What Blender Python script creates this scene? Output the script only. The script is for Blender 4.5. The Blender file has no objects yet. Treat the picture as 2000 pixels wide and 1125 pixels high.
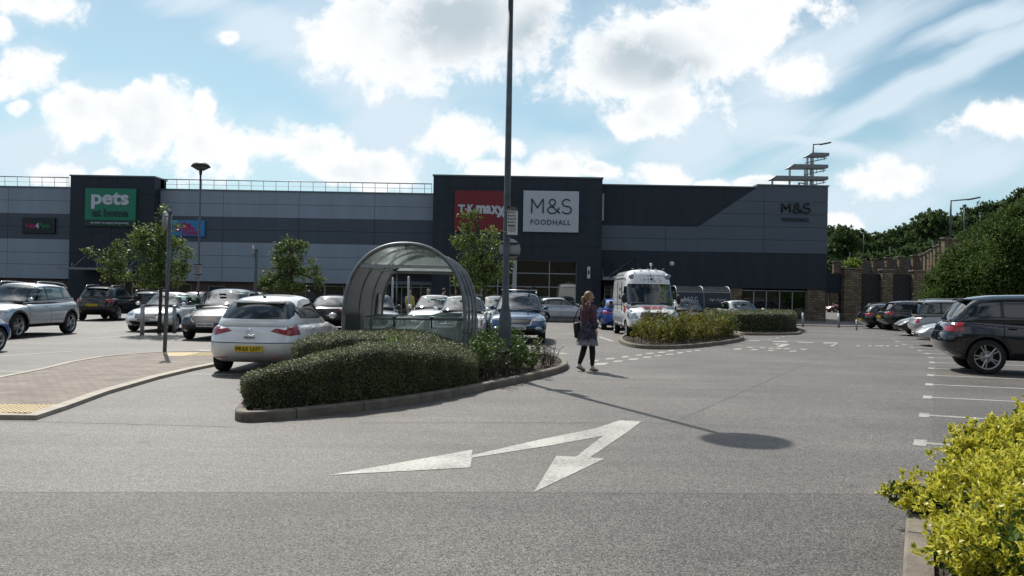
import bpy, bmesh, math, random
import numpy as np
from mathutils import Vector, Matrix, noise
R = math.radians
random.seed(7)
rng = np.random.default_rng(7)
SC = bpy.context.scene
C = SC.collection

# ---------------------------------------------------------------- camera, sky, sun, exposure
F = 1570.0
ROLL = 0.0175
PITCH = math.atan(11.5 / F)
CAMZ = 1.6
cd = bpy.data.cameras.new('camera'); cam = bpy.data.objects.new('camera', cd); C.objects.link(cam)
cd.sensor_width = 36.0; cd.lens = 36.0 * F / 2000.0; cd.clip_start = 0.05; cd.clip_end = 3000
MC = Matrix.Translation((0, 0, CAMZ)) @ Matrix.Rotation(math.pi/2 + PITCH, 4, 'X') @ Matrix.Rotation(ROLL, 4, 'Z')
cam.matrix_world = MC
SC.camera = cam
M3 = MC.to_3x3()

def ray(px, py):
    return M3 @ Vector(((px-1000)/F, -(py-562.5)/F, -1.0))
def G(px, py, z=0.0):
    d = ray(px, py); t = (z - CAMZ)/d.z
    return Vector((d.x*t, d.y*t, z))
def A(px, py, Y):
    d = ray(px, py); t = Y/d.y
    return Vector((d.x*t, Y, CAMZ + d.z*t))

SUN_EL = R(48); SUNH = Vector((-0.40, 0.917, 0)).normalized()
SUND = Vector((SUNH.x*math.cos(SUN_EL), SUNH.y*math.cos(SUN_EL), math.sin(SUN_EL)))
ld = bpy.data.lights.new('sun', 'SUN'); ld.energy = 5.0; ld.angle = R(0.55); ld.color = (1.0, 0.955, 0.88)
sun = bpy.data.objects.new('sun', ld); C.objects.link(sun)
sun.rotation_euler = SUND.to_track_quat('Z', 'Y').to_euler(); sun.location = (0, 0, 60)

W = bpy.data.worlds.new("World"); SC.world = W; W.use_nodes = True
def build_world():
    nt = W.node_tree; nt.nodes.clear(); N = nt.nodes.new; L = nt.links.new
    out = N('ShaderNodeOutputWorld'); bg = N('ShaderNodeBackground'); L(bg.outputs[0], out.inputs[0])
    sky = N('ShaderNodeTexSky'); sky.sky_type = 'NISHITA'; sky.sun_disc = False
    sky.sun_elevation = SUN_EL; sky.sun_rotation = math.atan2(SUND.x, SUND.y)
    sky.air_density = 1.0; sky.dust_density = 0.6; sky.ozone_density = 2.6
    bg.inputs[1].default_value = 0.10
    tc = N('ShaderNodeTexCoord'); sp = N('ShaderNodeSeparateXYZ'); L(tc.outputs['Generated'], sp.inputs[0])
    def math_(op, a, b=None, c=None, clamp=False):
        m = N('ShaderNodeMath'); m.operation = op; m.use_clamp = clamp
        for i, v in enumerate((a, b, c)):
            if v is None: continue
            if isinstance(v, (int, float)): m.inputs[i].default_value = v
            else: L(v, m.inputs[i])
        return m.outputs[0]
    yy = math_('MAXIMUM', math_('ABSOLUTE', sp.outputs[1]), 0.08)
    u = math_('DIVIDE', sp.outputs[0], yy); v = math_('DIVIDE', sp.outputs[2], yy)
    cb = N('ShaderNodeCombineXYZ'); L(u, cb.inputs[0]); L(v, cb.inputs[1]); L(math_('MULTIPLY', sp.outputs[1], 0.35), cb.inputs[2])
    P = cb.outputs[0]
    def noise_(scale, detail, rough, vec=P, dist=0.0):
        n = N('ShaderNodeTexNoise'); n.inputs['Scale'].default_value = scale; n.inputs['Detail'].default_value = detail
        n.inputs['Roughness'].default_value = rough; n.inputs['Distortion'].default_value = dist; L(vec, n.inputs['Vector']); return n
    n1 = noise_(12, 10, 0.62, dist=0.25); n5 = noise_(34, 6, 0.65)
    warp = noise_(7, 3, 0.5)
    wv = N('ShaderNodeVectorMath'); wv.operation = 'SUBTRACT'; L(warp.outputs['Color'], wv.inputs[0]); wv.inputs[1].default_value = (.5, .5, .5)
    ws = N('ShaderNodeVectorMath'); ws.operation = 'SCALE'; L(wv.outputs[0], ws.inputs[0]); ws.inputs['Scale'].default_value = 0.06
    wa = N('ShaderNodeVectorMath'); wa.operation = 'ADD'; L(P, wa.inputs[0]); L(ws.outputs[0], wa.inputs[1])
    fl = N('ShaderNodeVectorMath'); fl.operation = 'MULTIPLY'; L(wa.outputs[0], fl.inputs[0]); fl.inputs[1].default_value = (1, 1, 0)
    Q = fl.outputs[0]
    def blobs(lst):
        acc = None
        for (x, y, rx, ry, *an) in lst:
            d = ray(x, y); u0, v0 = d.x/d.y, d.z/d.y
            mp = N('ShaderNodeMapping'); mp.vector_type = 'TEXTURE'; L(Q, mp.inputs[0])
            mp.inputs['Location'].default_value = (u0, v0, 0)
            mp.inputs['Rotation'].default_value = (0, 0, R(an[0]) if an else 0)
            mp.inputs['Scale'].default_value = (rx/F, ry/F, 1)
            ln = N('ShaderNodeVectorMath'); ln.operation = 'LENGTH'; L(mp.outputs[0], ln.inputs[0])
            val = math_('SUBTRACT', 1.0, ln.outputs['Value'])
            acc = val if acc is None else math_('MAXIMUM', acc, val)
        return acc
    def sstep(x, a, b):
        m = N('ShaderNodeMapRange'); m.interpolation_type = 'SMOOTHSTEP'; L(x, m.inputs['Value'])
        m.inputs['From Min'].default_value = a; m.inputs['From Max'].default_value = b; return m.outputs[0]
    cum = blobs([(50,5,95,48),(-10,60,40,30),(45,140,75,52),(5,175,60,30),(180,225,100,62),(290,250,120,74),(400,270,90,70),(490,278,110,60),
                 (600,290,90,48),(395,203,24,34),(740,325,88,48),(640,338,90,34),(900,262,110,55),(980,275,50,30),(960,325,50,32),(1085,318,70,42),
                 (700,70,110,80),(770,110,130,70),(880,70,190,110),(1000,60,120,90),(1240,130,160,85),(1340,60,170,95),(1290,190,120,70),(1225,235,55,45),
                 (1450,50,160,90),(1540,130,90,50),(1945,238,120,46),(1745,352,90,46),(1690,350,60,24),(1290,345,75,30),(1380,352,60,20),(1490,352,70,16),
                 (1650,435,60,24),(110,335,60,20),(205,332,36,18),(1170,340,50,18),(450,68,30,16),(30,225,25,18)])
    nf = math_('MULTIPLY', math_('SUBTRACT', n1.outputs['Fac'], 0.5), 2.7)
    front = sstep(sp.outputs[1], -0.05, 0.12)
    fld = math_('ADD', cum, nf)
    dens_f = math_('MULTIPLY', sstep(math_('ADD', fld, math_('MULTIPLY', math_('SUBTRACT', n5.outputs['Fac'], 0.5), 1.1)), -0.14, 0.42), front)
    veil = math_('MULTIPLY', math_('MULTIPLY', sstep(math_('ADD', cum, math_('MULTIPLY', math_('SUBTRACT', warp.outputs['Fac'], 0.5), 2.0)), -0.9, 0.3), front), 0.38)
    # scattered cloud in the rest of the sky
    n2 = noise_(2.6, 8, 0.58, tc.outputs['Generated'])
    hi = sstep(sp.outputs[2], 0.42, 0.62)
    rest = math_('MAXIMUM', math_('SUBTRACT', 1.0, front), hi)
    dens_b = math_('MULTIPLY', sstep(n2.outputs['Fac'], 0.43, 0.58), rest)
    # thin high streaks
    mp0 = N('ShaderNodeMapping'); L(P, mp0.inputs[0]); mp0.inputs['Rotation'].default_value = (0, 0, R(-27)); mp2 = N('ShaderNodeMapping'); L(mp0.outputs[0], mp2.inputs[0]); mp2.inputs['Scale'].default_value = (1.0, 8.0, 1)
    n3 = noise_(2.4, 7, 0.55, mp2.outputs[0], 0.5)
    cir = blobs([(1800,160,440,34,27),(1640,90,330,60,27),(1700,230,260,16,27),(1500,235,170,60,0),(1350,270,130,70,10),(1900,330,190,70,0),(1560,270,260,18,-14),(760,230,100,190,20),
                 (560,70,260,60,-25),(60,300,180,60,0),(1100,290,130,40,0),(1900,40,180,30,25),(1500,400,400,60,0)])
    dc = math_('MULTIPLY', sstep(math_('ADD', cir, math_('MULTIPLY', math_('SUBTRACT', n3.outputs['Fac'], 0.5), 2.0)), -0.35, 0.75), 0.92)
    dc = math_('MULTIPLY', dc, front)
    # cloud colour: bright rims towards the sun, grey thick undersides
    gm = blobs([(880,40,170,85),(1245,100,110,55),(1310,125,80,40),(1050,60,90,60)])
    n4 = noise_(11, 6, 0.55)
    grey = sstep(math_('ADD', gm, math_('MULTIPLY', math_('SUBTRACT', n4.outputs['Fac'], 0.5), 1.2)), -0.5, 0.9)
    grey = math_('MULTIPLY', grey, sstep(fld, 0.05, 0.7))
    grey2 = math_('MULTIPLY', math_('MULTIPLY', sstep(n4.outputs['Fac'], 0.42, 0.66), sstep(fld, 0.30, 1.1)), 0.34)
    grey = math_('MAXIMUM', grey, grey2)
    def mix(f, a, b):
        m = N('ShaderNodeMix'); m.data_type = 'RGBA'
        if isinstance(f, float): m.inputs[0].default_value = f
        else: L(f, m.inputs[0])
        for i, v in ((6, a), (7, b)):
            if isinstance(v, tuple): m.inputs[i].default_value = (*v, 1)
            else: L(v, m.inputs[i])
        return m.outputs[2]
    skyc = N('ShaderNodeVectorMath'); skyc.operation = 'MULTIPLY'; L(sky.outputs[0], skyc.inputs[0]); skyc.inputs[1].default_value = SKYMUL
    dim = N('ShaderNodeVectorMath'); dim.operation = 'SCALE'; L(skyc.outputs[0], dim.inputs[0]); L(math_('ADD', math_('MULTIPLY', front, 0.35), 0.65), dim.inputs['Scale'])
    ccol = mix(grey, CLOUD_W, CLOUD_G)
    s0 = mix(math_('MULTIPLY', sstep(sp.outputs[2], 0.30, -0.02), 0.75), dim.outputs[0], HORIZ)
    s0 = mix(veil, s0, CIRRUS)
    s1 = mix(dc, s0, CIRRUS)
    # the sun's own glare in thin cloud high above the frame
    sd = N('ShaderNodeVectorMath'); sd.operation = 'DOT_PRODUCT'; L(tc.outputs['Generated'], sd.inputs[0]); sd.inputs[1].default_value = tuple(SUND)
    gl = math_('MULTIPLY', sstep(sd.outputs['Value'], 0.88, 1.0), math_('ADD', math_('MULTIPLY', sstep(n2.outputs['Fac'], 0.35, 0.65), 26.0), 3.0))
    gv = N('ShaderNodeCombineXYZ'); [L(gl, gv.inputs[i]) for i in range(3)]
    s2 = mix(dens_b, s1, CLOUD_BACK)
    ga = N('ShaderNodeVectorMath'); ga.operation = 'ADD'; L(s2, ga.inputs[0]); L(gv.outputs[0], ga.inputs[1]); s2 = ga.outputs[0]
    s3 = mix(dens_f, s2, ccol)
    L(s3, bg.inputs[0])
SKYMUL = (1.10, 1.20, 1.02); CLOUD_W = (10.2, 10.4, 10.6); CLOUD_G = (5.4, 6.3, 6.9); CLOUD_BACK = (5.6, 6.0, 6.6); CIRRUS = (7.2, 8.4, 9.4); HORIZ = (4.6, 6.9, 8.6)
build_world()
SC.view_settings.view_transform = 'Standard'; SC.view_settings.look = 'None'
SC.view_settings.exposure = 0.0; SC.view_settings.gamma = 1.0
SC.render.engine = 'CYCLES'

# ---------------------------------------------------------------- materials
def mat(name, col, rough=0.5, metal=0.0, spec=0.5, coat=0.0, var=0.0, vscale=3.0, bump=0.0, bscale=40.0, col2=None, emis=None, alpha=None):
    m = bpy.data.materials.new(name); m.use_nodes = True; nt = m.node_tree; b = nt.nodes['Principled BSDF']
    b.inputs['Base Color'].default_value = (*col, 1); b.inputs['Roughness'].default_value = rough
    b.inputs['Metallic'].default_value = metal; b.inputs['Specular IOR Level'].default_value = spec
    b.inputs['Coat Weight'].default_value = coat; b.inputs['Coat Roughness'].default_value = 0.04
    tc = nt.nodes.new('ShaderNodeTexCoord')
    if var > 0 or col2:
        n = nt.nodes.new('ShaderNodeTexNoise'); n.inputs['Scale'].default_value = vscale; n.inputs['Detail'].default_value = 7; n.inputs['Roughness'].default_value = .6
        nt.links.new(tc.outputs['Object'], n.inputs['Vector'])
        mr = nt.nodes.new('ShaderNodeMapRange'); mr.inputs['From Min'].default_value = .35; mr.inputs['From Max'].default_value = .65
        nt.links.new(n.outputs['Fac'], mr.inputs['Value'])
        mx = nt.nodes.new('ShaderNodeMix'); mx.data_type = 'RGBA'; nt.links.new(mr.outputs[0], mx.inputs[0])
        a = col2 if col2 else tuple(c*(1-var) for c in col); c_ = col if col2 else tuple(min(1, c*(1+var)) for c in col)
        mx.inputs[6].default_value = (*a, 1); mx.inputs[7].default_value = (*c_, 1)
        nt.links.new(mx.outputs[2], b.inputs['Base Color'])
    if bump > 0:
        n = nt.nodes.new('ShaderNodeTexNoise'); n.inputs['Scale'].default_value = bscale; n.inputs['Detail'].default_value = 4
        nt.links.new(tc.outputs['Object'], n.inputs['Vector'])
        bp = nt.nodes.new('ShaderNodeBump'); bp.inputs['Strength'].default_value = bump; bp.inputs['Distance'].default_value = 0.02
        nt.links.new(n.outputs['Fac'], bp.inputs['Height']); nt.links.new(bp.outputs[0], b.inputs['Normal'])
    return m

def glassmat(name, tint, thru, rough=0.02, refl=1.0):
    """real glass sheet: mirror reflection by Fresnel over a tinted see-through"""
    m = bpy.data.materials.new(name); m.use_nodes = True; nt = m.node_tree; nt.nodes.clear(); N = nt.nodes.new; L = nt.links.new
    o = N('ShaderNodeOutputMaterial'); t = N('ShaderNodeBsdfTransparent'); t.inputs[0].default_value = (*thru, 1)
    d = N('ShaderNodeBsdfDiffuse'); d.inputs[0].default_value = (*tint, 1)
    g = N('ShaderNodeBsdfGlossy'); g.inputs['Roughness'].default_value = rough; g.inputs[0].default_value = (refl, refl, refl, 1)
    fr = N('ShaderNodeFresnel'); fr.inputs[0].default_value = 2.0
    m1 = N('ShaderNodeMixShader'); m1.inputs[0].default_value = 0.12; L(t.outputs[0], m1.inputs[1]); L(d.outputs[0], m1.inputs[2])
    m2 = N('ShaderNodeMixShader'); L(fr.outputs[0], m2.inputs[0]); L(m1.outputs[0], m2.inputs[1]); L(g.outputs[0], m2.inputs[2])
    L(m2.outputs[0], o.inputs[0]); return m

def leafmat(name, c1, c2, c3, trans=0.35, rough=0.5, margin=None, spec=0.35):
    m = bpy.data.materials.new(name); m.use_nodes = True; nt = m.node_tree; nt.nodes.clear(); N = nt.nodes.new; L = nt.links.new
    o = N('ShaderNodeOutputMaterial'); ge = N('ShaderNodeNewGeometry')
    cr = N('ShaderNodeValToRGB'); cr.color_ramp.elements[0].color = (*c1, 1); cr.color_ramp.elements[1].color = (*c3, 1)
    e = cr.color_ramp.elements.new(0.5); e.color = (*c2, 1)
    L(ge.outputs['Random Per Island'], cr.inputs[0])
    col = cr.outputs[0]
    if margin:
        uv = N('ShaderNodeAttribute'); uv.attribute_name = 'edge'
        mr = N('ShaderNodeMapRange'); L(uv.outputs['Fac'], mr.inputs['Value']); mr.inputs['From Min'].default_value = .25; mr.inputs['From Max'].default_value = .6
        mx = N('ShaderNodeMix'); mx.data_type = 'RGBA'; L(mr.outputs[0], mx.inputs[0]); L(col, mx.inputs[6])
        cr2 = N('ShaderNodeValToRGB'); cr2.color_ramp.elements[0].color = (*margin[0], 1); cr2.color_ramp.elements[1].color = (*margin[1], 1)
        L(ge.outputs['Random Per Island'], cr2.inputs[0]); L(cr2.outputs[0], mx.inputs[7]); col = mx.outputs[2]
    p = N('ShaderNodeBsdfPrincipled'); p.inputs['Roughness'].default_value = rough; p.inputs['Specular IOR Level'].default_value = spec
    L(col, p.inputs['Base Color'])
    t = N('ShaderNodeBsdfTranslucent'); L(col, t.inputs[0])
    mx2 = N('ShaderNodeMixShader'); mx2.inputs[0].default_value = trans; L(p.outputs[0], mx2.inputs[1]); L(t.outputs[0], mx2.inputs[2])
    L(mx2.outputs[0], o.inputs[0]); return m

def ground_mat(name, base, speck, rough, seams=False):
    m = bpy.data.materials.new(name); m.use_nodes = True; nt = m.node_tree; N = nt.nodes.new; L = nt.links.new
    b = nt.nodes['Principled BSDF']; tc = N('ShaderNodeTexCoord')
    def nz(s, d=4, r=.6, vec=None):
        n = N('ShaderNodeTexNoise'); n.inputs['Scale'].default_value = s; n.inputs['Detail'].default_value = d; n.inputs['Roughness'].default_value = r
        L(vec or tc.outputs['Object'], n.inputs['Vector']); return n.outputs['Fac']
    def mr(v, a, b_, c, d_):
        k = N('ShaderNodeMapRange'); L(v, k.inputs['Value']); k.inputs['From Min'].default_value = a; k.inputs['From Max'].default_value = b_
        k.inputs['To Min'].default_value = c; k.inputs['To Max'].default_value = d_; return k.outputs[0]
    def mul(a, b_):
        k = N('ShaderNodeMath'); k.operation = 'MULTIPLY'
        for i, v in ((0, a), (1, b_)):
            if isinstance(v, float): k.inputs[i].default_value = v
            else: L(v, k.inputs[i])
        return k.outputs[0]
    fine = mr(nz(80, 4, .9), .38, .64, 1-speck*1.5, 1+speck*1.6)
    med = mr(nz(9, 6, .65), .3, .7, .90, 1.10)
    big = mr(nz(.35, 6, .65), .32, .68, .74, 1.20)
    st = N('ShaderNodeMapping'); st.inputs['Scale'].default_value = (.12, 1.3, 1); st.inputs['Rotation'].default_value = (0, 0, R(-8)); L(tc.outputs['Object'], st.inputs[0])
    strk = mr(nz(1.0, 6, .62, st.outputs[0]), .35, .65, .84, 1.12)
    f = mul(mul(fine, med), mul(big, strk))
    # small dark spots of oil and gum
    vo = N('ShaderNodeTexVoronoi'); vo.inputs['Scale'].default_value = 0.9; L(tc.outputs['Object'], vo.inputs['Vector'])
    f = mul(f, mr(vo.outputs['Distance'], 0.02, 0.10, 0.62, 1.0))
    vo3 = N('ShaderNodeTexVoronoi'); vo3.inputs['Scale'].default_value = .42; wz = N('ShaderNodeTexNoise'); wz.inputs['Scale'].default_value = 1.6; wz.inputs['Detail'].default_value = 5; L(tc.outputs['Object'], wz.inputs['Vector'])
    wm = N('ShaderNodeMix'); wm.data_type = 'VECTOR'; wm.inputs[0].default_value = .35; L(tc.outputs['Object'], wm.inputs[4]); L(wz.outputs['Color'], wm.inputs[5]); L(wm.outputs[1], vo3.inputs['Vector'])
    f = mul(f, mr(vo3.outputs['Distance'], 0.04, 0.30, 0.80, 1.0))
    vo2 = N('ShaderNodeTexVoronoi'); vo2.inputs['Scale'].default_value = 105; L(tc.outputs['Object'], vo2.inputs['Vector'])
    sc_ = N('ShaderNodeSeparateColor'); L(vo2.outputs['Color'], sc_.inputs[0])
    f = mul(f, mr(sc_.outputs[0], 0.0, 1.0, 1.0-speck*2.0, 1.0+speck*2.1))
    cc = N('ShaderNodeVectorMath'); cc.operation = 'SCALE'; cc.inputs[0].default_value = base; L(f, cc.inputs['Scale'])
    L(cc.outputs[0], b.inputs['Base Color'])
    b.inputs['Roughness'].default_value = rough; b.inputs['Specular IOR Level'].default_value = 0.5
    bp = N('ShaderNodeBump'); bp.inputs['Strength'].default_value = .45; bp.inputs['Distance'].default_value = .003; L(nz(75, 3, .7), bp.inputs['Height'])
    L(bp.outputs[0], b.inputs['Normal'])
    return m

def brick_mat(name, c1, c2, mortar, bw, rh, scale=1.0, rough=.8, axis='XY', rot=0.0, msize=.012):
    m = bpy.data.materials.new(name); m.use_nodes = True; nt = m.node_tree; N = nt.nodes.new; L = nt.links.new
    b = nt.nodes['Principled BSDF']; tc = N('ShaderNodeTexCoord')
    mp = N('ShaderNodeMapping'); L(tc.outputs['Object'], mp.inputs[0])
    if axis == 'XZ': mp.inputs['Rotation'].default_value = (R(-90), 0, 0)
    else: mp.inputs['Rotation'].default_value = (0, 0, rot)
    br = N('ShaderNodeTexBrick'); br.inputs['Scale'].default_value = scale
    br.inputs['Brick Width'].default_value = bw; br.inputs['Row Height'].default_value = rh; br.inputs['Mortar Size'].default_value = msize
    br.inputs['Color1'].default_value = (*c1, 1); br.inputs['Color2'].default_value = (*c2, 1); br.inputs['Mortar'].default_value = (*mortar, 1)
    L(mp.outputs[0], br.inputs['Vector'])
    n = N('ShaderNodeTexNoise'); n.inputs['Scale'].default_value = 2.5; n.inputs['Detail'].default_value = 8; L(tc.outputs['Object'], n.inputs['Vector'])
    r_ = N('ShaderNodeMapRange'); L(n.outputs['Fac'], r_.inputs['Value']); r_.inputs['From Min'].default_value = .3; r_.inputs['From Max'].default_value = .7
    r_.inputs['To Min'].default_value = .72; r_.inputs['To Max'].default_value = 1.25
    s = N('ShaderNodeVectorMath'); s.operation = 'SCALE'; L(br.outputs['Color'], s.inputs[0]); L(r_.outputs[0], s.inputs['Scale'])
    L(s.outputs[0], b.inputs['Base Color']); b.inputs['Roughness'].default_value = rough
    bp = N('ShaderNodeBump'); bp.inputs['Strength'].default_value = .5; bp.inputs['Distance'].default_value = .01; L(br.outputs['Fac'], bp.inputs['Height']); bp.invert = True
    L(bp.outputs[0], b.inputs['Normal'])
    return m

MT = {}
MT['asphalt'] = ground_mat('asphalt', (.113, .102, .093), .44, .70)
MT['asphalt_near'] = ground_mat('coarse_shaded_asphalt', (.095, .086, .079), .50, .75)  # darker base colour stands in for the rough grain's self-shading
MT['asphalt_bay'] = ground_mat('bay_asphalt', (.098, .088, .080), .42, .70)
MT['paint'] = mat('road_paint', (.62, .61, .57), .7, var=.0, col2=(.38, .37, .35), vscale=9, bump=.3, bscale=90)
MT['kerb'] = mat('kerb_concrete', (.17, .145, .115), .85, var=.28, vscale=5, bump=.4, bscale=60)
MT['palekerb'] = mat('pale_kerb', (.40, .36, .30), .85, var=.15, vscale=4, bump=.2)
MT['soil'] = mat('bark_soil', (.075, .055, .04), .95, col2=(.02, .015, .012), vscale=22, bump=1.0, bscale=30)
MT['pavers'] = brick_mat('block_paving', (.210, .166, .130), (.166, .134, .106), (.10, .08, .07), .2, .1, rot=R(12), msize=.008)
MT['tactile'] = mat('tactile_paving', (.50, .40, .22), .8, var=.12, vscale=8)
MT['slabs'] = brick_mat('paving_slabs', (.20, .19, .18), (.17, .16, .155), (.09, .09, .09), .6, .6)
MT['clad_l'] = mat('light_cladding', (.245, .300, .380), .45, var=.07, vscale=.35)
MT['clad_m'] = mat('mid_cladding', (.068, .090, .122), .5, spec=.35, var=.06, vscale=.6)
MT['clad_d'] = mat('dark_cladding', (.030, .040, .054), .6, spec=.22, var=.10, vscale=.7)
for m_ in ('clad_l', 'clad_m', 'clad_d'):
    nt_ = MT[m_].node_tree; nz_ = [n for n in nt_.nodes if n.type == 'TEX_NOISE'][0]; mp_ = nt_.nodes.new('ShaderNodeMapping'); mp_.inputs['Scale'].default_value = (3.0, 1, .30)
    nt_.links.new([n for n in nt_.nodes if n.type == 'TEX_COORD'][0].outputs['Object'], mp_.inputs[0]); nt_.links.new(mp_.outputs[0], nz_.inputs['Vector'])
MT['coping'] = mat('coping_metal', (.12, .15, .17), .35, metal=.5)
MT['joint'] = mat('panel_joint', (.03, .035, .04), .8)
MT['stone'] = brick_mat('rough_stone', (.23, .175, .115), (.115, .085, .058), (.060, .050, .040), .42, .17, axis='XZ', msize=.020)
MT['brick'] = brick_mat('shopfront_brick', (.10, .062, .045), (.075, .045, .034), (.09, .08, .07), .225, .075, axis='XZ')
MT['winframe'] = mat('window_frame', (.30, .33, .35), .4, metal=.4)
MT['shopglass'] = glassmat('shop_glass', (.02, .03, .03), (.40, .46, .45))
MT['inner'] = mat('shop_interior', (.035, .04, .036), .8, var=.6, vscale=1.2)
MT['carglass'] = glassmat('car_glass', (.01, .015, .015), (.36, .44, .42), refl=.95)
MT['carglass_d'] = glassmat('privacy_glass', (.008, .01, .012), (.05, .06, .06), refl=.9)
MT['tyre'] = mat('tyre_rubber', (.018, .018, .019), .8, var=.3, vscale=12)
MT['alloy'] = mat('alloy_rim', (.46, .47, .49), .3, metal=.9, var=.1)
MT['alloy_d'] = mat('dark_rim', (.06, .06, .065), .4, metal=.6)
MT['black'] = mat('black_plastic', (.016, .017, .019), .55, var=.25, vscale=8)
MT['gloss_black'] = mat('gloss_black', (.008, .009, .01), .15)
MT['under'] = mat('underbody', (.008, .008, .009), .9)
MT['seat'] = mat('seat_fabric', (.035, .036, .04), .9)
MT['chrome'] = mat('chrome', (.7, .71, .72), .12, metal=1.0)
MT['silver'] = mat('satin_silver', (.42, .43, .44), .35, metal=.8)
MT['redlamp'] = mat('red_lamp_lens', (.32, .008, .014), .12, coat=1.0, var=.25, vscale=14)
MT['clearlamp'] = mat('clear_lamp_lens', (.42, .44, .46), .10, metal=.55, coat=1.0, var=.45, vscale=16)
MT['amber'] = mat('amber_lens', (.6, .22, .03), .2, coat=1.0)
MT['plate_y'] = mat('yellow_plate', (.72, .50, .02), .45)
MT['plate_w'] = mat('white_plate', (.70, .70, .68), .45)
MT['ink'] = mat('plate_black', (.012, .012, .014), .5)
MT['galv'] = mat('galvanised_steel', (.22, .235, .25), .5, metal=.6, var=.22, vscale=6)
MT['galv_l'] = mat('pale_steel', (.38, .40, .42), .42, metal=.6, var=.12, vscale=6)
MT['polegrey'] = mat('painted_pole', (.085, .105, .125), .5, metal=.2, var=.25, vscale=5)
MT['signback'] = mat('sign_back', (.33, .35, .37), .5, metal=.3, var=.1)
MT['white'] = mat('white_panel', (.62, .64, .66), .5, var=.04)
MT['signwhite'] = mat('sign_white', (.46, .52, .58), .5)
MT['wood'] = mat('timber', (.20, .155, .11), .8, var=.35, vscale=9)
MT['bark'] = mat('tree_bark', (.07, .055, .042), .9, var=.4, vscale=14, bump=.8, bscale=30)

# ---------------------------------------------------------------- helpers
def link(o, parent=None):
    C.objects.link(o)
    if parent is not None: o.parent = parent
    return o
def obj(name, bm, mats, parent=None, smooth=False, label=None):
    me = bpy.data.meshes.new(name)
    if not isinstance(mats, (list, tuple)): mats = [mats]
    if smooth:
        for f in bm.faces: f.smooth = True
    bm.to_mesh(me); bm.free()
    for m in mats: me.materials.append(m)
    o = bpy.data.objects.new(name, me); link(o, parent)
    if smooth == 'angle':
        try: me.set_sharp_from_angle(angle=R(35))
        except Exception: pass
    if label: o['label'] = label
    return o
def tag(o, label, cat, group=None):
    o['label'] = label; o['category'] = cat
    if group: o['group'] = group
    return o
def thing(name, label, cat, loc=(0, 0, 0), rotz=0.0, group=None):
    o = bpy.data.objects.new(name, None); C.objects.link(o); o.empty_display_size = .3
    o.location = loc; o.rotation_euler = (0, 0, rotz); return tag(o, label, cat, group)
def struct(name, bm, m, smooth=False, kind='structure'):
    o = obj(name, bm, m, None, smooth); o['kind'] = kind; return o
def copy_tree(o, parent=None):
    c = o.copy(); C.objects.link(c); c.parent = parent
    for ch in list(o.children): copy_tree(ch, c)
    return c

def bx(bm, c, s, rz=0.0, mi=0, rot=None, bev=0.0):
    M = Matrix.Translation(c) @ (rot.to_4x4() if rot is not None else Matrix.Rotation(rz, 4, 'Z')) @ Matrix.Diagonal((s[0], s[1], s[2], 1))
    r = bmesh.ops.create_cube(bm, size=1.0, matrix=M)
    fs = set(f for v in r['verts'] for f in v.link_faces)
    for f in fs: f.material_index = mi
    if bev > 0:
        es = list(set(e for v in r['verts'] for e in v.link_edges))
        bmesh.ops.bevel(bm, geom=es, offset=bev, segments=2, affect='EDGES', profile=.6)
    return r
def bar(bm, a, b, r=0.01, n=6, mi=0, r2=None):
    a = Vector(a); b = Vector(b); d = b-a
    if d.length < 1e-6: return
    q = d.to_track_quat('Z', 'Y').to_matrix(); r2 = r if r2 is None else r2
    va = []; vb = []
    for i in range(n):
        t = 2*math.pi*(i+.5)/n; o = q @ Vector((math.cos(t), math.sin(t), 0))
        va.append(bm.verts.new(a+o*r)); vb.append(bm.verts.new(b+o*r2))
    for i in range(n):
        f = bm.faces.new((va[i], va[(i+1) % n], vb[(i+1) % n], vb[i])); f.material_index = mi; f.smooth = n > 5
    f = bm.faces.new(va[::-1]); f.material_index = mi; f = bm.faces.new(vb); f.material_index = mi
def tube(bm, pts, rad, n=8, mi=0, cap=True):
    pts = [Vector(p) for p in pts]; m = len(pts)
    if not isinstance(rad, (list, tuple)): rad = [rad]*m
    rings = []
    up = Vector((0, 0, 1))
    prev = None
    for i in range(m):
        t = (pts[min(i+1, m-1)]-pts[max(i-1, 0)]).normalized()
        if prev is None:
            x = t.cross(up if abs(t.z) < .9 else Vector((0, 1, 0))).normalized()
        else:
            x = (prev - t*prev.dot(t)).normalized()
        prev = x; y = t.cross(x)
        rings.append([bm.verts.new(pts[i]+(x*math.cos(2*math.pi*k/n)+y*math.sin(2*math.pi*k/n))*rad[i]) for k in range(n)])
    for i in range(m-1):
        for k in range(n):
            f = bm.faces.new((rings[i][k], rings[i][(k+1) % n], rings[i+1][(k+1) % n], rings[i+1][k])); f.smooth = True; f.material_index = mi
    if cap:
        for rr in (rings[0][::-1], rings[-1]):
            try: f = bm.faces.new(rr); f.material_index = mi
            except Exception: pass
def lathe(bm, prof, M=Matrix.Identity(4), n=24, mi=0):
    """profile of (r, z) turned about local Z"""
    rings = []
    for (r, z) in prof:
        if r < 1e-5: rings.append([bm.verts.new(M @ Vector((0, 0, z)))])
        else: rings.append([bm.verts.new(M @ Vector((r*math.cos(2*math.pi*k/n), r*math.sin(2*math.pi*k/n), z))) for k in range(n)])
    for a, b in zip(rings, rings[1:]):
        for k in range(n):
            q = [a[k % len(a)], a[(k+1) % len(a)], b[(k+1) % len(b)], b[k % len(b)]]
            u = []
            for v in q:
                if v not in u: u.append(v)
            if len(u) > 2:
                try: f = bm.faces.new(u); f.smooth = True; f.material_index = mi
                except Exception: pass
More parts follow.
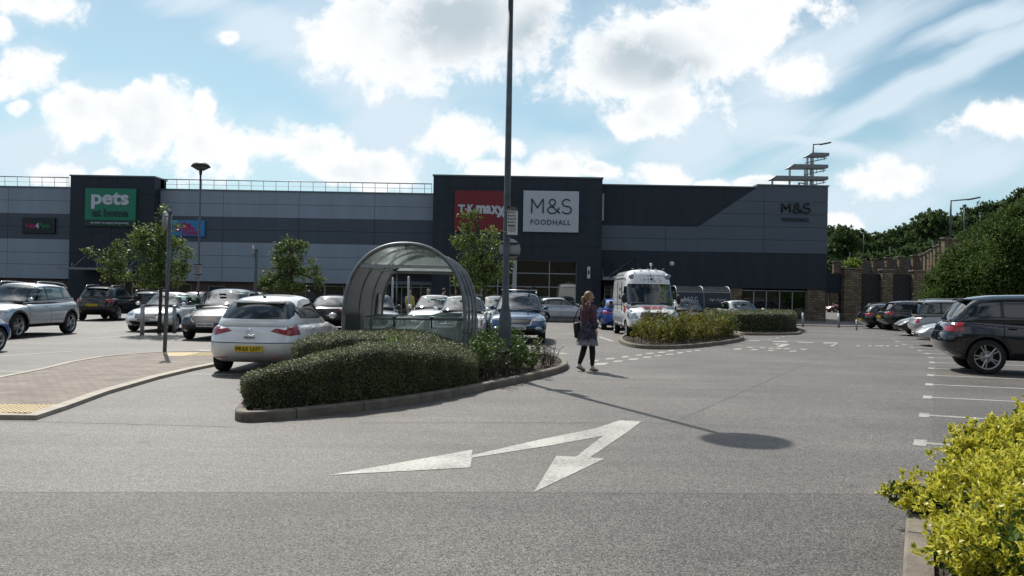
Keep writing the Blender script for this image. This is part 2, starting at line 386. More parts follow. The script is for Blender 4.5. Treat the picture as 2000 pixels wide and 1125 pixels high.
def prism(bm, poly, z0, z1, mi=0, bottom=False):
    """polygon (list of xy) extruded from z0 to z1"""
    b = [bm.verts.new((p[0], p[1], z0)) for p in poly]; t = [bm.verts.new((p[0], p[1], z1)) for p in poly]; n = len(poly)
    for i in range(n):
        f = bm.faces.new((b[i], b[(i+1) % n], t[(i+1) % n], t[i])); f.material_index = mi
    f = bm.faces.new(t); f.material_index = mi
    if bottom: f = bm.faces.new(b[::-1]); f.material_index = mi
def sheet(bm, pts, mi=0):
    vs = [bm.verts.new(p) for p in pts]; f = bm.faces.new(vs); f.material_index = mi
    f.normal_update()
    if f.normal.z < 0: f.normal_flip()
    return f
def ellip(bm, c, s, seg=12, rings=8, mi=0, rot=None):
    M = Matrix.Translation(c) @ (rot.to_4x4() if rot is not None else Matrix.Identity(4)) @ Matrix.Diagonal((s[0], s[1], s[2], 1))
    r = bmesh.ops.create_uvsphere(bm, u_segments=seg, v_segments=rings, radius=1.0, matrix=M)
    for f in set(f for v in r['verts'] for f in v.link_faces): f.smooth = True; f.material_index = mi

def text_mesh(txt, size, depth=0.01, bold=0.0, spacing=1.0, align='CENTER', shear=0.0):
    cu = bpy.data.curves.new('txt', 'FONT'); cu.body = txt; cu.size = size; cu.extrude = depth; cu.offset = bold; cu.space_character = spacing
    cu.align_x = align; cu.align_y = 'CENTER'; cu.shear = shear; cu.resolution_u = 3
    o = bpy.data.objects.new('txt', cu); C.objects.link(o)
    bpy.context.view_layer.update()
    dg = bpy.context.evaluated_depsgraph_get(); me = bpy.data.meshes.new_from_object(o.evaluated_get(dg))
    bpy.data.objects.remove(o); bpy.data.curves.remove(cu)
    return me
def fit(me, w=None, h=None):
    co = np.empty(len(me.vertices)*3); me.vertices.foreach_get('co', co); co = co.reshape(-1, 3)
    mn, mx = co.min(0), co.max(0); c = (mn+mx)/2; s = mx-mn
    sx = w/s[0] if w else None; sy = h/s[1] if h else None
    if sx is None: sx = sy
    if sy is None: sy = sx
    co = (co-c)*np.array([sx, sy, 1.0]); me.vertices.foreach_set('co', co.ravel()); me.update()
    return me
def lettering(txt, w, h, loc, m, parent=None, rot=(R(90), 0, 0), bold=0.0, depth=.01, spacing=1.0, shear=0.0, name='lettering'):
    """text standing up, reading from -Y; loc is the centre"""
    me = fit(text_mesh(txt, 1.0, depth, bold, spacing, shear=shear), w, h); me.materials.append(m); me.name = name
    o = bpy.data.objects.new(name, me); link(o, parent); o.location = loc; o.rotation_euler = rot
    return o

# ---- leaves
def leaves_mesh(name, P, D, size, mats, aspect=.5, fold=0.25, edge=False, core=None, jit=.35, nrm=None):
    """P positions, D outward directions, one folded leaf at each"""
    n = len(P); P = np.asarray(P, dtype=np.float64); D = np.asarray(D, dtype=np.float64)
    s = size*(1+rng.uniform(-jit, jit, n))[:, None]
    rd = rng.normal(size=(n, 3)); a = D + .75*rd; a /= np.linalg.norm(a, axis=1, keepdims=True)+1e-9
    b = np.cross(a, rng.normal(size=(n, 3)) if nrm is None else nrm+rng.normal(size=(n, 3))*.45); b /= np.linalg.norm(b, axis=1, keepdims=True)+1e-9
    c = np.cross(a, b)
    w = aspect
    v0 = P; v1 = P + s*(a*.45 + b*w*.5 + c*fold*.3); v2 = P + s*a; v3 = P + s*(a*.45 - b*w*.5 + c*fold*.3)
    if edge:
        mid = P + s*a*.5 - s*c*fold*.25
        V = np.stack([v0, v1, v2, v3, mid], 1).reshape(-1, 3)
        base = np.arange(n)*5
        Fc = np.stack([base, base+1, base+4, base+1, base+2, base+4, base+2, base+3, base+4, base+3, base, base+4], 1).reshape(-1, 3)
    else:
        V = np.stack([v0, v1, v2, v3], 1).reshape(-1, 3); base = np.arange(n)*4
        Fc = np.stack([base, base+1, base+2, base+3], 1)
    k = Fc.shape[1]; nf = len(Fc)
    me = bpy.data.meshes.new(name)
    off = 0; cV = None
    if core is not None:
        core.verts.ensure_lookup_table(); core.verts.index_update()
        cV = np.array([v.co[:] for v in core.verts]); cF = [[v.index for v in f.verts] for f in core.faces]; off = len(cV)
        V = np.concatenate([cV, V]); Fc = Fc + off
        tot = nf + len(cF); loops = np.concatenate([np.array([i for f in cF for i in f]), Fc.ravel()]).astype(np.int32)
        ls = np.array([len(f) for f in cF] + [k]*nf)
    else:
        tot = nf; loops = Fc.ravel().astype(np.int32); ls = np.full(nf, k)
    me.vertices.add(len(V)); me.vertices.foreach_set('co', V.ravel())
    me.loops.add(len(loops)); me.loops.foreach_set('vertex_index', loops)
    me.polygons.add(tot); st = np.concatenate([[0], np.cumsum(ls)[:-1]]).astype(np.int32)
    me.polygons.foreach_set('loop_start', st)
    if core is not None:
        mi = np.zeros(tot, dtype=np.int32); mi[:len(cF)] = 1; me.polygons.foreach_set('material_index', mi)
    if edge:
        at = me.attributes.new('edge', 'FLOAT', 'POINT'); e = np.ones(len(V)); e[off+4::5] = 0; at.data.foreach_set('value', e)
    me.update(); me.validate()
    if not isinstance(mats, (list, tuple)): mats = [mats]
    for m in mats: me.materials.append(m)
    return me
def mesh_obj(name, me, parent=None):
    o = bpy.data.objects.new(name, me); return link(o, parent)
def sample_bm(bm, n):
    bmesh.ops.triangulate(bm, faces=bm.faces[:])
    ar = np.array([f.calc_area() for f in bm.faces]); ar /= ar.sum(); bm.faces.ensure_lookup_table()
    T = np.array([[v.co[:] for v in f.verts] for f in bm.faces]); Nn = np.array([f.normal[:] for f in bm.faces])
    idx = rng.choice(len(ar), n, p=ar); r1 = np.sqrt(rng.random(n))[:, None]; r2 = rng.random(n)[:, None]
    t = T[idx]; return t[:, 0]*(1-r1)+t[:, 1]*r1*(1-r2)+t[:, 2]*r1*r2, Nn[idx]
def blob_points(blobs, n, inner=.55):
    """points in the outer shell of ellipsoid blobs (cx,cy,cz,rx,ry,rz)"""
    B = np.array(blobs, dtype=float); w = (B[:, 3]*B[:, 4]+B[:, 4]*B[:, 5]+B[:, 3]*B[:, 5]); w /= w.sum()
    idx = rng.choice(len(B), n, p=w); d = rng.normal(size=(n, 3)); d /= np.linalg.norm(d, axis=1, keepdims=True)
    r = (inner**3 + (1-inner**3)*rng.random(n))**(1/3)*(1+.08*rng.normal(size=n))
    return B[idx, :3]+d*r[:, None]*B[idx, 3:6], d
# ---------------------------------------------------------------- cars
def interp(keys, x):
    if x <= keys[0][0]: return keys[0][1]
    for (x0, y0), (x1, y1) in zip(keys, keys[1:]):
        if x <= x1:
            t = (x-x0)/(x1-x0); return y0+(y1-y0)*t
    return keys[-1][1]
def sinterp(keys, x):
    """smoothed polyline"""
    h = .09; return (interp(keys, x-h)+interp(keys, x)*2+interp(keys, x+h))/4
def superbox(nx, ny, nz, p, q=None):
    bm = bmesh.new(); vd = {}; par = {}
    q = q or p
    def V(i, j, k):
        if (i, j, k) not in vd:
            a, b, c = -1+2*i/nx, -1+2*j/ny, -1+2*k/nz
            s = (abs(b)**q+abs(c)**q)**(1/q); m = max(abs(b), abs(c))
            # round the b-c section and then the ends
            if m > 1e-6: b, c = b*m/s, c*m/s
            m2 = max(abs(a), m, 1e-6); s2 = (abs(a)**p+m**p)**(1/p)
            t = m2/s2 if s2 > 1e-6 else 1
            v = bm.verts.new((a*t, b*t, c*t)); vd[(i, j, k)] = v
        return vd[(i, j, k)]
    for j in range(ny):
        for k in range(nz):
            for i in (0, nx): bm.faces.new((V(i, j, k), V(i, j+1, k), V(i, j+1, k+1), V(i, j, k+1)))
    for i in range(nx):
        for k in range(nz):
            for j in (0, ny): bm.faces.new((V(i, j, k), V(i+1, j, k), V(i+1, j, k+1), V(i, j, k+1)))
        for j in range(ny):
            for k in (0, nz): bm.faces.new((V(i, j, k), V(i+1, j, k), V(i+1, j+1, k), V(i, j+1, k)))
    bmesh.ops.recalc_face_normals(bm, faces=bm.faces[:])
    return bm
def cut(bm, poly, ax, pred, extra=()):
    """split the faces with pred along the convex polygon seen along one axis; returns the faces inside"""
    n = len(poly); ar = sum(poly[i][0]*poly[(i+1) % n][1]-poly[(i+1) % n][0]*poly[i][1] for i in range(n))
    if ar < 0: poly = poly[::-1]
    lo = [min(p[k] for p in poly)-.25 for k in (0, 1)]; hi = [max(p[k] for p in poly)+.25 for k in (0, 1)]
    planes = []
    for i in range(n):
        p, q = poly[i], poly[(i+1) % n]; d = (q[0]-p[0], q[1]-p[1]); no = [0, 0, 0]; co = [0, 0, 0]
        no[ax[0]], no[ax[1]] = d[1], -d[0]; co[ax[0]], co[ax[1]] = p[0], p[1]
        nv = Vector(no)
        if nv.length > 1e-7: planes.append((Vector(co), nv.normalized()))
    for co, no in extra: planes.append((Vector(co), Vector(no)))
    bm.normal_update()
    def near(f):
        for v in f.verts:
            c = v.co
            if lo[0] < c[ax[0]] < hi[0] and lo[1] < c[ax[1]] < hi[1]: return True
        return False
    for co, no in planes:
        fs = [f for f in bm.faces if near(f) and pred(f)]
        es = set(e for f in fs for e in f.edges); vs = set(v for f in fs for v in f.verts)
        bmesh.ops.bisect_plane(bm, geom=list(fs)+list(es)+list(vs), plane_co=co, plane_no=no, dist=1e-5)
    res = []
    for f in bm.faces:
        if not pred(f): continue
        c = f.calc_center_median()
        if all((c-co).dot(no) < 1e-5 for co, no in planes): res.append(f)
    return res
def extract(bm, faces, off=0.0):
    nb = bmesh.new(); vd = {}
    for f in faces:
        vs = []
        for v in f.verts:
            if v not in vd: vd[v] = nb.verts.new(v.co+v.normal*off)
            vs.append(vd[v])
        nf = nb.faces.new(vs); nf.smooth = True
    bmesh.ops.delete(bm, geom=faces, context='FACES')
    return nb
def mir(poly): return [(-a, b) for a, b in poly]

_paint = {}
def paint(name, col, rough=.32, metal=.35, coat=1.0):
    if name not in _paint:
        _paint[name] = mat('car_paint_'+name, col, rough, metal, coat=coat, var=.05, vscale=2.0)
    return _paint[name]

_wheels = {}
def wheel_parts(r, w, spokes, dark, rr=.66, twin=False):
    key = (r, w, spokes, dark, twin)
    if key not in _wheels:
        M = Matrix.Rotation(R(90), 4, 'X')       # axle along Y, outer face towards -Y
        bm = bmesh.new()
        lathe(bm, [(r*rr, w*.5), (r*.82, w*.52), (r*.95, w*.48), (r, w*.33), (r, -w*.33), (r*.95, -w*.48), (r*.82, -w*.52), (r*rr, -w*.5)], M, 28)
        me1 = bpy.data.meshes.new('wheel'); bm.to_mesh(me1); bm.free(); me1.materials.append(MT['tyre'])
        bm = bmesh.new(); R_ = r*rr
        lathe(bm, [(R_*1.02, w*.5), (R_*.94, w*.47), (R_*.90, w*.1), (R_*.9, -w*.3)], M, 28)
        lathe(bm, [(R_*.9, w*.02), (0, w*.02)], M, 20, mi=1)
        lathe(bm, [(R_*.5, w*.06), (0, w*.08)], M, 20, mi=2)
        for k in range(spokes):
            t = 2*math.pi*k/spokes
            for dt in ((-.16, .16) if twin else (0,)):
                a = Vector((math.cos(t+dt*.6)*R_*.16, -w*.40, math.sin(t+dt*.6)*R_*.16)); b = Vector((math.cos(t+dt)*R_*.95, -w*.44, math.sin(t+dt)*R_*.95))
                d = (b-a); q = d.to_track_quat('X', 'Y').to_matrix()
                bx(bm, (a+b)/2, (d.length, .025 if False else R_*(.10 if twin else .2), R_*.07), rot=q)
        lathe(bm, [(R_*.24, w*.36), (R_*.22, w*.44), (0, w*.46)], M, 14)
        me2 = bpy.data.meshes.new('rim'); bm.to_mesh(me2); bm.free()
        me2.materials.append(MT['alloy_d'] if dark else MT['alloy']); me2.materials.append(MT['under']); me2.materials.append(MT['silver'])
        _wheels[key] = (me1, me2)
    return _wheels[key]

SPEC = {}
SPEC['hatch'] = dict(L=4.42, W=1.81, H=1.51, wr=.325, fx=1.33, rx=-1.36, zb=.20, z0=.86,
    zt=[(-2.21, .93), (-1.7, .985), (-.6, .97), (.75, .955), (1.45, .88), (1.95, .76), (2.21, .62)],
    base=(-2.13, 1.12), roof=(-1.62, .12), Wb=1.66, Wt=1.20, zr=[(-1.7, 1.40), (-1.1, 1.475), (-.3, 1.51), (.2, 1.47), (.6, 1.40)],
    dlo=[(.83, .99), (.05, 1.375), (-.55, 1.425), (-1.1, 1.385), (-1.60, 1.20), (-1.50, 1.05)], panes=[(.83, -.24), (-.30, -1.06), (-1.11, -1.7)],
    ws=(.745, .56, .985, 1.44), rw=(.66, .56, 1.055, 1.385),
    head=[(.50, .62), (.52, .74), (.86, .86), (.92, .70), (.80, .62)], hl=.75,
    tail=[(.36, .82), (.60, .975), (.95, .975), (.95, .77), (.70, .735)], tl=.40,
    grille=[(-.42, .66), (.42, .66), (.36, .52), (-.36, .52)], intake=[(-.6, .42), (.6, .42), (.5, .28), (-.5, .28)], plate_f=.46, plate_r=.50, clad=None, rails=False)
SPEC['suv'] = dict(L=4.5, W=1.86, H=1.66, wr=.36, fx=1.34, rx=-1.40, zb=.26, z0=.98,
    zt=[(-2.25, 1.08), (-1.7, 1.12), (-.5, 1.06), (.8, 1.04), (1.5, .99), (2.0, .89), (2.25, .74)],
    base=(-2.14, 1.18), roof=(-1.74, .22), Wb=1.70, Wt=1.26, zr=[(-1.8, 1.56), (-1.2, 1.63), (-.3, 1.66), (.3, 1.62), (.7, 1.53)],
    dlo=[(.88, 1.08), (.12, 1.50), (-.6, 1.565), (-1.25, 1.54), (-1.78, 1.36), (-1.72, 1.18)], panes=[(.88, -.20), (-.26, -1.08), (-1.13, -1.9)],
    ws=(.76, .58, 1.075, 1.585), rw=(.70, .58, 1.165, 1.53),
    head=[(.46, .74), (.50, .84), (.90, .97), (.93, .80), (.75, .74)], hl=.75,
    tail=[(.50, .90), (.56, 1.10), (.95, 1.10), (.95, .88), (.72, .85)], tl=.42,
    grille=[(-.46, .80), (.46, .80), (.38, .62), (-.38, .62)], intake=[(-.62, .50), (.62, .50), (.5, .34), (-.5, .34)], plate_f=.52, plate_r=.74, clad=.40, rails=True)
SPEC['mpv'] = dict(SPEC['hatch'], L=4.38, W=1.83, H=1.62, z0=.94,
    zt=[(-2.19, .96), (-1.6, 1.05), (-.5, 1.03), (.95, 1.02), (1.5, .93), (1.95, .79), (2.19, .64)],
    base=(-2.08, 1.42), roof=(-1.72, .22), Wt=1.24, Wb=1.68, zr=[(-1.8, 1.52), (-1.1, 1.59), (-.3, 1.62), (.3, 1.58), (.8, 1.46)],
    dlo=[(1.05, 1.06), (.15, 1.48), (-.55, 1.535), (-1.3, 1.50), (-1.78, 1.34), (-1.70, 1.13)], panes=[(1.05, -.15), (-.21, -1.1), (-1.16, -1.9)],
    ws=(.76, .56, 1.06, 1.56), rw=(.66, .56, 1.1, 1.50),
    head=[(.55, .70), (.60, .80), (.90, .97), (.93, .82), (.80, .70)], grille=[(-.50, .66), (-.42, .76), (.42, .76), (.50, .66), (.38, .57), (-.38, .57)], plate_f=.48)
SPEC['saloon'] = dict(SPEC['hatch'], L=4.55, H=1.44, z0=.84,
    zt=[(-2.27, .96), (-1.6, .99), (-.6, .95), (.75, .93), (1.45, .86), (2.0, .73), (2.27, .60)],
    base=(-1.95, 1.12), roof=(-1.20, .10), zr=[(-1.3, 1.36), (-.9, 1.41), (-.3, 1.44), (.2, 1.41), (.6, 1.34)],
    dlo=[(.80, .96), (.05, 1.32), (-.55, 1.36), (-1.05, 1.31), (-1.55, 1.08), (-1.45, 1.01)], ws=(.745, .56, .965, 1.385), rw=(.62, .5, 1.03, 1.33),
    grille=[(-.38, .68), (.38, .68), (.32, .50), (-.32, .50)])
SPEC['estate'] = dict(SPEC['saloon'], L=4.65, H=1.47,
    zt=[(-2.32, .96), (-1.6, .99), (-.6, .95), (.75, .93), (1.45, .86), (2.05, .73), (2.32, .60)],
    base=(-2.25, 1.12), roof=(-1.82, .10), zr=[(-1.9, 1.38), (-1.2, 1.44), (-.3, 1.47), (.2, 1.44), (.6, 1.36)],
    dlo=[(.80, .96), (.05, 1.35), (-.55, 1.39), (-1.4, 1.36), (-1.92, 1.22), (-1.85, 1.04)], panes=[(.80, -.24), (-.30, -1.08), (-1.14, -2.0)],
    ws=(.745, .56, .965, 1.405), rw=(.64, .54, 1.04, 1.36), rails=True)
SPEC['small'] = dict(SPEC['hatch'], L=3.9, W=1.70, H=1.48, wr=.30, fx=1.20, rx=-1.22,
    zt=[(-1.95, .90), (-1.5, .98), (-.4, .96), (.8, .95), (1.3, .88), (1.7, .75), (1.95, .60)],
    base=(-1.88, 1.15), roof=(-1.42, .10), Wb=1.56, Wt=1.14, zr=[(-1.5, 1.38), (-1.0, 1.45), (-.3, 1.48), (.2, 1.44), (.6, 1.34)],
    dlo=[(.85, .99), (.05, 1.34), (-.5, 1.395), (-1.0, 1.36), (-1.48, 1.17), (-1.38, 1.05)], panes=[(.85, -.18), (-.24, -.95), (-1.0, -1.6)],
    ws=(.70, .53, .985, 1.41), rw=(.60, .50, 1.03, 1.35), head=[(.46, .64), (.48, .76), (.80, .87), (.87, .70), (.74, .62)])
SPEC['box'] = dict(SPEC['suv'], L=4.2, W=1.79, H=1.69, wr=.33, fx=1.25, rx=-1.25, base=(-2.04, 1.1), roof=(-1.86, .25), Wt=1.34, Wb=1.64,
    zt=[(-2.1, .95), (-1.7, 1.02), (-.5, 1.02), (.8, 1.0), (1.4, .96), (1.9, .85), (2.1, .70)], z0=.94,
    zr=[(-1.9, 1.60), (-1.2, 1.67), (-.3, 1.69), (.3, 1.66), (.7, 1.55)], dlo=[(.82, 1.05), (.15, 1.52), (-.6, 1.57), (-1.4, 1.56), (-1.9, 1.50), (-1.9, 1.08)],
    panes=[(.82, -.2), (-.27, -1.05), (-1.11, -1.98)], rw=(.68, .60, 1.06, 1.54), tail=[(.60, .70), (.66, 1.12), (.90, 1.12), (.90, .70)], tl=.22)
SPEC['van'] = dict(L=5.9, W=1.99, H=2.66, wr=.34, fx=1.98, rx=-1.7, zb=.28, z0=1.05,
    zt=[(-2.95, 1.30), (1.3, 1.30), (1.85, 1.26), (2.3, 1.17), (2.7, 1.05), (2.95, .88)],
    base=(-2.93, 2.30), roof=(-2.88, 1.10), Wb=1.96, Wt=1.72, zr=[(-2.9, 2.60), (-2.3, 2.66), (.9, 2.66), (1.3, 2.61), (1.7, 2.48)], gp=14, vsplit=True,
    dlo=[(1.98, 1.34), (1.50, 1.98), (.85, 1.98), (.85, 1.34)], panes=[(1.98, .93)],
    ws=(.86, .80, 1.29, 2.05), rw=None, head=[(.62, .78), (.68, .98), (.90, 1.14), (.99, .92), (.92, .74)], hl=.75,
    tail=[(.8, .7), (.8, 1.3), (1.0, 1.3), (1.0, .7)], tl=.06, grille=[(-.52, .84), (-.44, .98), (.44, .98), (.52, .84), (.44, .70), (-.44, .70)],
    intake=[(-.7, .52), (.7, .52), (.6, .36), (-.6, .36)], plate_f=.60, plate_r=.8, clad=.46, rails=False)

def make_car(kind, label, cat, loc, heading, pname, pcol, name='parked_car', group=None, plate=None, plate_side='f', rough=.32, metal=.35,
             spokes=5, darkrim=False, twin=False, tint=False, extras=None, rails=None, grille_bar=False, scale=1.0, rlabel=None, clad=None, seats=True):
    S = SPEC[kind]; L, Wd, H = S['L'], S['W'], S['H']; hl = L/2
    root = thing(name, label, cat, loc, heading, group)
    if scale != 1.0: root.scale = (scale,)*3
    pm = paint(pname, pcol, rough, metal)
    van = kind == 'van'
    # lower body
    bm = superbox(46, 16, 12, 9, 7)
    for v in bm.verts:
        a, b, c = v.co
        x = a*hl; zt = sinterp(S['zt'], x); zb = S['zb'] + .10*max(0, abs(a)-.8)/.2 + (.02 if abs(a) < .6 else 0)
        h = (c+1)/2
        ea = abs(a)**7
        zt -= .05*b*b*(1 if a > .35 else .25)
        z = zb+(zt-zb)*h
        prof = 1-.045*max(0, h-.45)**1.5/.4-.05*max(0, .25-h)/.25+.012*math.exp(-((h-.62)/.08)**2)
        plan = 1-.10*max(0, abs(a)-.55)**2/.2
        if a > 0: dx = -ea*(.16*b*b*(1.0 if not van else .6)+(.20 if not van else .22)*max(0, h-.55)**1.3*2+.07*max(0, .2-h)/.2)
        else: dx = ea*(.13*b*b*(1 if not van else .2)+(.16 if not van else .02)*max(0, h-.5)*1.0+.06*max(0, .2-h)/.2)
        if a < 0 and not van: dx -= .05*ea*math.exp(-((h-.42)/.22)**2)
        v.co = (x+dx, b*Wd/2*prof*plan, z)
    bm.normal_update()
    # greenhouse
    gb = superbox(34, 14, 12, S.get('gp', 7), 6.5)
    x00, x10 = S['base']; x01, x11 = S['roof']
    for v in gb.verts:
        a, b, c = v.co; h = (c+1)/2; t = (a+1)/2
        hh = h
        if van:  # windscreen slope, then the steeper cab roof
            xf = x10+(x11-x10)*(min(h/.62, 1)*.62+max(0, h-.62)*1.0)
        else: xf = x10+(x11-x10)*(h+.12*h*(1-h))
        xr = x00+(x01-x00)*(h**1.35)
        x = xr+(xf-xr)*t
        x += -.15*b*b*max(0, a)**5*(1-.3*h)+.10*b*b*max(0, -a)**5*(0 if van else 1)
        zr = sinterp(S['zr'], x)-.045*b*b
        z = S['z0']+(zr-S['z0'])*h
        wy = Wd and S['Wb']+(S['Wt']-S['Wb'])*(h**1.25)
        plan = 1-.09*max(0, abs(a)-.5)**2/.25*(0 if (van and a < 0) else 1)
        v.co = (x, b*wy/2*plan, z)
    bm2 = gb; bmesh.ops.recalc_face_normals(bm2, faces=bm2.faces[:])
    mats = [pm, MT['black'], MT['under'], MT['gloss_black']]
    side = lambda f: abs(f.normal.y) > .45
    # window surrounds on the greenhouse
    for f in cut(bm2, S['dlo'], (0, 2), side): f.material_index = 3
    ins = .022
    cx = sum(p[0] for p in S['dlo'])/len(S['dlo']); cz = sum(p[1] for p in S['dlo'])/len(S['dlo'])
    glass = []
    gm = MT['carglass']
    for i, (xa, xb) in enumerate(S['panes']):
        # pane = surround shrunk and clipped between pillars
        poly = [(cx+(p[0]-cx)*(1-.035), cz+(p[1]-cz)*(1-.10)) for p in S['dlo']]
        ex = [((xa-.01, 0, 0), (1, 0, 0)), ((xb+.01, 0, 0), (-1, 0, 0))]
        for sg in (1, -1):
            fs = cut(bm2, poly, (0, 2), lambda f, sg=sg: f.normal.y*sg > .45, ex)
            if fs: glass.append(('side_window', extract(bm2, fs), MT['carglass_d'] if (tint and i > 0) else gm))
    wb, wt, z0, z1 = S['ws']
    pw = [(-wb, z0), (wb, z0), (wt, z1), (-wt, z1)]
    fr = lambda f: f.normal.x > .25 and f.calc_center_median().x > S['roof'][1]-.25
    pw2 = [(-wb-.03, z0-.015), (wb+.03, z0-.015), (wt+.03, z1+.025), (-wt-.03, z1+.025)]
    for f in cut(bm2, pw2, (1, 2), fr): f.material_index = 3
    glass.append(('windscreen', extract(bm2, cut(bm2, pw, (1, 2), fr)), gm))
    if S['rw']:
        wb, wt, z0, z1 = S['rw']
        zc = (z0+z1)/2
        pw = [(-wb*.93, z0), (wb*.93, z0), (wb, z0+.07), (wt+.04, z1-.02), (wt-.06, z1), (-wt+.06, z1), (-wt-.04, z1-.02), (-wb, z0+.07)]
        bk = lambda f: f.normal.x < -.2 and f.calc_center_median().x < S['roof'][0]+.3
        pw2 = [(p[0]*1.03, zc+(p[1]-zc)*1.07) for p in pw]
        for f in cut(bm2, pw2, (1, 2), bk): f.material_index = 3
        glass.append(('rear_window', extract(bm2, cut(bm2, pw, (1, 2), bk)), MT['carglass_d'] if tint else gm))
    # deck under the glass is the dark cabin
    for f in bm.faces:
        c = f.calc_center_median()
        if f.normal.z > .75 and x00+.34 < c.x < x10-.16 and abs(c.y) < S['Wb']/2-.06: f.material_index = 2
    # cladding and arches
    cz_ = S['clad'] if clad is None else clad
    if cz_:
        for f in cut(bm, [(-hl-.1, 0), (hl+.1, 0), (hl+.1, cz_), (-hl-.1, cz_)], (0, 2), lambda f: f.normal.z < .8): f.material_index = 1
    wr = S['wr']
    for wx in (S['fx'], S['rx']):
        def circ(r, n=18): return [(wx+r*math.cos(2*math.pi*k/n), wr+r*math.sin(2*math.pi*k/n)) for k in range(n)]
        if cz_ and not van:
            for f in cut(bm, circ(wr+.115), (0, 2), lambda f: abs(f.normal.y) > .3): f.material_index = 1
        fs = cut(bm, circ(wr+.05), (0, 2), lambda f: abs(f.calc_center_median().y) > Wd/2-.36)
        bmesh.ops.delete(bm, geom=fs, context='FACES')
        for sg in (1, -1):
            prev = None; y0, y1 = sg*(Wd/2-.085), sg*(Wd/2-.38)
            ring = []
            for k in range(19):
                t = math.pi*k/18*1.16-math.pi*.08; p = (wx+(wr+.055)*math.cos(t), wr+(wr+.055)*math.sin(t)); ring.append(p)
            va = [bm.verts.new((p[0], y0, max(p[1], S['zb']+.03))) for p in ring]; vb = [bm.verts.new((p[0], y1, max(p[1], S['zb']+.03))) for p in ring]
            for k in range(18):
                f = bm.faces.new((va[k], va[k+1], vb[k+1], vb[k])); f.material_index = 2
            f = bm.faces.new(vb); f.material_index = 2
    # door seams
    body_side = lambda f: abs(f.normal.y) > .5
    zb_ = S['zb']+.10; ztop = lambda x: sinterp(S['zt'], x)-.02
    sx = [S['panes'][0][0]-.02 if not van else 1.95, S['panes'][0][1]-.03] + ([S['panes'][1][1]-.02] if len(S['panes']) > 1 else [])
    for k, x in enumerate(sx):
        w = .008
        fs = cut(bm, [(x-w, zb_), (x+w, zb_), (x+w, ztop(x)), (x-w, ztop(x))], (0, 2), body_side)
        for f in fs: f.material_index = 2
    # bonnet and tailgate seams
    if not van:
        for f in cut(bm, [(-.80, S['plate_r']+.10), (.80, S['plate_r']+.10), (.80, S['plate_r']+.116), (-.80, S['plate_r']+.116)], (1, 2), lambda f: f.normal.x < -.3): f.material_index = 2
    parts = []
    hp = S['head']
    for sg in (1, -1):
        poly = hp if sg == 1 else mir(hp)
        fs = cut(bm, poly, (1, 2), lambda f: f.normal.x > .02 and f.calc_center_median().x > hl-S['hl']-.2, [((hl-S['hl'], 0, 0), (-1, 0, 0))])
        if fs: parts.append(('headlight', extract(bm, fs, .003), MT['clearlamp']))
        tp = S['tail'] if sg == 1 else mir(S['tail'])
        fs = cut(bm, tp, (1, 2), lambda f: f.normal.x < .5 and f.normal.z < .8 and f.calc_center_median().x < -hl+S['tl']+.2, [((-hl+S['tl'], 0, 0), (1, 0, 0))])
        if fs: parts.append(('tail_light', extract(bm, fs, .006), MT['redlamp']))
    frn = lambda f: f.normal.x > .3
    fs = cut(bm, S['grille'], (1, 2), frn)
    g2 = [(p[0]*1.06, sum(q[1] for q in S['grille'])/len(S['grille'])+(p[1]-sum(q[1] for q in S['grille'])/len(S['grille']))*1.18) for p in S['grille']]
    if fs: parts.append(('grille', extract(bm, fs, -.004), MT['black']))
    for f in cut(bm, g2, (1, 2), frn): f.material_index = 4
    mats.append(MT['chrome'] if not van else MT['black'])
    for f in cut(bm, S['intake'], (1, 2), frn): f.material_index = 1
    def xat(z, y=0, fr_=True):
        """surface position along the length at height z"""
        best = None
        for v in bm.verts:
            if abs(v.co.z-z) < .07 and abs(v.co.y-y) < .18:
                if best is None or (v.co.x > best) == fr_: best = v.co.x
        return best if best is not None else (hl if fr_ else -hl)
    front_x = xat(S['plate_f']); rear_x = xat(S['plate_r'], 0, False)
    emb_f = xat(sum(p[1] for p in S['grille'])/len(S['grille'])); emb_r = xat(S['plate_r']+.2, 0, False)
    # join greenhouse into body
    me_t = bpy.data.meshes.new('t'); bm2.to_mesh(me_t); bm.from_mesh(me_t); bpy.data.meshes.remove(me_t); bm2.free()
    # rear spoiler
    if kind in ('hatch', 'suv', 'mpv', 'small', 'box'):
        xs = S['roof'][0]; zz = sinterp(S['zr'], xs)
        r = bx(bm, (xs+.035, 0, zz-.052), (.24, S['Wt']*.80, .04), bev=.015)
    body = obj('body', bm, mats, root, 'angle')
    for nm, b, m in glass+parts: obj(nm, b, m, root, True)
    # interior
    if seats:
        ib = bmesh.new(); zt_ = S['z0']
        ws_ = .38
        rows = [(.02+(1.0 if van else 0), )] + ([] if van else [(-.85,)])
        for (xx,) in rows:
            for yy in ((-.36, .36) if xx > -.5 else (-.42, 0, .42)):
                bx(ib, (xx, yy, zt_+.12), (.14, .44 if xx > -.5 else .38, .32), bev=.04)
                bx(ib, (xx-.03, yy, zt_+.36+(0.06 if H > 1.6 else 0)), (.09, .24, .16), bev=.035)
        bx(ib, (S['panes'][0][0]-.10, 0, S['dlo'][0][1]-.04), (.34, S['Wb']*.8, .12), bev=.04)
        lathe(ib, [(.17, -.012), (.19, 0), (.17, .012)], Matrix.Translation((S['panes'][0][0]-.42, -.36, S['dlo'][0][1]+.04)) @ Matrix.Rotation(R(65), 4, 'Y'), 18)
        if not van:
            bx(ib, (S['panes'][0][0]-.50, 0, H-.20), (.03, .22, .06))
        else: bx(ib, (.55, 0, 1.75), (.06, 1.6, 1.2))
        obj('interior', ib, MT['seat'], root, 'angle')
    # wheels
    ww = .22
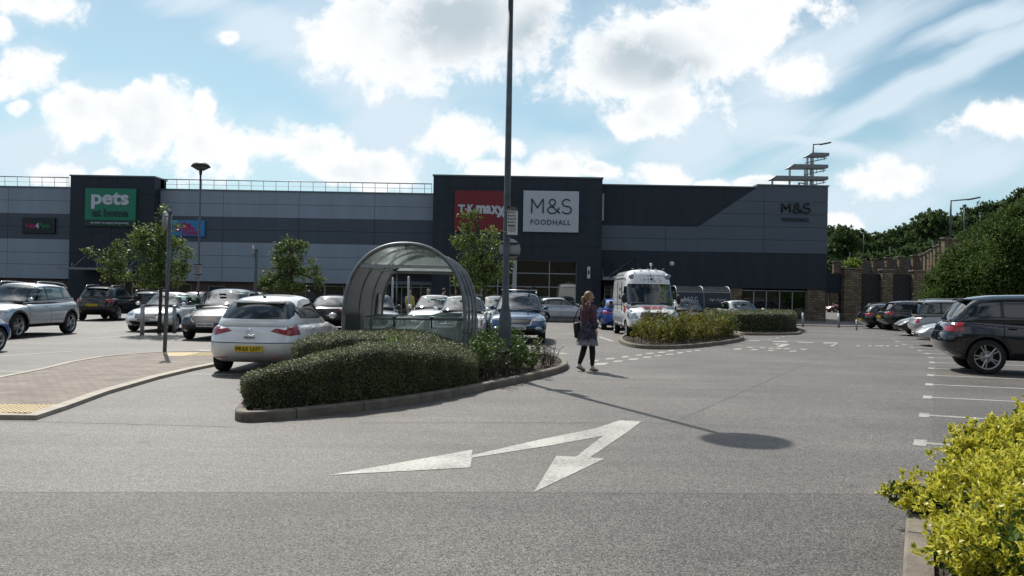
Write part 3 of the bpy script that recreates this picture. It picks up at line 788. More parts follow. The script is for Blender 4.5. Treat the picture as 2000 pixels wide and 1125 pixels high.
    m1, m2 = wheel_parts(wr, ww, spokes, darkrim, .70 if kind in ('suv',) else .68, twin)
    for wx in (S['fx'], S['rx']):
        for sg in (1, -1):
            o = bpy.data.objects.new('wheel', m1); link(o, root); o.location = (wx, sg*(Wd/2-.035-ww/2), wr)
            o.rotation_euler = (0, random.uniform(0, 1.2), math.pi if sg > 0 else 0)
            r = bpy.data.objects.new('rim', m2); link(r, o)
    # mirrors
    for sg in (1, -1):
        b = bmesh.new(); mz = S['dlo'][0][1]+(.06 if not van else .16); mx_ = S['panes'][0][0]-.06
        sz = (.055, .088, .062) if not van else (.09, .09, .19)
        my = sg*(Wd/2*.945+.035+(.06 if van else 0))
        ellip(b, (mx_, my, mz), sz, 12, 8, 0)
        bar(b, (mx_, sg*(S['Wb']/2-.08), mz-.03), (mx_, my, mz-.02), .022, 6, 1)
        obj('mirror', b, [MT['black'] if van else pm, MT['black']], root, True)
        for x in sx[1:]:
            if van: continue
            b = bmesh.new(); yv = sg*(Wd/2*.985); zz = S['dlo'][0][1]-.13
            bx(b, (x+.16, yv, zz), (.17, .045, .025), bev=.009); obj('door_handle', b, pm if kind != 'van' else MT['black'], root, True)
    if (S['rails'] if rails is None else rails):
        for sg in (1, -1):
            b = bmesh.new(); pts = []
            for k in range(11):
                x = S['roof'][1]-.12-(S['roof'][1]-S['roof'][0]-.25)*k/10; e = 1 if 0 < k < 10 else 0
                pts.append((x, sg*(S['Wt']/2-.05), sinterp(S['zr'], x)-.04+.075*e))
            tube(b, pts, .017, 6); obj('roof_rail', b, MT['silver'], root, True)
    # number plate
    if plate:
        fr_ = plate_side == 'f'
        b = bmesh.new(); px_ = front_x+.012 if fr_ else rear_x-.012
        bx(b, (px_, 0, S['plate_f'] if fr_ else S['plate_r']), (.012, .52, .112), bev=.003)
        p = obj('number_plate', b, MT['plate_w'] if fr_ else MT['plate_y'], root, False)
        rot = (R(90), 0, R(90)) if fr_ else (R(90), 0, R(-90))
        lettering(plate, .46, .068, (px_+(.008 if fr_ else -.008), 0, S['plate_f'] if fr_ else S['plate_r']), MT['ink'], p, rot, bold=.012, depth=.004, spacing=1.05)
    if grille_bar and emb_f:
        b = bmesh.new(); gz = sum(p[1] for p in S['grille'])/len(S['grille'])
        for dz in (-.03, .03): bx(b, (emb_f+.004, 0, gz+dz), (.012, .66, .012))
        obj('grille_bar', b, MT['silver'], root)
    if extras: extras(root, S, dict(front=front_x, rear=rear_x, emb_f=emb_f, emb_r=emb_r, pm=pm))
    # wipers
    b = bmesh.new()
    for yy in (-.5, .1):
        zz = S['ws'][2]+.01; bar(b, (S['base'][1]-.08, yy, zz), (S['base'][1]-.15, yy+.52, zz+.04), .008, 4)
    obj('wiper', b, MT['black'], root)
    return root
# ---------------------------------------------------------------- ground and paving
def build_ground():
    bm = bmesh.new(); sheet(bm, [(-500, -60, 0), (500, -60, 0), (500, 900, 0), (-500, 900, 0)])
    struct('ground', bm, MT['asphalt'])
    # coarser near lane, self-shade of its grain put into the darker colour; browner surfacing in the bays on the right
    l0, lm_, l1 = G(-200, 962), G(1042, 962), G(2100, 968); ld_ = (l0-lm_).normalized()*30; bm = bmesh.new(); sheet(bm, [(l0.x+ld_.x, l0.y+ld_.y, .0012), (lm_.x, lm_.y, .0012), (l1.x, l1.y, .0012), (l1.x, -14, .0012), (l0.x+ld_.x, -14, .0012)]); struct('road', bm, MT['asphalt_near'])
    T_ = [G(p, q) for p, q in ((1817, 900), (1822, 800), (1826, 751), (1829, 720), (1824, 700), (1790, 680), (1760, 665), (1700, 650))]
    bm = bmesh.new(); sheet(bm, [(p.x, p.y, .0012) for p in T_]+[(T_[-1].x+16, T_[-1].y-6, .0012), (26, 6, .0012), (T_[0].x+.3, T_[0].y-1, .0012)]); struct('parking_bays', bm, MT['asphalt_bay'])
    # seams and patched strips in the asphalt
    for (p0, p1, w) in (((-200, 962), (1040, 962), .018), ((1045, 962), (2100, 968), .010), ((700, 826), (1320, 826), .012), ((0, 822), (460, 834), .012), ((1318, 824), (1640, 682), .008)):
        a = G(*p0); b = G(*p1); d = (b-a).normalized(); n = Vector((-d.y, d.x, 0))*w
        bm = bmesh.new(); N_ = 60; pts = []
        L_ = []
        for k in range(N_+1):
            c = a+(b-a)*k/N_; j = n*(random.uniform(-.6, .6)); L_.append((c+n*random.uniform(.3, 1)+j, c-n*random.uniform(.3, 1)+j))
        for k in range(N_):
            vs = [bm.verts.new((p.x, p.y, .002)) for p in (L_[k][0], L_[k][1], L_[k+1][1], L_[k+1][0])]
            f = bm.faces.new(vs); f.normal_update()
            if f.normal.z < 0: f.normal_flip()
        struct('road_seam', bm, mat('seam_tar%d' % random.randint(0, 999), (.045, .043, .042), .7))
    # pavement in front of the shops
    bm = bmesh.new(); prism(bm, [(-60, 48.5), (-6, 48.5), (-6, 50.5), (8, 50.5), (8, 48.2), (33, 47.2), (33, 57.5), (-60, 57.5)], 0, .05)
    struct('pavement', bm, MT['slabs'])
build_ground()

def marking(polys, name='road_marking', z=.004):
    bm = bmesh.new()
    for poly in polys: sheet(bm, [(*G(px, py).xy, z) for px, py in poly])
    return struct(name, bm, MT['paint_w'])
def paint_mat():
    m = bpy.data.materials.new('worn_road_paint'); m.use_nodes = True; nt = m.node_tree; N = nt.nodes.new; L = nt.links.new
    b = nt.nodes['Principled BSDF']; tc = N('ShaderNodeTexCoord')
    n = N('ShaderNodeTexNoise'); n.inputs['Scale'].default_value = 26; n.inputs['Detail'].default_value = 8; n.inputs['Roughness'].default_value = .7; L(tc.outputs['Object'], n.inputs['Vector'])
    n2 = N('ShaderNodeTexNoise'); n2.inputs['Scale'].default_value = 1.6; n2.inputs['Detail'].default_value = 4; L(tc.outputs['Object'], n2.inputs['Vector'])
    a = N('ShaderNodeMath'); a.operation = 'MULTIPLY_ADD'; L(n2.outputs['Fac'], a.inputs[0]); a.inputs[1].default_value = .55; L(n.outputs['Fac'], a.inputs[2])
    r = N('ShaderNodeMapRange'); L(a.outputs[0], r.inputs['Value']); r.inputs['From Min'].default_value = .62; r.inputs['From Max'].default_value = .90
    mx = N('ShaderNodeMix'); mx.data_type = 'RGBA'; L(r.outputs[0], mx.inputs[0]); mx.inputs[6].default_value = (.19, .18, .165, 1); mx.inputs[7].default_value = (.47, .455, .41, 1)
    L(mx.outputs[2], b.inputs['Base Color']); b.inputs['Roughness'].default_value = .65
    return m
MT['paint_w'] = paint_mat()

def dash(cx, cy, w, h, sk=6):
    return [(cx-w/2+sk, cy-h/2), (cx+w/2+sk, cy-h/2), (cx+w/2-sk, cy+h/2), (cx-w/2-sk, cy+h/2)]
def build_markings():
    marking([[(645, 928.4), (923, 878.7), (921, 890), (921.3, 894.8), (918.5, 913.7)],
             [(921, 890), (1055, 858.8), (1160, 837.8), (1177.5, 851.8), (1072.5, 871), (921.3, 894.8)],
             [(1160, 837.8), (1210.8, 821.3), (1252.8, 823.4), (1230, 841), (1177.5, 851.8)],
             [(1177.5, 851.8), (1230, 841), (1153, 893.8), (1125, 892.7)],
             [(1042.8, 962), (1086.5, 891), (1125, 892.7), (1153, 893.8), (1181, 896.6)]])
    z3 = lambda x, y: (1140+x/3.846, 620+y/3.846)
    d = []
    for x0, x1, y in ((60, 200, 351), (205, 310, 330), (320, 430, 314), (430, 520, 301), (520, 600, 288), (600, 690, 278), (690, 760, 267), (760, 820, 257), (820, 890, 248),
                      (20, 130, 325), (150, 250, 310), (275, 350, 296), (375, 450, 283), (455, 540, 271), (545, 630, 262), (620, 690, 250)):
        c = z3((x0+x1)/2, y); w = (x1-x0)/3.846*.84; h = (3.6 if y > 340 else 2.3 if y > 290 else 1.7)
        d.append([(c[0]-w/2, c[1]+h*.7), (c[0]-w/2+w*.25, c[1]-h*.5), (c[0]+w/2, c[1]-h*.7), (c[0]+w/2-w*.25, c[1]+h*.5)])
    marking(d, 'give_way_line')
    z8 = lambda x, y: (1380+x/5.623, 500+y/5.623)
    d = []
    for (x, y, w, h) in ((340, 1023, 80, 11), (525, 1029, 66, 11), (480, 1006, 66, 9), (615, 1010, 62, 9), (710, 1037, 66, 11), (712, 1014, 56, 9), (790, 1018, 66, 9), (880, 1020, 70, 9), (950, 1046, 66, 10),
                         (520, 932, 120, 8), (690, 914, 50, 6), (775, 900, 40, 6), (840, 890, 36, 5), (910, 880, 30, 4)):
        c = z8(x, y); d.append(dash(c[0], c[1], w/5.623, h/5.623, 2))
    d.append([z8(720, 935), z8(885, 938), z8(890, 950), z8(730, 944)]); d.append([z8(1000, 943), z8(1165, 948), z8(1170, 956), z8(1010, 951)])
    d.append([z8(1280, 950), z8(1448, 950), z8(1440, 960), z8(1290, 960)]); d.append([z8(1448, 950), z8(1440, 962), z8(1385, 992), z8(1355, 988)])
    d.append([z8(720, 962), z8(835, 962), z8(775, 976)]); d.append([z8(835, 965), z8(915, 970), z8(820, 1003), z8(760, 1000)])
    d.append([z8(950, 1018), z8(1000, 1014), z8(1045, 1030), z8(1110, 1018), z8(1105, 1030), z8(1045, 1038), z8(990, 1024)][:4])
    d.append([z8(1045, 1026), z8(1112, 1017), z8(1085, 1034), z8(1045, 1036)])
    for x in (1676, 1699, 1717, 1734, 1752): d.append(dash(x, 675.6, 5.5 if x != 1717 else 17, 1.6, 1))
    marking(d, 'road_marking')
    # bays on the right: a square at each line's end
    tips = [(1797, 865, 1990, 881), (1805, 811, 2060, 826.5), (1811, 776, 2080, 789), (1814.5, 751, 2090, 763), (1817.5, 733, 2090, 744.5), (1819, 719.5, 2090, 730.5), (1820.5, 708, 2090, 717.5),
            (1818, 698.5, 2090, 707), (1810, 690.5, 2050, 698), (1796, 684.5, 2050, 691), (1781, 678.5, 2000, 685), (1766, 673, 1990, 679), (1752, 666.5, 1950, 672), (1745, 660.5, 1950, 665.5), (1725, 655.5, 1900, 660), (1705, 651, 1850, 655), (1682, 647, 1800, 650)]
    d = []; q = []
    for i, (x, y, x2, y2) in enumerate(tips):
        a = G(x, y); b = G(x2, y2); t = (b-a).normalized(); a2 = G(*tips[i+1][:2]) if i+1 < len(tips) else None
        if a2 is not None: n = (a2-a).normalized()
        s = .115
        q.append([a-t*.065-n*.22, a+t*.065-n*.22, a+t*.065+n*.22, a-t*.065+n*.22]); q.append([a+t*.065-n*.06, b-n*.06, b+n*.06, a+t*.065+n*.06])
    for poly in q:
        bm = bmesh.new(); sheet(bm, [(p.x, p.y, .004) for p in poly]); struct('bay_marking', bm, MT['paint_w'])
    # bays on the left
    q = []
    for (x, y, x2, y2, w) in ((-40, 725, 80, 726.5, .05), (-40, 698, 120, 687.5, .05), (120, 687.5, 140, 687.2, .04), (170, 661, 275, 654, .05), (30, 658, 215, 648, .045), (330, 664, 400, 658, .05), (372, 731, 470, 732, .05),
                              (345, 690, 415, 691.5, .14), (385, 684, 412, 685, .10), (1170, 657.5, 1197, 667, .07), (1085, 660, 1150, 661, .04), (1080, 689, 1105, 691, .16), (1075, 672.5, 1105, 673, .05), (1100, 667, 1180, 666, .03),
                              (1095, 640, 1210, 641, .06), (1100, 652, 1180, 653, .05), (60, 655, 5, 663, .05)):
        a = G(x, y); b = G(x2, y2); t = (b-a).normalized(); n = Vector((-t.y, t.x, 0))*w
        bm = bmesh.new(); sheet(bm, [(p.x, p.y, .004) for p in (a-n, b-n, b+n, a+n)]); struct('bay_marking', bm, MT['paint_w'])
build_markings()

def smooth_loop(pts, n=3):
    for _ in range(n):
        o = []
        for i in range(len(pts)):
            a = Vector(pts[i]); b = Vector(pts[(i+1) % len(pts)]); o += [a*.75+b*.25, a*.25+b*.75]
        pts = o
    return pts
def inset(pts, d):
    n = len(pts); o = []
    ar = sum(pts[i][0]*pts[(i+1) % n][1]-pts[(i+1) % n][0]*pts[i][1] for i in range(n)); s = 1 if ar > 0 else -1
    for i in range(n):
        a = Vector(pts[i-1]); b = Vector(pts[i]); c = Vector(pts[(i+1) % n])
        t = (c-a); t = Vector((t.x, t.y)).normalized(); nn = Vector((-t.y, t.x))*s
        o.append(Vector((b.x+nn.x*d, b.y+nn.y*d)))
    return o
def kerb_island(world_pts, kw=.13, kh=.12, seglen=.9, name='kerb', sm=2):
    """raised kerb round a planting bed; the stones have open joints"""
    out = smooth_loop([Vector(p[:2]) for p in world_pts], sm); inn = inset(out, kw); n = len(out)
    bm = bmesh.new(); acc = 0
    for i in range(n):
        j = (i+1) % n; a, b, c, d = out[i], out[j], inn[j], inn[i]; L_ = (b-a).length
        def vv(p, z): return bm.verts.new((p.x, p.y, z))
        a2 = a+(d-a)*.12; b2 = b+(c-b)*.12
        f = [(vv(a, 0), vv(b, 0), vv(b, kh-.02), vv(a, kh-.02)), (vv(a, kh-.02), vv(b, kh-.02), vv(b2, kh), vv(a2, kh)), (vv(a2, kh), vv(b2, kh), vv(c, kh), vv(d, kh)), (vv(d, kh), vv(c, kh), vv(c, kh-.08), vv(d, kh-.08))]
        for q in f: bm.faces.new(q)
        acc += L_
        if acc > seglen:
            acc = 0; t = (d-a).normalized(); u = (b-a).normalized()*.006
            k_ = [(a-u-t*.003, 0), (a+u-t*.003, 0), (a+u-t*.003, kh+.002), (a-u-t*.003, kh+.002)]
            fj = bm.faces.new([bm.verts.new((p.x, p.y, z)) for p, z in k_]); fj.material_index = 1
            fj = bm.faces.new([bm.verts.new((p.x, p.y, kh+.003)) for p in (a-u, a+u, d+u, d-u)]); fj.material_index = 1
    bmesh.ops.recalc_face_normals(bm, faces=bm.faces[:])
    struct(name, bm, [MT['kerb'], MT['joint']])
    bm = bmesh.new(); vs = [bm.verts.new((p.x, p.y, kh-.05)) for p in inset(out, kw*.9)]
    cen = sum((v.co for v in vs), Vector())/len(vs); cv = bm.verts.new(cen)
    for i in range(len(vs)): bm.faces.new((vs[i], vs[(i+1) % len(vs)], cv))
    bmesh.ops.recalc_face_normals(bm, faces=bm.faces[:])
    bmesh.ops.subdivide_edges(bm, edges=bm.edges[:], cuts=3, use_grid_fill=True)
    for v in bm.verts:
        if (v.co-cen).length > .2: v.co.z += random.uniform(-.01, .02)
    if sum(f.normal.z for f in bm.faces) < 0: bmesh.ops.reverse_faces(bm, faces=bm.faces[:])
    struct('planting_bed', bm, MT['soil'])
    # chips of bark
    pts, _ = None, None
    return out

IA = [G(452, 816), G(470, 826), G(540, 822), G(640, 811), G(750, 798), G(860, 781), G(950, 763), G(1030, 745), G(1095, 729), G(1113, 718), G(1100, 706), G(1050, 697),
      Vector((-.2, 19.2, 0)), Vector((-.75, 18.2, 0)), Vector((-.85, 16.6, 0)), Vector((-3.4, 16.6, 0)), Vector((-3.9, 14.5, 0)), Vector((-3.75, 12, 0))]
kerb_island(IA)
IB = [G(1206, 663), G(1212, 674), G(1245, 681.5), G(1300, 683), G(1350, 680.5), G(1400, 675), G(1440, 669), G(1457, 663), G(1440, 655), G(1380, 648), G(1300, 645), G(1235, 650)]
kerb_island(IB)
IC = [G(1436, 650), G(1445, 655), G(1500, 655.5), G(1562, 654.5), G(1566, 650), G(1562, 643), G(1500, 638), G(1380, 636), G(1340, 640), G(1390, 646)]
kerb_island(IC, kh=.10)
ID = [G(1770, 930), G(1763, 1020), G(1750, 1180), Vector((2.0, 3.4, 0)), Vector((8.5, 2.8, 0)), Vector((10.5, 5.6, 0)), G(2150, 905), G(1960, 905), G(1840, 915), G(1800, 926)]
k0, k1 = G(1775, 931, .12), G(1762, 1125, .12); kd = (k0-k1).normalized()
ID = [k0-Vector((kd.y, -kd.x, 0))*0]+[k0-kd*d for d in (.9, 1.8, 2.7, 3.6)]+[k0-kd*4.2+Vector((6, -.6, 0)), Vector((9.5, 4.2, 0)), Vector((8.2, 6.5, 0)), k0+Vector((2.0, -.35, 0)), k0+Vector((.6, -.09, 0))]
kerb_island(ID, kw=.155, sm=0)

def build_paving():
    up = [(-60, 757), (0, 742), (40, 734), (80, 726), (140, 711), (200, 700.5), (250, 695.5), (300, 692), (360, 690), (430, 690)]
    lo = [(430, 712), (370, 724), (300, 741), (200, 770), (115, 801), (62, 819), (0, 817), (-60, 816)]
    P = [G(*p).xy for p in up+lo]
    bm = bmesh.new(); prism(bm, P, 0, .045); struct('pavement', bm, MT['pavers'])
    def edge(line, w, name='kerb'):
        bm = bmesh.new(); pts = [G(*p) for p in line]; L_, R_ = [], []
        for i, p in enumerate(pts):
            t = (pts[min(i+1, len(pts)-1)]-pts[max(i-1, 0)]).normalized(); n = Vector((-t.y, t.x, 0))*w/2; L_.append(p+n); R_.append(p-n)
        for i in range(len(pts)-1):
            q = [L_[i], L_[i+1], R_[i+1], R_[i]]
            prism(bm, [(p.x, p.y) for p in q], 0, .055)
        bmesh.ops.recalc_face_normals(bm, faces=bm.faces[:]); struct(name, bm, MT['palekerb'])
    edge(up, .12); edge(lo, .17)
    # blister paving at the crossings
    for poly in ([(-60, 797), (115, 797), (64, 814), (-60, 813)], [(316, 692.5), (430, 692), (430, 699), (330, 699.5)]):
        pw = [G(*p) for p in poly]
        bm = bmesh.new(); sheet(bm, [(p.x, p.y, .05) for p in pw])
        a, b, d = pw[0], pw[1], pw[3]
        x0, x1 = min(p.x for p in pw), max(p.x for p in pw); y0, y1 = min(p.y for p in pw), max(p.y for p in pw)
        def inside(x, y):
            s = 0
            for i in range(4):
                p, q = pw[i], pw[(i+1) % 4]; c = (q.x-p.x)*(y-p.y)-(q.y-p.y)*(x-p.x); s += 1 if c > 0 else -1
            return abs(s) == 4
        y = y0+.05
        while y < y1:
            x = max(x0, -7.5)+.03
            while x < x1:
                if inside(x, y):
                    r = .014; vs = [bm.verts.new((x+r*math.cos(k*math.pi/3), y+r*math.sin(k*math.pi/3), .051)) for k in range(6)]
                    t = [bm.verts.new((x+r*.6*math.cos(k*math.pi/3), y+r*.6*math.sin(k*math.pi/3), .057)) for k in range(6)]
                    for k in range(6): bm.faces.new((vs[k], vs[(k+1) % 6], t[(k+1) % 6], t[k]))
                    bm.faces.new(t)
                x += .066
            y += .066
        struct('tactile_paving', bm, MT['tactile'])
build_paving()

# ---------------------------------------------------------------- the retail building
YB = 57.0
def X(px, py=450, Y=YB): return A(px, py, Y).x
def Z(px, py, Y=YB): return A(px, py, Y).z
def xz_poly(bm, pts, y0, y1, mi=0):
    f = [bm.verts.new((p[0], y0, p[1])) for p in pts]; b = [bm.verts.new((p[0], y1, p[1])) for p in pts]; n = len(pts)
    ff = bm.faces.new(f); ff.material_index = mi
    for i in range(n): q = bm.faces.new((f[i], b[i], b[(i+1) % n], f[(i+1) % n])); q.material_index = mi
    bmesh.ops.recalc_face_normals(bm, faces=bm.faces[:])
def bb(bm, x0, x1, y0, y1, z0, z1, mi=0): bx(bm, ((x0+x1)/2, (y0+y1)/2, (z0+z1)/2), (x1-x0, y1-y0, z1-z0), mi=mi)
def panels(bm, x0, x1, z0, z1, xs, zs, y0, y1, g=.022):
    xb = [x0]+[x for x in xs if x0+.05 < x < x1-.05]+[x1]; zb = [z0]+sorted(z for z in zs if z0+.05 < z < z1-.05)+[z1]
    for a, b in zip(xb, xb[1:]):
        for c, d in zip(zb, zb[1:]): bb(bm, a+(g/2 if a > x0 else 0), b-(g/2 if b < x1 else 0), y0, y1, c+(g/2 if c > z0 else 0), d-(g/2 if d < z1 else 0))
def window(root, x0, x1, z0, z1, y, vx=(), hz=(), fw=.07, name='window', back=1.6, posters=()):
    bm = bmesh.new()
    for x in [x0, *vx, x1]: bb(bm, x-fw/2, x+fw/2, y-.05, y+.05, z0, z1)
    for z in [z0, *hz, z1]:
        xs = sorted([x0, *vx, x1])
        for a, b in zip(xs, xs[1:]): bb(bm, a+fw/2, b-fw/2, y-.045, y+.045, z-fw/2, z+fw/2)
    fr = obj(name, bm, MT['winframe'], root)
    bm = bmesh.new(); vs = [bm.verts.new(p) for p in ((x0, y+.02, z0), (x1, y+.02, z0), (x1, y+.02, z1), (x0, y+.02, z1))]; bm.faces.new(vs)
    obj('pane', bm, MT['shopglass'], fr)
    return fr

def build_building():
    root = thing('retail_building', 'long grey and black panelled retail building with two dark blocks over its entrances', 'building', (0, 0, 0))
    XL = -62.0; x845 = X(845); x1176 = X(1176); x1617 = X(1616.5, 430); xp0, xp1 = X(136), X(311)
    zt, zb1, zb2, zg = 8.55, 6.72, 4.90, 2.12
    jx = [X(p) for p in (-305, -157, -9+24, 139+148*0, 287, 435, 583, 731)]
    # dark core of the building, roof deck
    bm = bmesh.new(); bb(bm, XL, x1617-.05, YB+.9, 96, 0, 8.3); obj('roof_deck', bm, MT['clad_d'], root)
    bm = bmesh.new(); bb(bm, XL, x845, YB+.12, YB+.9, zg+.05, zt-.05); bb(bm, x1176, x1617-.05, YB+.12, YB+.9, 2.3, 9.1); obj('panel_backing', bm, MT['joint'], root)
    # left wing
    for a, b in ((XL, xp0), (xp1-.2, x845)):
        bm = bmesh.new(); panels(bm, a, b, zb1, zt, jx, [7.64], YB, YB+.11); obj('light_cladding', bm, MT['clad_l'], root)
        bm = bmesh.new(); panels(bm, a, b, zg, zb2, jx, [3.96, 3.12], YB, YB+.11); obj('light_cladding', bm, MT['clad_l'], root)
    for a, b in ((XL, xp0), (xp1-.2, x845)):
        bm = bmesh.new(); panels(bm, a, b, zb2, zb1, jx, [5.8], YB+.01, YB+.11); obj('dark_band', bm, MT['clad_m'], root)
    for a, b in ((XL, xp0), (xp1, x845-.002)):
        bm = bmesh.new(); bb(bm, a, b, YB-.06, YB+.5, zt, zt+.09); obj('coping', bm, MT['coping'], root)
    # shopfront under the left wing
    bm = bmesh.new()
    def strip(x0, x1, holes, mi_y=YB+.35):
        xs = [x0]
        for a, b, z0, z1 in holes:
            bb(bm, xs[-1], a, mi_y, mi_y+.3, 0, zg+.05)
            if z0 > 0: bb(bm, a, b, mi_y, mi_y+.3, 0, z0)
            bb(bm, a, b, mi_y, mi_y+.3, z1, zg+.05); xs.append(b)
        bb(bm, xs[-1], x1, mi_y, mi_y+.3, 0, zg+.05)
    H1 = [(X(5), X(21), .5, 1.95), (X(62), X(118), .5, 1.95)]
    H2 = [(X(345), X(372), .3, 1.9), (X(405), X(437), .5, 1.8), (X(596), X(672), .15, 1.95), (X(690), X(755), .15, 1.95)]
    strip(XL, xp0, H1); strip(xp1-.2, X(762), H2)
    obj('brick_wall', bm, MT['brick'], root)
    for a, b, c, d in H1+H2:
        n = max(1, int((b-a)/1.3)); window(root, a, b, c, d, YB+.42, [a+(b-a)*k/n for k in range(1, n)], [])
    # posters in the windows
    for (px0, px1, z0, z1, col) in ((346, 371, .4, 1.7, (.03, .20, .22)), (406, 436, .6, 1.7, (.03, .18, .42)), (6, 20, .6, 1.8, (.12, .2, .32)), (64, 117, .7, 1.5, (.03, .10, .04)), (610, 630, .5, 1.5, (.25, .26, .27))):
        b = bmesh.new(); bb(b, X(px0), X(px1), YB+.46, YB+.48, z0, z1); obj('poster', b, mat('poster_%d' % px0, col, .6), root)
    # recessed entrance left of the tall block
    window(root, X(765), X(842), .05, 2.35, YB+.5, [X(785), X(804), X(823)], [1.95], name='entrance_doors')
    bm = bmesh.new(); bb(bm, X(758), x845, YB-.02, YB+.4, 2.36, 2.9); obj('fascia', bm, MT['clad_m'], root)
    bm = bmesh.new(); bb(bm, X(738), X(843), YB-2.6, YB-.05, 3.02, 3.16); bb(bm, X(738), X(843), YB-2.7, YB-2.6, 2.95, 3.25); obj('canopy', bm, MT['galv'], root)
    for px in (745, 775): 
        b = bmesh.new(); bar(b, (X(px, 560, YB-2.4), YB-2.4, 0), (X(px, 560, YB-2.4), YB-2.4, 3.0), .06, 8); obj('canopy_post', b, MT['galv'], root)
    # block over the pet shop
    yf = YB-1.0; a, b_ = X(136, 440, yf), X(300, 440, yf); zt2 = Z(136, 341, yf); xe0, xe1 = X(218, 560, yf), X(285, 560, yf)
    bm = bmesh.new()
    panels(bm, a, b_, 2.5, zt2-.1, [X(218, 450, yf)], [3.9, 5.3, 6.7, 8.1], yf, YB+.9, .012)
    bb(bm, a, xe0, yf, YB+.9, 0, 2.5); bb(bm, xe1, b_, yf, YB+.9, 0, 2.5); bb(bm, b_, xp1-.2, YB-.02, YB+.9, 0, zt2-.1)
    obj('entrance_block', bm, MT['clad_d'], root)
    bm = bmesh.new(); bb(bm, a-.06, b_+.06, yf-.07, YB+1.0, zt2-.1, zt2); obj('coping', bm, MT['coping'], root)
    window(root, xe0, xe1, .05, 2.45, yf+.6, [xe0+(xe1-xe0)*k/4 for k in (1, 2, 3)], [2.1], name='entrance_doors')
    zc = Z(130, 525, yf-2); c0, c1 = X(119, 525, yf-2), X(262, 525, yf-2)
    bm = bmesh.new(); bb(bm, c0+.5, c1, yf-2.2, yf, zc-.05, zc+.05); bb(bm, c0, c1, yf-2.35, yf-2.2, zc-.03, zc+.10); obj('canopy', bm, MT['galv'], root)
    for dx in (.7, 2.4, 4.4):
        b = bmesh.new(); bar(b, (c0+dx, yf-2.0, zc+.05), (c0+dx+.5, yf, zc+1.5), .03, 6); bar(b, (c0+dx, yf-2.0, zc+.05), (c0+dx+.05, yf-2.0, zc+.45), .035, 6); obj('tie_rod', b, MT['galv'], root)
    # tall block with the two big signs
    yf = YB-1.5; a, b_ = X(845, 440, yf), X(1175.5, 440, yf); zt3 = Z(1010, 343.5, yf); g0, g1 = X(878, 550, yf), X(1126, 550, yf); gt = Z(1060, 509, yf)
    bm = bmesh.new(); pz = [gt+.01, 4.9, 5.9, 6.9, 7.9, 8.9]
    panels(bm, a, b_, gt, zt3-.1, [], pz, yf, YB+.95, .010)
    bb(bm, a, g0, yf, YB+.95, 0, gt); bb(bm, g1, b_, yf, YB+.95, 0, gt); bb(bm, g0, g1, yf, YB+.95, 0, .35)
    obj('entrance_block', bm, MT['clad_d'], root)
    bm = bmesh.new(); bb(bm, a-.06, b_+.06, yf-.07, YB+1.0, zt3-.1, zt3); obj('coping', bm, MT['coping'], root)
    vx = [X(p, 550, yf) for p in (909, 940, 972, 1003, 1073)]; hz = [Z(1060, p, yf) for p in (534, 560.5, 588)]
    window(root, g0, g1, .35, gt, yf+.25, vx, hz, fw=.06)
    bm = bmesh.new(); xx = X(1005, 550, yf); bb(bm, xx-.14, xx+.14, yf-.1, yf+.3, 0, gt); obj('column', bm, MT['galv_l'], root)
    # things inside the big window: ceiling lamps, shelving and a pale display
    for px in (930, 985, 1047, 1105):
        b = bmesh.new(); xx = X(px, 511, yf+2); bb(b, xx-.8, xx+.8, yf+1.0, yf+1.15, gt-.30, gt-.24)
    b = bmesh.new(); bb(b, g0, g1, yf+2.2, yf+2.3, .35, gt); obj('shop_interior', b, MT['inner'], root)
    b = bmesh.new(); bb(b, X(1103, 575, yf+1), X(1124, 575, yf+1), yf+.8, yf+1.2, .8, 2.5); bb(b, X(1112, 590, yf+1), X(1119, 590, yf+1), yf+.7, yf+.8, .9, 1.3); obj('display_stand', b, MT['white'], root)
    for px, c in ((930, (.28, .03, .03)), (945, (.1, .12, .3)), (915, (.25, .25, .25)), (975, (.2, .2, .2))):
        b = bmesh.new(); bb(b, X(px-5, 570, yf+1), X(px+5, 570, yf+1), yf+.9, yf+1.0, 1.0, 1.9); obj('poster', b, mat('display_%d' % px, c, .7), root)
    # right wing: dark with a light band that climbs into a corner panel
    zl0, zl1 = Z(1400, 492.3), Z(1270, 441.5); zr = Z(1300, 363.8); zr2 = Z(1550, 363.6)
    xk = X(1363, 441); xt = X(1484, 363)
    bm = bmesh.new(); panels(bm, x1176-.3, xk+.0, zl0, zl1, [X(1300)], [(zl0+zl1)/2], YB, YB+.11)
    jz = [Z(1550, p) for p in (394.3, 419.2, 444.0, 469.3)]
    # diagonal part, split at the joints
    def xd(z): return xk+(xt-xk)*(z-zl1)/(zr2-zl1)
    zz = [zl0]+sorted(jz)+[zr2]
    jv = X(1492, 430)
    for c, d in zip(zz, zz[1:]):
        c2, d2 = c+.011, d-.011
        xl = lambda z: xk if z <= zl1 else xd(z)
        pts = [(xl(c2)+.011, c2), (jv-.011, c2), (jv-.011, d2), (xl(d2)+.011, d2)]
        if c < zl1 < d: pts.append((xk+.011, zl1))
        if xl(d2) > jv-.1: pts = [(xl(c2), c2), (jv-.011, c2), (jv-.011, min(d2, zl1+(jv-.02-xk)/(xt-xk)*(zr2-zl1)))]
        f = [bm.verts.new((p[0], YB, p[1])) for p in pts]; r = [bm.verts.new((p[0], YB+.11, p[1])) for p in pts]; n = len(pts)
        bm.faces.new(f)
        for i in range(n): bm.faces.new((f[i], r[i], r[(i+1) % n], f[(i+1) % n]))
        bb(bm, jv+.011, x1617, YB, YB+.11, c2, d2)
    bmesh.ops.recalc_face_normals(bm, faces=bm.faces[:])
    obj('light_cladding', bm, MT['clad_l2'], root)
    bm = bmesh.new()
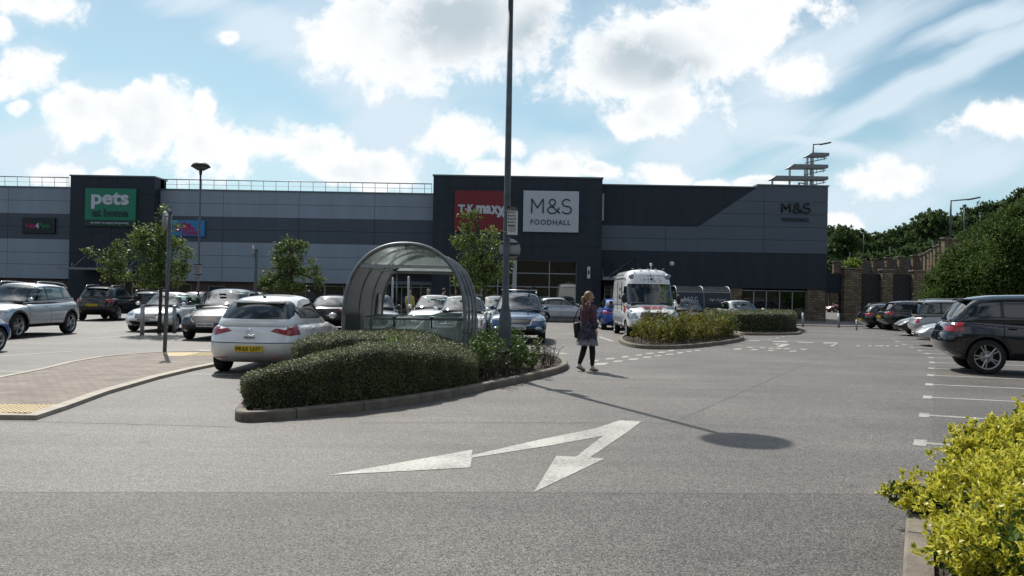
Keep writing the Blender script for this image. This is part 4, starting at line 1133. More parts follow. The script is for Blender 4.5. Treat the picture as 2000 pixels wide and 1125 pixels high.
    pts = [(x1176-.3, zl1+.004), (xk, zl1+.004), (xt, zr), (x1176-.3, zr)]
    f = [bm.verts.new((p[0], YB+.03, p[1])) for p in pts]; bm.faces.new(f)
    bb(bm, x1176-.3, x1617, YB+.02, YB+.9, 2.3, zl0-.004); bmesh.ops.recalc_face_normals(bm, faces=bm.faces[:])
    bb(bm, x1617-.10, x1617, YB+.111, YB+.9, 2.3, zr2); bb(bm, x1617-.12, x1617-.02, YB+.9, 96, 0, zr2)
    obj('dark_cladding', bm, MT['clad_d'], root)
    bm = bmesh.new(); bb(bm, x1176-.3, xt-.2, YB-.06, YB+.6, zr, zr+.09); bb(bm, xt-.2, x1617+.06, YB-.07, YB+1.0, zr2, zr2+.10); bb(bm, x1617-.05, x1617+.06, YB+1.0, 96, zr2, zr2+.10); obj('coping', bm, MT['coping'], root)
    # ground floor of the right wing
    gx0, gx1 = X(1449, 590), X(1577, 590)
    bm = bmesh.new(); bb(bm, X(1427, 590), gx0, YB+.05, YB+.4, 0, 2.28); obj('stone_pier', bm, MT['stone'], root); bm = bmesh.new(); bb(bm, gx1, X(1612.5, 590), YB+.06, YB+.9, 0, 2.28); obj('stone_pier', bm, MT['stone'], root)
    bm = bmesh.new(); bb(bm, X(1236, 590), X(1427, 590), YB+.3, YB+.9, 0, 2.3); obj('dark_wall', bm, MT['clad_d'], root); bm = bmesh.new(); bb(bm, X(1612.5, 590), x1617, YB+.1, YB+.9, 0, 2.3); obj('dark_wall', bm, MT['clad_d'], root)
    window(root, gx0, gx1, .1, 2.15, YB+.3, [X(p, 590) for p in (1474, 1499, 1525, 1550)], [])
    for (p0, p1, z0, z1, c) in ((1514, 1524, .1, 1.75, (.02, .18, .34)), (1527, 1545, .1, 1.5, (.03, .09, .16)), (1452, 1470, .5, 1.7, (.04, .035, .03)), (1480, 1496, .2, 1.3, (.05, .05, .055))):
        b = bmesh.new(); bb(b, X(p0, 590), X(p1, 590), YB+.5, YB+.55, z0, z1); obj('poster', b, mat('window_poster_%d' % p0, c, .6), root)
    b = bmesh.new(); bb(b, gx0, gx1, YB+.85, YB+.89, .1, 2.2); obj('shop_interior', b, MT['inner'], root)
    window(root, x1176+.3, X(1236, 590), .05, 2.3, YB+.5, [X(1195, 590), X(1212, 590)], [2.0], name='entrance_doors')
    # canopy on tie rods over the food hall door
    zc = Z(1210, 545, YB-3); c0, c1 = X(1179, 545, YB-3), X(1262, 545, YB-3)
    b = bmesh.new(); bb(b, c0, c1, YB-3.1, YB, zc-.06, zc+.06); bb(b, c0-.05, c1+.05, YB-3.22, YB-3.1, zc-.08, zc+.12); obj('canopy', b, MT['galv'], root)
    for x0, x1_, zz0, zz1 in ((X(1186, 540, YB-3), X(1241, 503), zc+.1, Z(1241, 503)), (X(1252, 530, YB-3), X(1242, 504), zc+.1, Z(1241, 504)), (X(1179, 540, YB-3), X(1176, 515), zc+.1, Z(1176, 518)), (X(1215, 540, YB-3), X(1195, 512), zc+.1, Z(1195, 514))):
        b = bmesh.new(); bar(b, (x0, YB-2.8, zz0), (x1_, YB+.0, zz1), .03, 6); obj('tie_rod', b, MT['polegrey'], root)
    # wall lamps
    for px, py0, py1, w in ((1149.5, 521, 544, .20), ):
        b = bmesh.new(); xx = X(px, 530, YB-1.5); bb(b, xx-w/2, xx+w/2, YB-1.68, YB-1.5, Z(px, py1, YB-1.5), Z(px, py0, YB-1.5)); bb(b, xx-.05, xx+.05, YB-1.7, YB-1.68, Z(px, 536, YB-1.5), Z(px, 528, YB-1.5), 1); obj('wall_lamp', b, [MT['white'], MT['black']], root)
    b = bmesh.new(); bb(b, X(1176.2, 400, YB-1.2), X(1179.5, 400, YB-1.2), YB-1.25, YB-.6, Z(1177, 431, YB-1.2), Z(1177, 378, YB-1.2)); obj('side_strip', b, MT['signback'], root)
    b = bmesh.new(); lathe(b, [(0, -.12), (.12, -.12), (.17, -.05), (.17, 0)], Matrix.Translation((X(1312, 515), YB, Z(1312, 515))) @ Matrix.Rotation(R(-90), 4, 'X')); obj('wall_lamp', b, MT['white'], root)
    # roof railing, every post its own mesh
    yr = YB+.35; zr_ = Z(0, 344.5, yr)
    for p0, p1 in ((-120, 135), (313, 844)):
        b = bmesh.new(); xa, xb = X(p0, 350, yr), X(p1, 350, yr)
        bar(b, (xa, yr, zr_), (xb, yr, zr_), .035, 8); bar(b, (xa, yr, zt+.45), (xb, yr, zt+.45), .014, 6)
        rl = obj('railing', b, MT['galv'], root)
        n = round((xb-xa)/.885); pm = None
        for k in range(n+1):
            if pm is None:
                bp = bmesh.new(); tube(bp, [(0, .06, 0), (0, .03, .3), (0, 0, zr_-zt-.09)], .018, 6); pm = bpy.data.meshes.new('railing_post'); bp.to_mesh(pm); bp.free(); pm.materials.append(MT['galv'])
            o = bpy.data.objects.new('railing_post', pm); link(o, rl); o.location = (min(xa+.3+k*.885, xb-.02), yr, zt+.09)
    return root
MT['clad_l2'] = mat('slate_cladding', (.078, .106, .142), .45, var=.05, vscale=.6)
build_building()

# ---------------------------------------------------------------- shop signs
def sign_box(label, px0, py0, px1, py1, Y, m, d=.16, bev=.0):
    a, b = A(px0, (py0+py1)/2, Y), A(px1, (py0+py1)/2, Y); zc0, zc1 = A((px0+px1)/2, py1, Y).z, A((px0+px1)/2, py0, Y).z
    root = thing('shop_sign', label, 'sign', ((a.x+b.x)/2, Y, (zc0+zc1)/2))
    bm = bmesh.new(); bx(bm, (0, -d/2, 0), (b.x-a.x, d, zc1-zc0), bev=bev)
    obj('panel', bm, m, root); return root, b.x-a.x, zc1-zc0
def px_letter(root, txt, px0, py0, px1, py1, Y, m, bold=0.0, depth=.02, y=-.18, spacing=1.0, shear=0):
    """text filling a pixel rectangle of the wall plane"""
    a = A(px0, (py0+py1)/2, Y); b = A(px1, (py0+py1)/2, Y); z0 = A((px0+px1)/2, py1, Y).z; z1 = A((px0+px1)/2, py0, Y).z
    return lettering(txt, b.x-a.x, z1-z0, (((a.x+b.x)/2)-root.location.x, y, (z0+z1)/2-root.location.z), m, root, bold=bold, depth=depth, spacing=spacing, shear=shear)
def strokes(root, lines, px0, py0, px1, py1, Y, m, w, y=-.18):
    """letters drawn as thin round strokes; lines in a 0..1 box, y up"""
    a = A(px0, (py0+py1)/2, Y); b = A(px1, (py0+py1)/2, Y); z0 = A((px0+px1)/2, py1, Y).z; z1 = A((px0+px1)/2, py0, Y).z
    bm = bmesh.new()
    for ln in lines: tube(bm, [((a.x+(b.x-a.x)*u)-root.location.x, y, z0+(z1-z0)*v-root.location.z) for u, v in ln], w, 6)
    return obj('lettering', bm, m, root)
def arc(cx, cy, rx, ry, a0, a1, n=14): return [(cx+rx*math.cos(R(a0+(a1-a0)*k/n)), cy+ry*math.sin(R(a0+(a1-a0)*k/n))) for k in range(n+1)]
MS = [[(.0, .0), (.0, 1.0)], [(.0, 1.0), (.145, .36)], [(.145, .36), (.29, 1.0)], [(.29, 1.0), (.29, .0)],
      arc(.52, .22, .115, .235, 60, 300)[:], [(.5775, .02), (.66, .17), (.70, .40)], [(.72, .0), (.47, .62)], arc(.525, .78, .075, .21, 215, -55, 16), [(.57, .61), (.50, .45), (.46, .42)],
      arc(.885, .74, .105, .26, 35, 180)+arc(.885, .74, .105, .24, 180, 262)[1:]+arc(.90, .25, .105, .26, 82, -90)[1:]+arc(.885, .25, .115, .26, 270, 205)[1:]]
def build_signs():
    MT['green'] = mat('sign_green', (.008, .19, .115), .4); MT['dgreen'] = mat('sign_dark_green', (.008, .045, .035), .4); MT['red'] = mat('sign_red', (.17, .006, .012), .4)
    MT['ltw'] = mat('letter_white', (.50, .55, .62), .5); MT['ltk'] = mat('letter_black', (.008, .012, .016), .4)
    MT['cyan'] = mat('sign_cyan', (.02, .22, .50), .4); MT['pink'] = mat('letter_pink', (.40, .015, .13), .4)
    Y = YB-1.0
    r, w, h = sign_box('green square sign reading pets at home, high on the left dark block', 168.5, 368.5, 267, 430, Y, MT['green'])
    px_letter(r, 'pets', 181, 375.5, 254, 409, Y, MT['ltw'], bold=.035); px_letter(r, 'at home', 183, 408, 252, 424, Y, MT['dgreen'], bold=.03)
    b = bmesh.new(); bx(b, (0, -.07, -h/2-.22), (w, .14, .43)); obj('lower_strip', b, MT['dgreen'], r)
    px_letter(r, 'pet shop | vet surgery | pet grooming', 180, 433.5, 253, 438.5, Y, MT['ltw'], bold=.01, y=-.16)
    r, w, h = sign_box('black rounded sign reading Vets4Pets at the far left of the facade', 45, 425, 109.5, 456, YB, mat('sign_black', (.010, .014, .022), .3), bev=.04)
    px_letter(r, 'Vets', 52, 436.5, 71.5, 446, YB, MT['pink'], bold=.02); px_letter(r, '4', 72.5, 436, 78.5, 446.5, YB, MT['ltw'], bold=.04); px_letter(r, 'Pets', 79.5, 436.5, 101, 446, YB, mat('letter_green', (.015, .17, .06), .4), bold=.02)
    r, w, h = sign_box('bright blue rounded sign reading the groom room in pink letters', 337, 430.5, 401, 462, YB, MT['cyan'], bev=.04)
    px_letter(r, 'the', 355, 433.5, 374, 443, YB, MT['pink'], bold=.03); px_letter(r, 'groom', 346, 442.5, 382, 453, YB, MT['pink'], bold=.03); px_letter(r, 'room', 358, 451, 388, 460, YB, MT['pink'], bold=.03)
    Y = YB-1.5
    r, w, h = sign_box('large red sign with white discount store lettering on the tall dark block', 888, 373, 995.5, 452.5, Y, MT['red'])
    px_letter(r, 'T', 895, 400, 908.5, 415.5, Y, MT['ltw'], bold=.05); px_letter(r, 'K', 913.5, 400, 926, 416, Y, MT['ltw'], bold=.05)
    for p in (909.8, 928): 
        b = bmesh.new(); c = A(p, 409, Y); lathe(b, [(0, .02), (.07, .02), (.07, 0)], Matrix.Translation((c.x-r.location.x, -.17, c.z-r.location.z)) @ Matrix.Rotation(R(90), 4, 'X'), 12); obj('dot', b, MT['ltw'], r)
    px_letter(r, 'ma', 930, 401.5, 960, 418, Y, MT['ltw'], bold=.05); px_letter(r, 'x', 959, 402, 974, 419, Y, MT['ltw'], bold=.05); px_letter(r, 'x', 970, 403.5, 989, 425, Y, MT['ltw'], bold=.05)
    r, w, h = sign_box('large square white M&S FOODHALL sign on the tall dark block', 1022, 373.5, 1130, 453.5, Y, MT['signwhite'])
    strokes(r, MS, 1038.5, 389.5, 1115, 417, Y, MT['ltk'], .045); px_letter(r, 'FOODHALL', 1036.5, 429.5, 1114, 439.5, Y, MT['ltk'], bold=.0, spacing=1.15)
    a = A(1554, 414, YB); r = thing('shop_lettering', 'black M&S FOODHALL letters fixed straight onto the slate panels at the right corner', 'sign', (a.x, YB, a.z))
    strokes(r, MS, 1527, 397.5, 1581.5, 415.5, YB, MT['ltk'], .055, y=-.06); px_letter(r, 'FOODHALL', 1526.5, 425, 1581, 433, YB, MT['ltk'], bold=.02, y=-.05, spacing=1.12)
build_signs()

# ---------------------------------------------------------------- stepped steel canopies on the roof
def build_rooftop():
    Y = 66.0
    root = thing('rooftop_canopy', 'three stepped flat steel canopies on posts rising above the corner of the roof', 'canopy', (A(1570, 360, Y).x, Y, 8.3))
    ox, oz = root.location.x, root.location.z
    for (l, r_, yt, yb) in ((1506, 1618, 342.5, 350), (1540, 1618, 320, 327.5), (1576, 1620, 297.5, 304.5)):
        a, b = A(l, yt, Y), A(r_, yt, Y); c = A(l, yb, Y); h = a.z-c.z
        bm = bmesh.new(); pts = [(a.x-ox, c.z-oz), (b.x-ox, c.z-oz+.05), (b.x-ox, a.z-oz), (a.x-ox+.45, a.z-oz)]
        xz_poly(bm, pts, 0, 1.1); f = [bm.verts.new((p[0], 1.1, p[1])) for p in pts]; bm.faces.new(f[::-1])
        o = obj('canopy_roof', bm, MT['galv'], root)
        b_ = bmesh.new()
        for k in range(3): bar(b_, (b.x-ox-.3-k*.55, .3, c.z-oz-.28+k*-.08), (b.x-ox-.3-k*.55, .3, c.z-oz-.0), .03, 5)
        bar(b_, (b.x-ox-1.9, .3, c.z-oz-.55), (b.x-ox-.1, .3, c.z-oz-.12), .04, 5); obj('bracket', b_, MT['galv_l'], root)
    for px, top, yy in ((1508.5, 349, .4), (1542.5, 327, .4), (1577, 304, .4), (1584, 303, 1.5), (1587, 302, 2.6), (1572, 331, 2.8)):
        b = bmesh.new(); a = A(px, top, Y+yy); bb(b, a.x-ox-.07, a.x-ox+.07, yy-.07, yy+.07, 0, a.z-oz); obj('post', b, MT['galv_l'], root)
    b = bmesh.new()
    a = A(1560, 357, Y+1); bb(b, a.x-ox-.07, a.x-ox+.07, .9, 1.04, 0, a.z-oz); bar(b, (a.x-ox, 1, a.z-oz), (a.x-ox+.8, 1, a.z-oz-.1), .05); obj('handrail', b, MT['galv_l'], root)
build_rooftop()

def street_lamp_arm(px, pbase, ptop, parm, Y, label, w=.07):
    a = A(px, pbase, Y); t = A(px+ (pbase-ptop)*ROLL*.6, ptop, Y); e = A(*parm, Y)
    root = thing('street_lamp', label, 'street lamp', (a.x, Y, a.z))
    b = bmesh.new(); tube(b, [(0, 0, 0), (0, 0, t.z-a.z)], [w*1.2, w*.8], 8); obj('pole', b, MT['polegrey'], root)
    b = bmesh.new(); bar(b, (0, 0, t.z-a.z-.05), (e.x-t.x, 0, e.z-a.z), w*.6, 6)
    obj('arm', b, MT['polegrey'], root)
    b = bmesh.new(); d = (e.x-t.x); bx(b, (d, 0, e.z-a.z+.03), (.95, .3, .12), bev=.05, rot=Matrix.Rotation(R(-12), 3, 'Y')); obj('lantern', b, MT['black'], root, True)
    return root
street_lamp_arm(1587, 365, 281, (1612, 281), 70.0, 'thin lamp post with a short arm rising behind the stepped roof canopies', .09)
# ---------------------------------------------------------------- trolley shelter and trolleys
def hoop_pts(hw, zs, zt, n=40, y=0.0, e=2.25):
    pts = [(-hw, y, 0), (-hw, y, zs*.5)]
    for k in range(n+1):
        t = math.pi*(1-k/n); c, s = math.cos(t), math.sin(t)
        pts.append((hw*math.copysign(abs(c)**(2/e), c), y, zs+(zt-zs)*abs(s)**(2/e)))
    return pts+[(hw, y, zs*.5), (hw, y, 0)]
MT['panel_grey'] = mat('grey_shelter_panel', (.046, .044, .042), .38, metal=.3, var=.15, vscale=2)
MT['panel_navy'] = mat('navy_shelter_panel', (.010, .016, .035), .35)
def clearroof(name, col, a):
    m = bpy.data.materials.new(name); m.use_nodes = True; nt = m.node_tree; nt.nodes.clear(); N = nt.nodes.new; L = nt.links.new
    o = N('ShaderNodeOutputMaterial'); t = N('ShaderNodeBsdfTransparent'); t.inputs[0].default_value = (.75, .80, .78, 1)
    d = N('ShaderNodeBsdfDiffuse'); d.inputs[0].default_value = (*col, 1); tl = N('ShaderNodeBsdfTranslucent'); tl.inputs[0].default_value = (*col, 1)
    g = N('ShaderNodeBsdfGlossy'); g.inputs[1].default_value = .12
    n = N('ShaderNodeTexNoise'); n.inputs['Scale'].default_value = 2.2; n.inputs['Detail'].default_value = 6; tc = N('ShaderNodeTexCoord'); L(tc.outputs['Object'], n.inputs['Vector'])
    r = N('ShaderNodeMapRange'); L(n.outputs['Fac'], r.inputs['Value']); r.inputs['From Min'].default_value = .3; r.inputs['From Max'].default_value = .7; r.inputs['To Min'].default_value = a-.15; r.inputs['To Max'].default_value = a+.15
    m0 = N('ShaderNodeMixShader'); m0.inputs[0].default_value = .6; L(d.outputs[0], m0.inputs[1]); L(tl.outputs[0], m0.inputs[2])
    m1 = N('ShaderNodeMixShader'); L(r.outputs[0], m1.inputs[0]); L(t.outputs[0], m1.inputs[1]); L(m0.outputs[0], m1.inputs[2])
    fr = N('ShaderNodeFresnel'); m2 = N('ShaderNodeMixShader'); L(fr.outputs[0], m2.inputs[0]); L(m1.outputs[0], m2.inputs[1]); L(g.outputs[0], m2.inputs[2]); L(m2.outputs[0], o.inputs[0]); return m
MT['clear'] = clearroof('clear_roof_sheet', (.66, .72, .69), .42)
MT['smoke'] = clearroof('smoked_side_sheet', (.10, .12, .14), .62)
def build_shelter():
    hw, zs, zt, dep = 1.285, 1.05, 2.62, 5.0; cx, y0 = -2.265, 17.0
    root = thing('trolley_shelter', 'arched grey metal trolley shelter with a clear roof standing behind the big clipped hedge', 'trolley shelter', (cx, y0, 0))
    ys = [0, 1.67, 3.33, 5.0]
    for k, y in enumerate(ys):
        b = bmesh.new(); tube(b, hoop_pts(hw, zs, zt, y=y), .042 if k in (0, 3) else .026, 8); obj('hoop', b, MT['galv'], root, True)
    base = hoop_pts(hw-.01, zs, zt, n=40)
    def skin_(pred, m, nm, off=0.0):
        for y_a, y_b in zip(ys, ys[1:]):
            b = bmesh.new(); cur = None
            for (x, _, z), (x2, _, z2) in zip(base, base[1:]):
                if pred(x, z, x2, z2):
                    z_, z2_ = max(z, .42), max(z2, .42)
                    vs = [b.verts.new((x, y_a+.03, z_)), b.verts.new((x2, y_a+.03, z2_)), b.verts.new((x2, y_b-.03, z2_)), b.verts.new((x, y_b-.03, z_))]
                    if abs(z_-z2_)+abs(x-x2) > 1e-4: b.faces.new(vs)
            bmesh.ops.remove_doubles(b, verts=b.verts[:], dist=1e-4)
            obj(nm, b, m, root, True)
    skin_(lambda x, z, x2, z2: x < 0 and max(z, z2) <= 2.16 and max(z, z2) > .42, MT['panel_grey'], 'side_panel')
    skin_(lambda x, z, x2, z2: x2 > 0 and max(z, z2) <= 2.16 and max(z, z2) > .42, MT['smoke'], 'side_panel')
    skin_(lambda x, z, x2, z2: max(z, z2) > 2.16, MT['clear'], 'roof_sheet')
    # end gables: header bar and clear infill
    for y in (0, dep):
        xh = max(p[0] for p in base if p[2] > 2.12)
        b = bmesh.new(); bx(b, (0, y, 2.14), (2*xh, .05, .07)); obj('header_bar', b, MT['galv_l'], root)
        top = [(x, z) for x, _, z in base if z > 2.17]
        b = bmesh.new(); vs = [b.verts.new((x, y, z-.02)) for x, z in top]; b.faces.new(vs); obj('gable_sheet', b, MT['clear'], root)
    # rain gutter strips along the eaves, inner purlins
    for x in (-xh, xh):
        b = bmesh.new(); bx(b, (x*.98, dep/2, 2.13), (.05, dep, .05)); obj('purlin', b, MT['galv_l'], root)
    b = bmesh.new(); bx(b, (0, dep/2, zt-.05), (.05, dep, .04)); obj('purlin', b, MT['galv_l'], root)
    b = bmesh.new(); tube(b, [(-.75, .25, .0), (-.75, .25, 1.0), (-.72, .25, 1.03), (hw-.05, .25, 1.03)], .03, 8); obj('front_rail', b, MT['galv'], root, True)
    for x in (-.25, .55):
        b = bmesh.new(); bar(b, (x, .25, .85), (x, .25, 1.07), .018, 6); ellip(b, (x, .25, 1.05), (.05, .05, .03)); obj('rail_bracket', b, MT['black'], root)
    for x in (-hw, hw):
        b = bmesh.new(); bx(b, (x*.94, dep/2, .30), (.03, dep, .12)); obj('bump_rail', b, MT['wood'], root)
    # small trolley emblem and notice
    b = bmesh.new()
    for a, c in (((.0, .16), (.04, .16)), ((.04, .16), (.08, .0)), ((.08, .0), (.26, .0)), ((.05, .14), (.30, .16)), ((.06, .09), (.29, .10)), ((.07, .045), (.27, .05)), ((.30, .16), (.26, .0)), ((.13, .0), (.12, .15)), ((.20, .0), (.21, .16))):
        bar(b, (.62+a[0], -.01, 2.20+a[1]), (.62+c[0], -.01, 2.20+c[1]), .008, 4)
    obj('trolley_emblem', b, MT['white'], root)
    b = bmesh.new(); bx(b, (-hw+.07, 4.2, 1.25), (.012, .42, .6)); o = obj('notice', b, MT['white'], root)
    return root
build_shelter()

def basket_trolley_meshes():
    M_ = mat('trolley_wire', (.60, .68, .66), .35, metal=.3); P_ = mat('trolley_plastic', (.26, .33, .31), .5)
    out = {}
    b = bmesh.new()      # basket: nose towards -Y
    top = [(-.22, -.42, .80), (.22, -.42, .80), (.29, .42, .98), (-.29, .42, .98)]; bot = [(-.16, -.34, .50), (.16, -.34, .50), (.24, .40, .40), (-.24, .40, .40)]
    top = [Vector(p) for p in top]; bot = [Vector(p) for p in bot]
    for i in range(4):
        j = (i+1) % 4; bar(b, top[i], top[j], .010, 5); bar(b, bot[i], bot[j], .007, 4)
        n = 9 if i % 2 == 0 else 14
        for k in range(n+1): bar(b, top[i].lerp(top[j], k/n), bot[i].lerp(bot[j], k/n), .0035, 3)
        for t in (.2, .4, .6, .8): bar(b, top[i].lerp(bot[i], t), top[j].lerp(bot[j], t), .0035, 3)
    for k in range(1, 9): bar(b, bot[0].lerp(bot[1], k/9), bot[3].lerp(bot[2], k/9), .0035, 3)
    for k in range(1, 6): bar(b, bot[0].lerp(bot[3], k/6), bot[1].lerp(bot[2], k/6), .0035, 3)
    out['basket'] = (b, M_)
    b = bmesh.new()
    for s in (-1, 1):
        tube(b, [(s*.27, .44, .98), (s*.26, .40, .45), (s*.25, .36, .22), (s*.16, -.38, .16)], .012, 6)
    bar(b, (-.16, -.38, .16), (.16, -.38, .16), .012, 6); bar(b, (-.25, .3, .2), (.25, .3, .2), .010, 6); bar(b, (-.2, 0, .19), (.2, 0, .19), .008, 5)
    out['frame'] = (b, M_)
    b = bmesh.new(); bar(b, (-.29, .47, 1.02), (.29, .47, 1.02), .018, 8); bx(b, (0, .455, 1.0), (.16, .03, .07)); out['handle'] = (b, P_)
    b = bmesh.new(); bx(b, (0, -.05, .94), (.40, .34, .012), rot=Matrix.Rotation(R(12), 3, 'X')); out['child_seat'] = (b, P_)
    ms = {}
    for k, (bm, m) in out.items():
        me = bpy.data.meshes.new(k); bm.to_mesh(me); bm.free(); me.materials.append(m); ms[k] = me
    b = bmesh.new(); lathe(b, [(0, -.012), (.055, -.012), (.06, 0), (.055, .012), (0, .012)], Matrix.Rotation(R(90), 4, 'Y'), 14); me = bpy.data.meshes.new('wheel'); b.to_mesh(me); b.free(); me.materials.append(MT['black']); ms['wheel'] = me
    return ms
def build_trolleys():
    ms = basket_trolley_meshes()
    proto = thing('shopping_trolley', 'wire shopping trolley nested in the rows under the arched shelter', 'trolley', (0, 0, 0), 0, 'shopping trolleys nested in three rows under the arched shelter')
    for k in ('basket', 'frame', 'handle'): link(bpy.data.objects.new(k, ms[k]), proto)
    for x, y in ((-.15, -.34), (.15, -.34), (-.25, .32), (.25, .32)):
        o = bpy.data.objects.new('wheel', ms['wheel']); link(o, proto); o.location = (x, y, .06)
    first = True
    for r, (x, n, y0, rz, sc) in enumerate(((-3.02, 7, 18.05, 3, 1), (-2.28, 8, 17.85, -2, 1.0), (-1.50, 8, 17.75, 1, 1.06))):
        for k in range(n):
            o = proto if first else copy_tree(proto); first = False
            o.location = (x+random.uniform(-.012, .012), y0+k*.27, 0); o.rotation_euler = (0, 0, R(rz)+random.uniform(-.02, .02)); o.scale = (sc, sc, sc)
build_trolleys()

def dark_shelter(loc, rz, label, w, txts):
    root = thing('trolley_shelter', label, 'trolley shelter', loc, rz)
    def prof(y0): return None
    hs = [0, w/2, w]
    arcp = [(0.0, 0), (-.02, .9), (.02, 1.45), (.14, 1.85), (.38, 2.12), (.72, 2.24), (1.1, 2.26)]
    for x in hs:
        b = bmesh.new(); tube(b, [(x, a, z) for a, z in arcp]+[(x, 2.2, 2.2), (x, 2.2, 0)], .035, 6); obj('frame', b, MT['galv'], root, True)
    for (x0, x1), t in zip(zip(hs, hs[1:]), txts):
        b = bmesh.new(); pr = [(-.02, .45), (-.01, 1.2), (.03, 1.60), (.12, 1.88)]
        for (a, z), (a2, z2) in zip(pr, pr[1:]): b.faces.new([b.verts.new(p) for p in ((x0+.03, a-.01, z), (x1-.03, a-.01, z), (x1-.03, a2-.01, z2), (x0+.03, a2-.01, z2))])
        bmesh.ops.remove_doubles(b, verts=b.verts[:], dist=1e-4); o = obj('side_panel', b, MT['panel_navy'], root)
        b = bmesh.new(); pr = [(.15, 1.91), (.38, 2.12), (.72, 2.24), (1.1, 2.26), (2.2, 2.2)]
        for (a, z), (a2, z2) in zip(pr, pr[1:]): b.faces.new([b.verts.new(p) for p in ((x0+.03, a, z), (x1-.03, a, z), (x1-.03, a2, z2), (x0+.03, a2, z2))])
        bmesh.ops.remove_doubles(b, verts=b.verts[:], dist=1e-4); obj('roof_sheet', b, MT['smoke'], root)
        if t == 'M&S':
            bm = bmesh.new()
            for ln in MS: tube(bm, [((x0+x1)/2-.38+.80*u, -.06, 1.26+.34*v) for u, v in ln], .020, 5)
            obj('lettering', bm, MT['ltw'], o)
            bm = bmesh.new(); bar(bm, (x0+.1, -.05, 1.48), (x0+.3, -.05, 1.48), .012, 4); obj('arrow', bm, MT['ltw'], o)
        else: lettering(t, 1.0, .22, ((x0+x1)/2, -.05, 1.46), MT['ltw'], o, shear=.3)
    b = bmesh.new(); bx(b, (w/2, -.02, .42), (w, .04, .06)); bx(b, (w/2, .13, 1.895), (w, .04, .04)); obj('rail', b, MT['galv_l'], root)
    return root
dark_shelter((G(1322, 632).x, 48.0, 0), 0, 'dark blue trolley shelter with M&S lettering beside the food hall windows', A(1427, 590, 48).x-A(1322, 590, 48).x, ['M&S', 'bags of good'])

# ---------------------------------------------------------------- poles, signs and bollards
def dome_lamp(x, y, h, label, cat='lamp post', arm=True, fat=True, rad=.5, w=.115):
    root = thing('lamp_post', label, cat, (x, y, 0))
    b = bmesh.new()
    if fat: tube(b, [(0, 0, 0), (0, 0, 1.12), (0, 0, 1.42), (0, 0, 4), (0, 0, h)], [.125, .12, .066, .062, .048], 14)
    else: tube(b, [(0, 0, 0), (0, 0, 1.1), (0, 0, 1.3), (0, 0, h)], [.10, .10, .06, .05], 12)
    obj('pole', b, MT['polegrey'], root, True)
    if fat:
        b = bmesh.new(); bx(b, (0, -.118, .72), (.13, .02, .5), bev=.008); obj('service_door', b, MT['polegrey'], root)
    b = bmesh.new(); lathe(b, [(.05, -.35), (.07, -.30), (.09, -.05), (.16, 0), (rad*.55, .02), (rad, .10), (rad*1.0, .13), (rad*.8, .26), (rad*.4, .36), (0, .40)], Matrix.Translation((0, 0, h)), 28); l = obj('lamp_dome', b, MT['black'], root, True)
    b = bmesh.new(); lathe(b, [(0, -.10), (rad*.35, -.08), (rad*.62, .0), (rad*.9, .085)], Matrix.Translation((0, 0, h)), 28); obj('diffuser', b, MT['clear'], l, True)
    return root
lp = dome_lamp(-.12, 15.4, 7.6, 'tall dark grey lamp post with a wide foot rising from the near planting bed')
dome_lamp(A(386.5, 600, 43).x, 43.0, 8.0, 'slim lamp post with a domed top standing before the left wing of the shops', fat=False)

def text_lines(b, w, h, n, y, mi=0, x0=0.0):
    for k in range(n):
        z = h/2-(k+.5)*h/n; l = w*random.uniform(.6, 1.0)
        bx(b, (x0-w/2+l/2, y, z), (l, .002, h/n*.34), mi=mi)
def parking_notice():
    Y = 15.4-.075
    c = A(1001, 432, Y); w = 20.5*Y/F; h = 60*Y/F
    root = thing('parking_notice', 'tall white and black parking notice strapped to the near lamp post', 'notice', (c.x, Y, c.z), R(3))
    b = bmesh.new(); bx(b, (0, 0, 0), (w, .012, h)); p = obj('panel', b, MT['white'], root)
    b = bmesh.new(); bx(b, (0, -.008, h/2-.045), (w, .004, .09)); bx(b, (0, -.008, -h/2+.015), (w, .004, .03)); obj('black_band', b, MT['ink'], root)
    lettering('Welcome to', w*.55, .020, (0, -.012, h/2-.025), MT['white'], root, depth=.001); lettering('Retail Park', w*.85, .026, (0, -.012, h/2-.062), MT['white'], root, depth=.001)
    b = bmesh.new()
    for k in range(5):
        z = h/2-.125-k*.062; bx(b, (-w/2+.025, -.008, z), (.024, .003, .034))
        for q in range(3):
            l = w*random.uniform(.45, .68); bx(b, (-w/2+.045+l/2, -.008, z+.012-q*.013), (l, .003, .005))
    for q in range(8):
        l = w*random.uniform(.6, .85); bx(b, (-w/2+.02+l/2, -.008, -h*.12-q*.018), (l, .003, .004))
    obj('small_print', b, MT['ink'], root)
    for dz in (-.2, .2):
        b = bmesh.new(); lathe(b, [(.068, -.012), (.072, 0), (.068, .012)], Matrix.Translation((-c.x-.12+.0, .075, dz)), 14); obj('strap', b, MT['galv'], root)
    Y = 15.4+.07; c = A(995.5, 487, Y); r = 21.2*Y/F
    root = thing('round_sign', 'plain grey back of a round traffic sign clamped behind the near lamp post', 'sign', (c.x, Y, c.z))
    b = bmesh.new(); lathe(b, [(0, -.006), (r, -.006), (r, .006), (0, .006)], Matrix.Rotation(R(90), 4, 'X'), 36); obj('disc', b, MT['signback'], root)
    for dz in (-.115, .115):
        b = bmesh.new(); bx(b, (0, -.02, dz), (r*1.62, .025, .028)); obj('mounting_bar', b, MT['black'], root)
parking_notice()

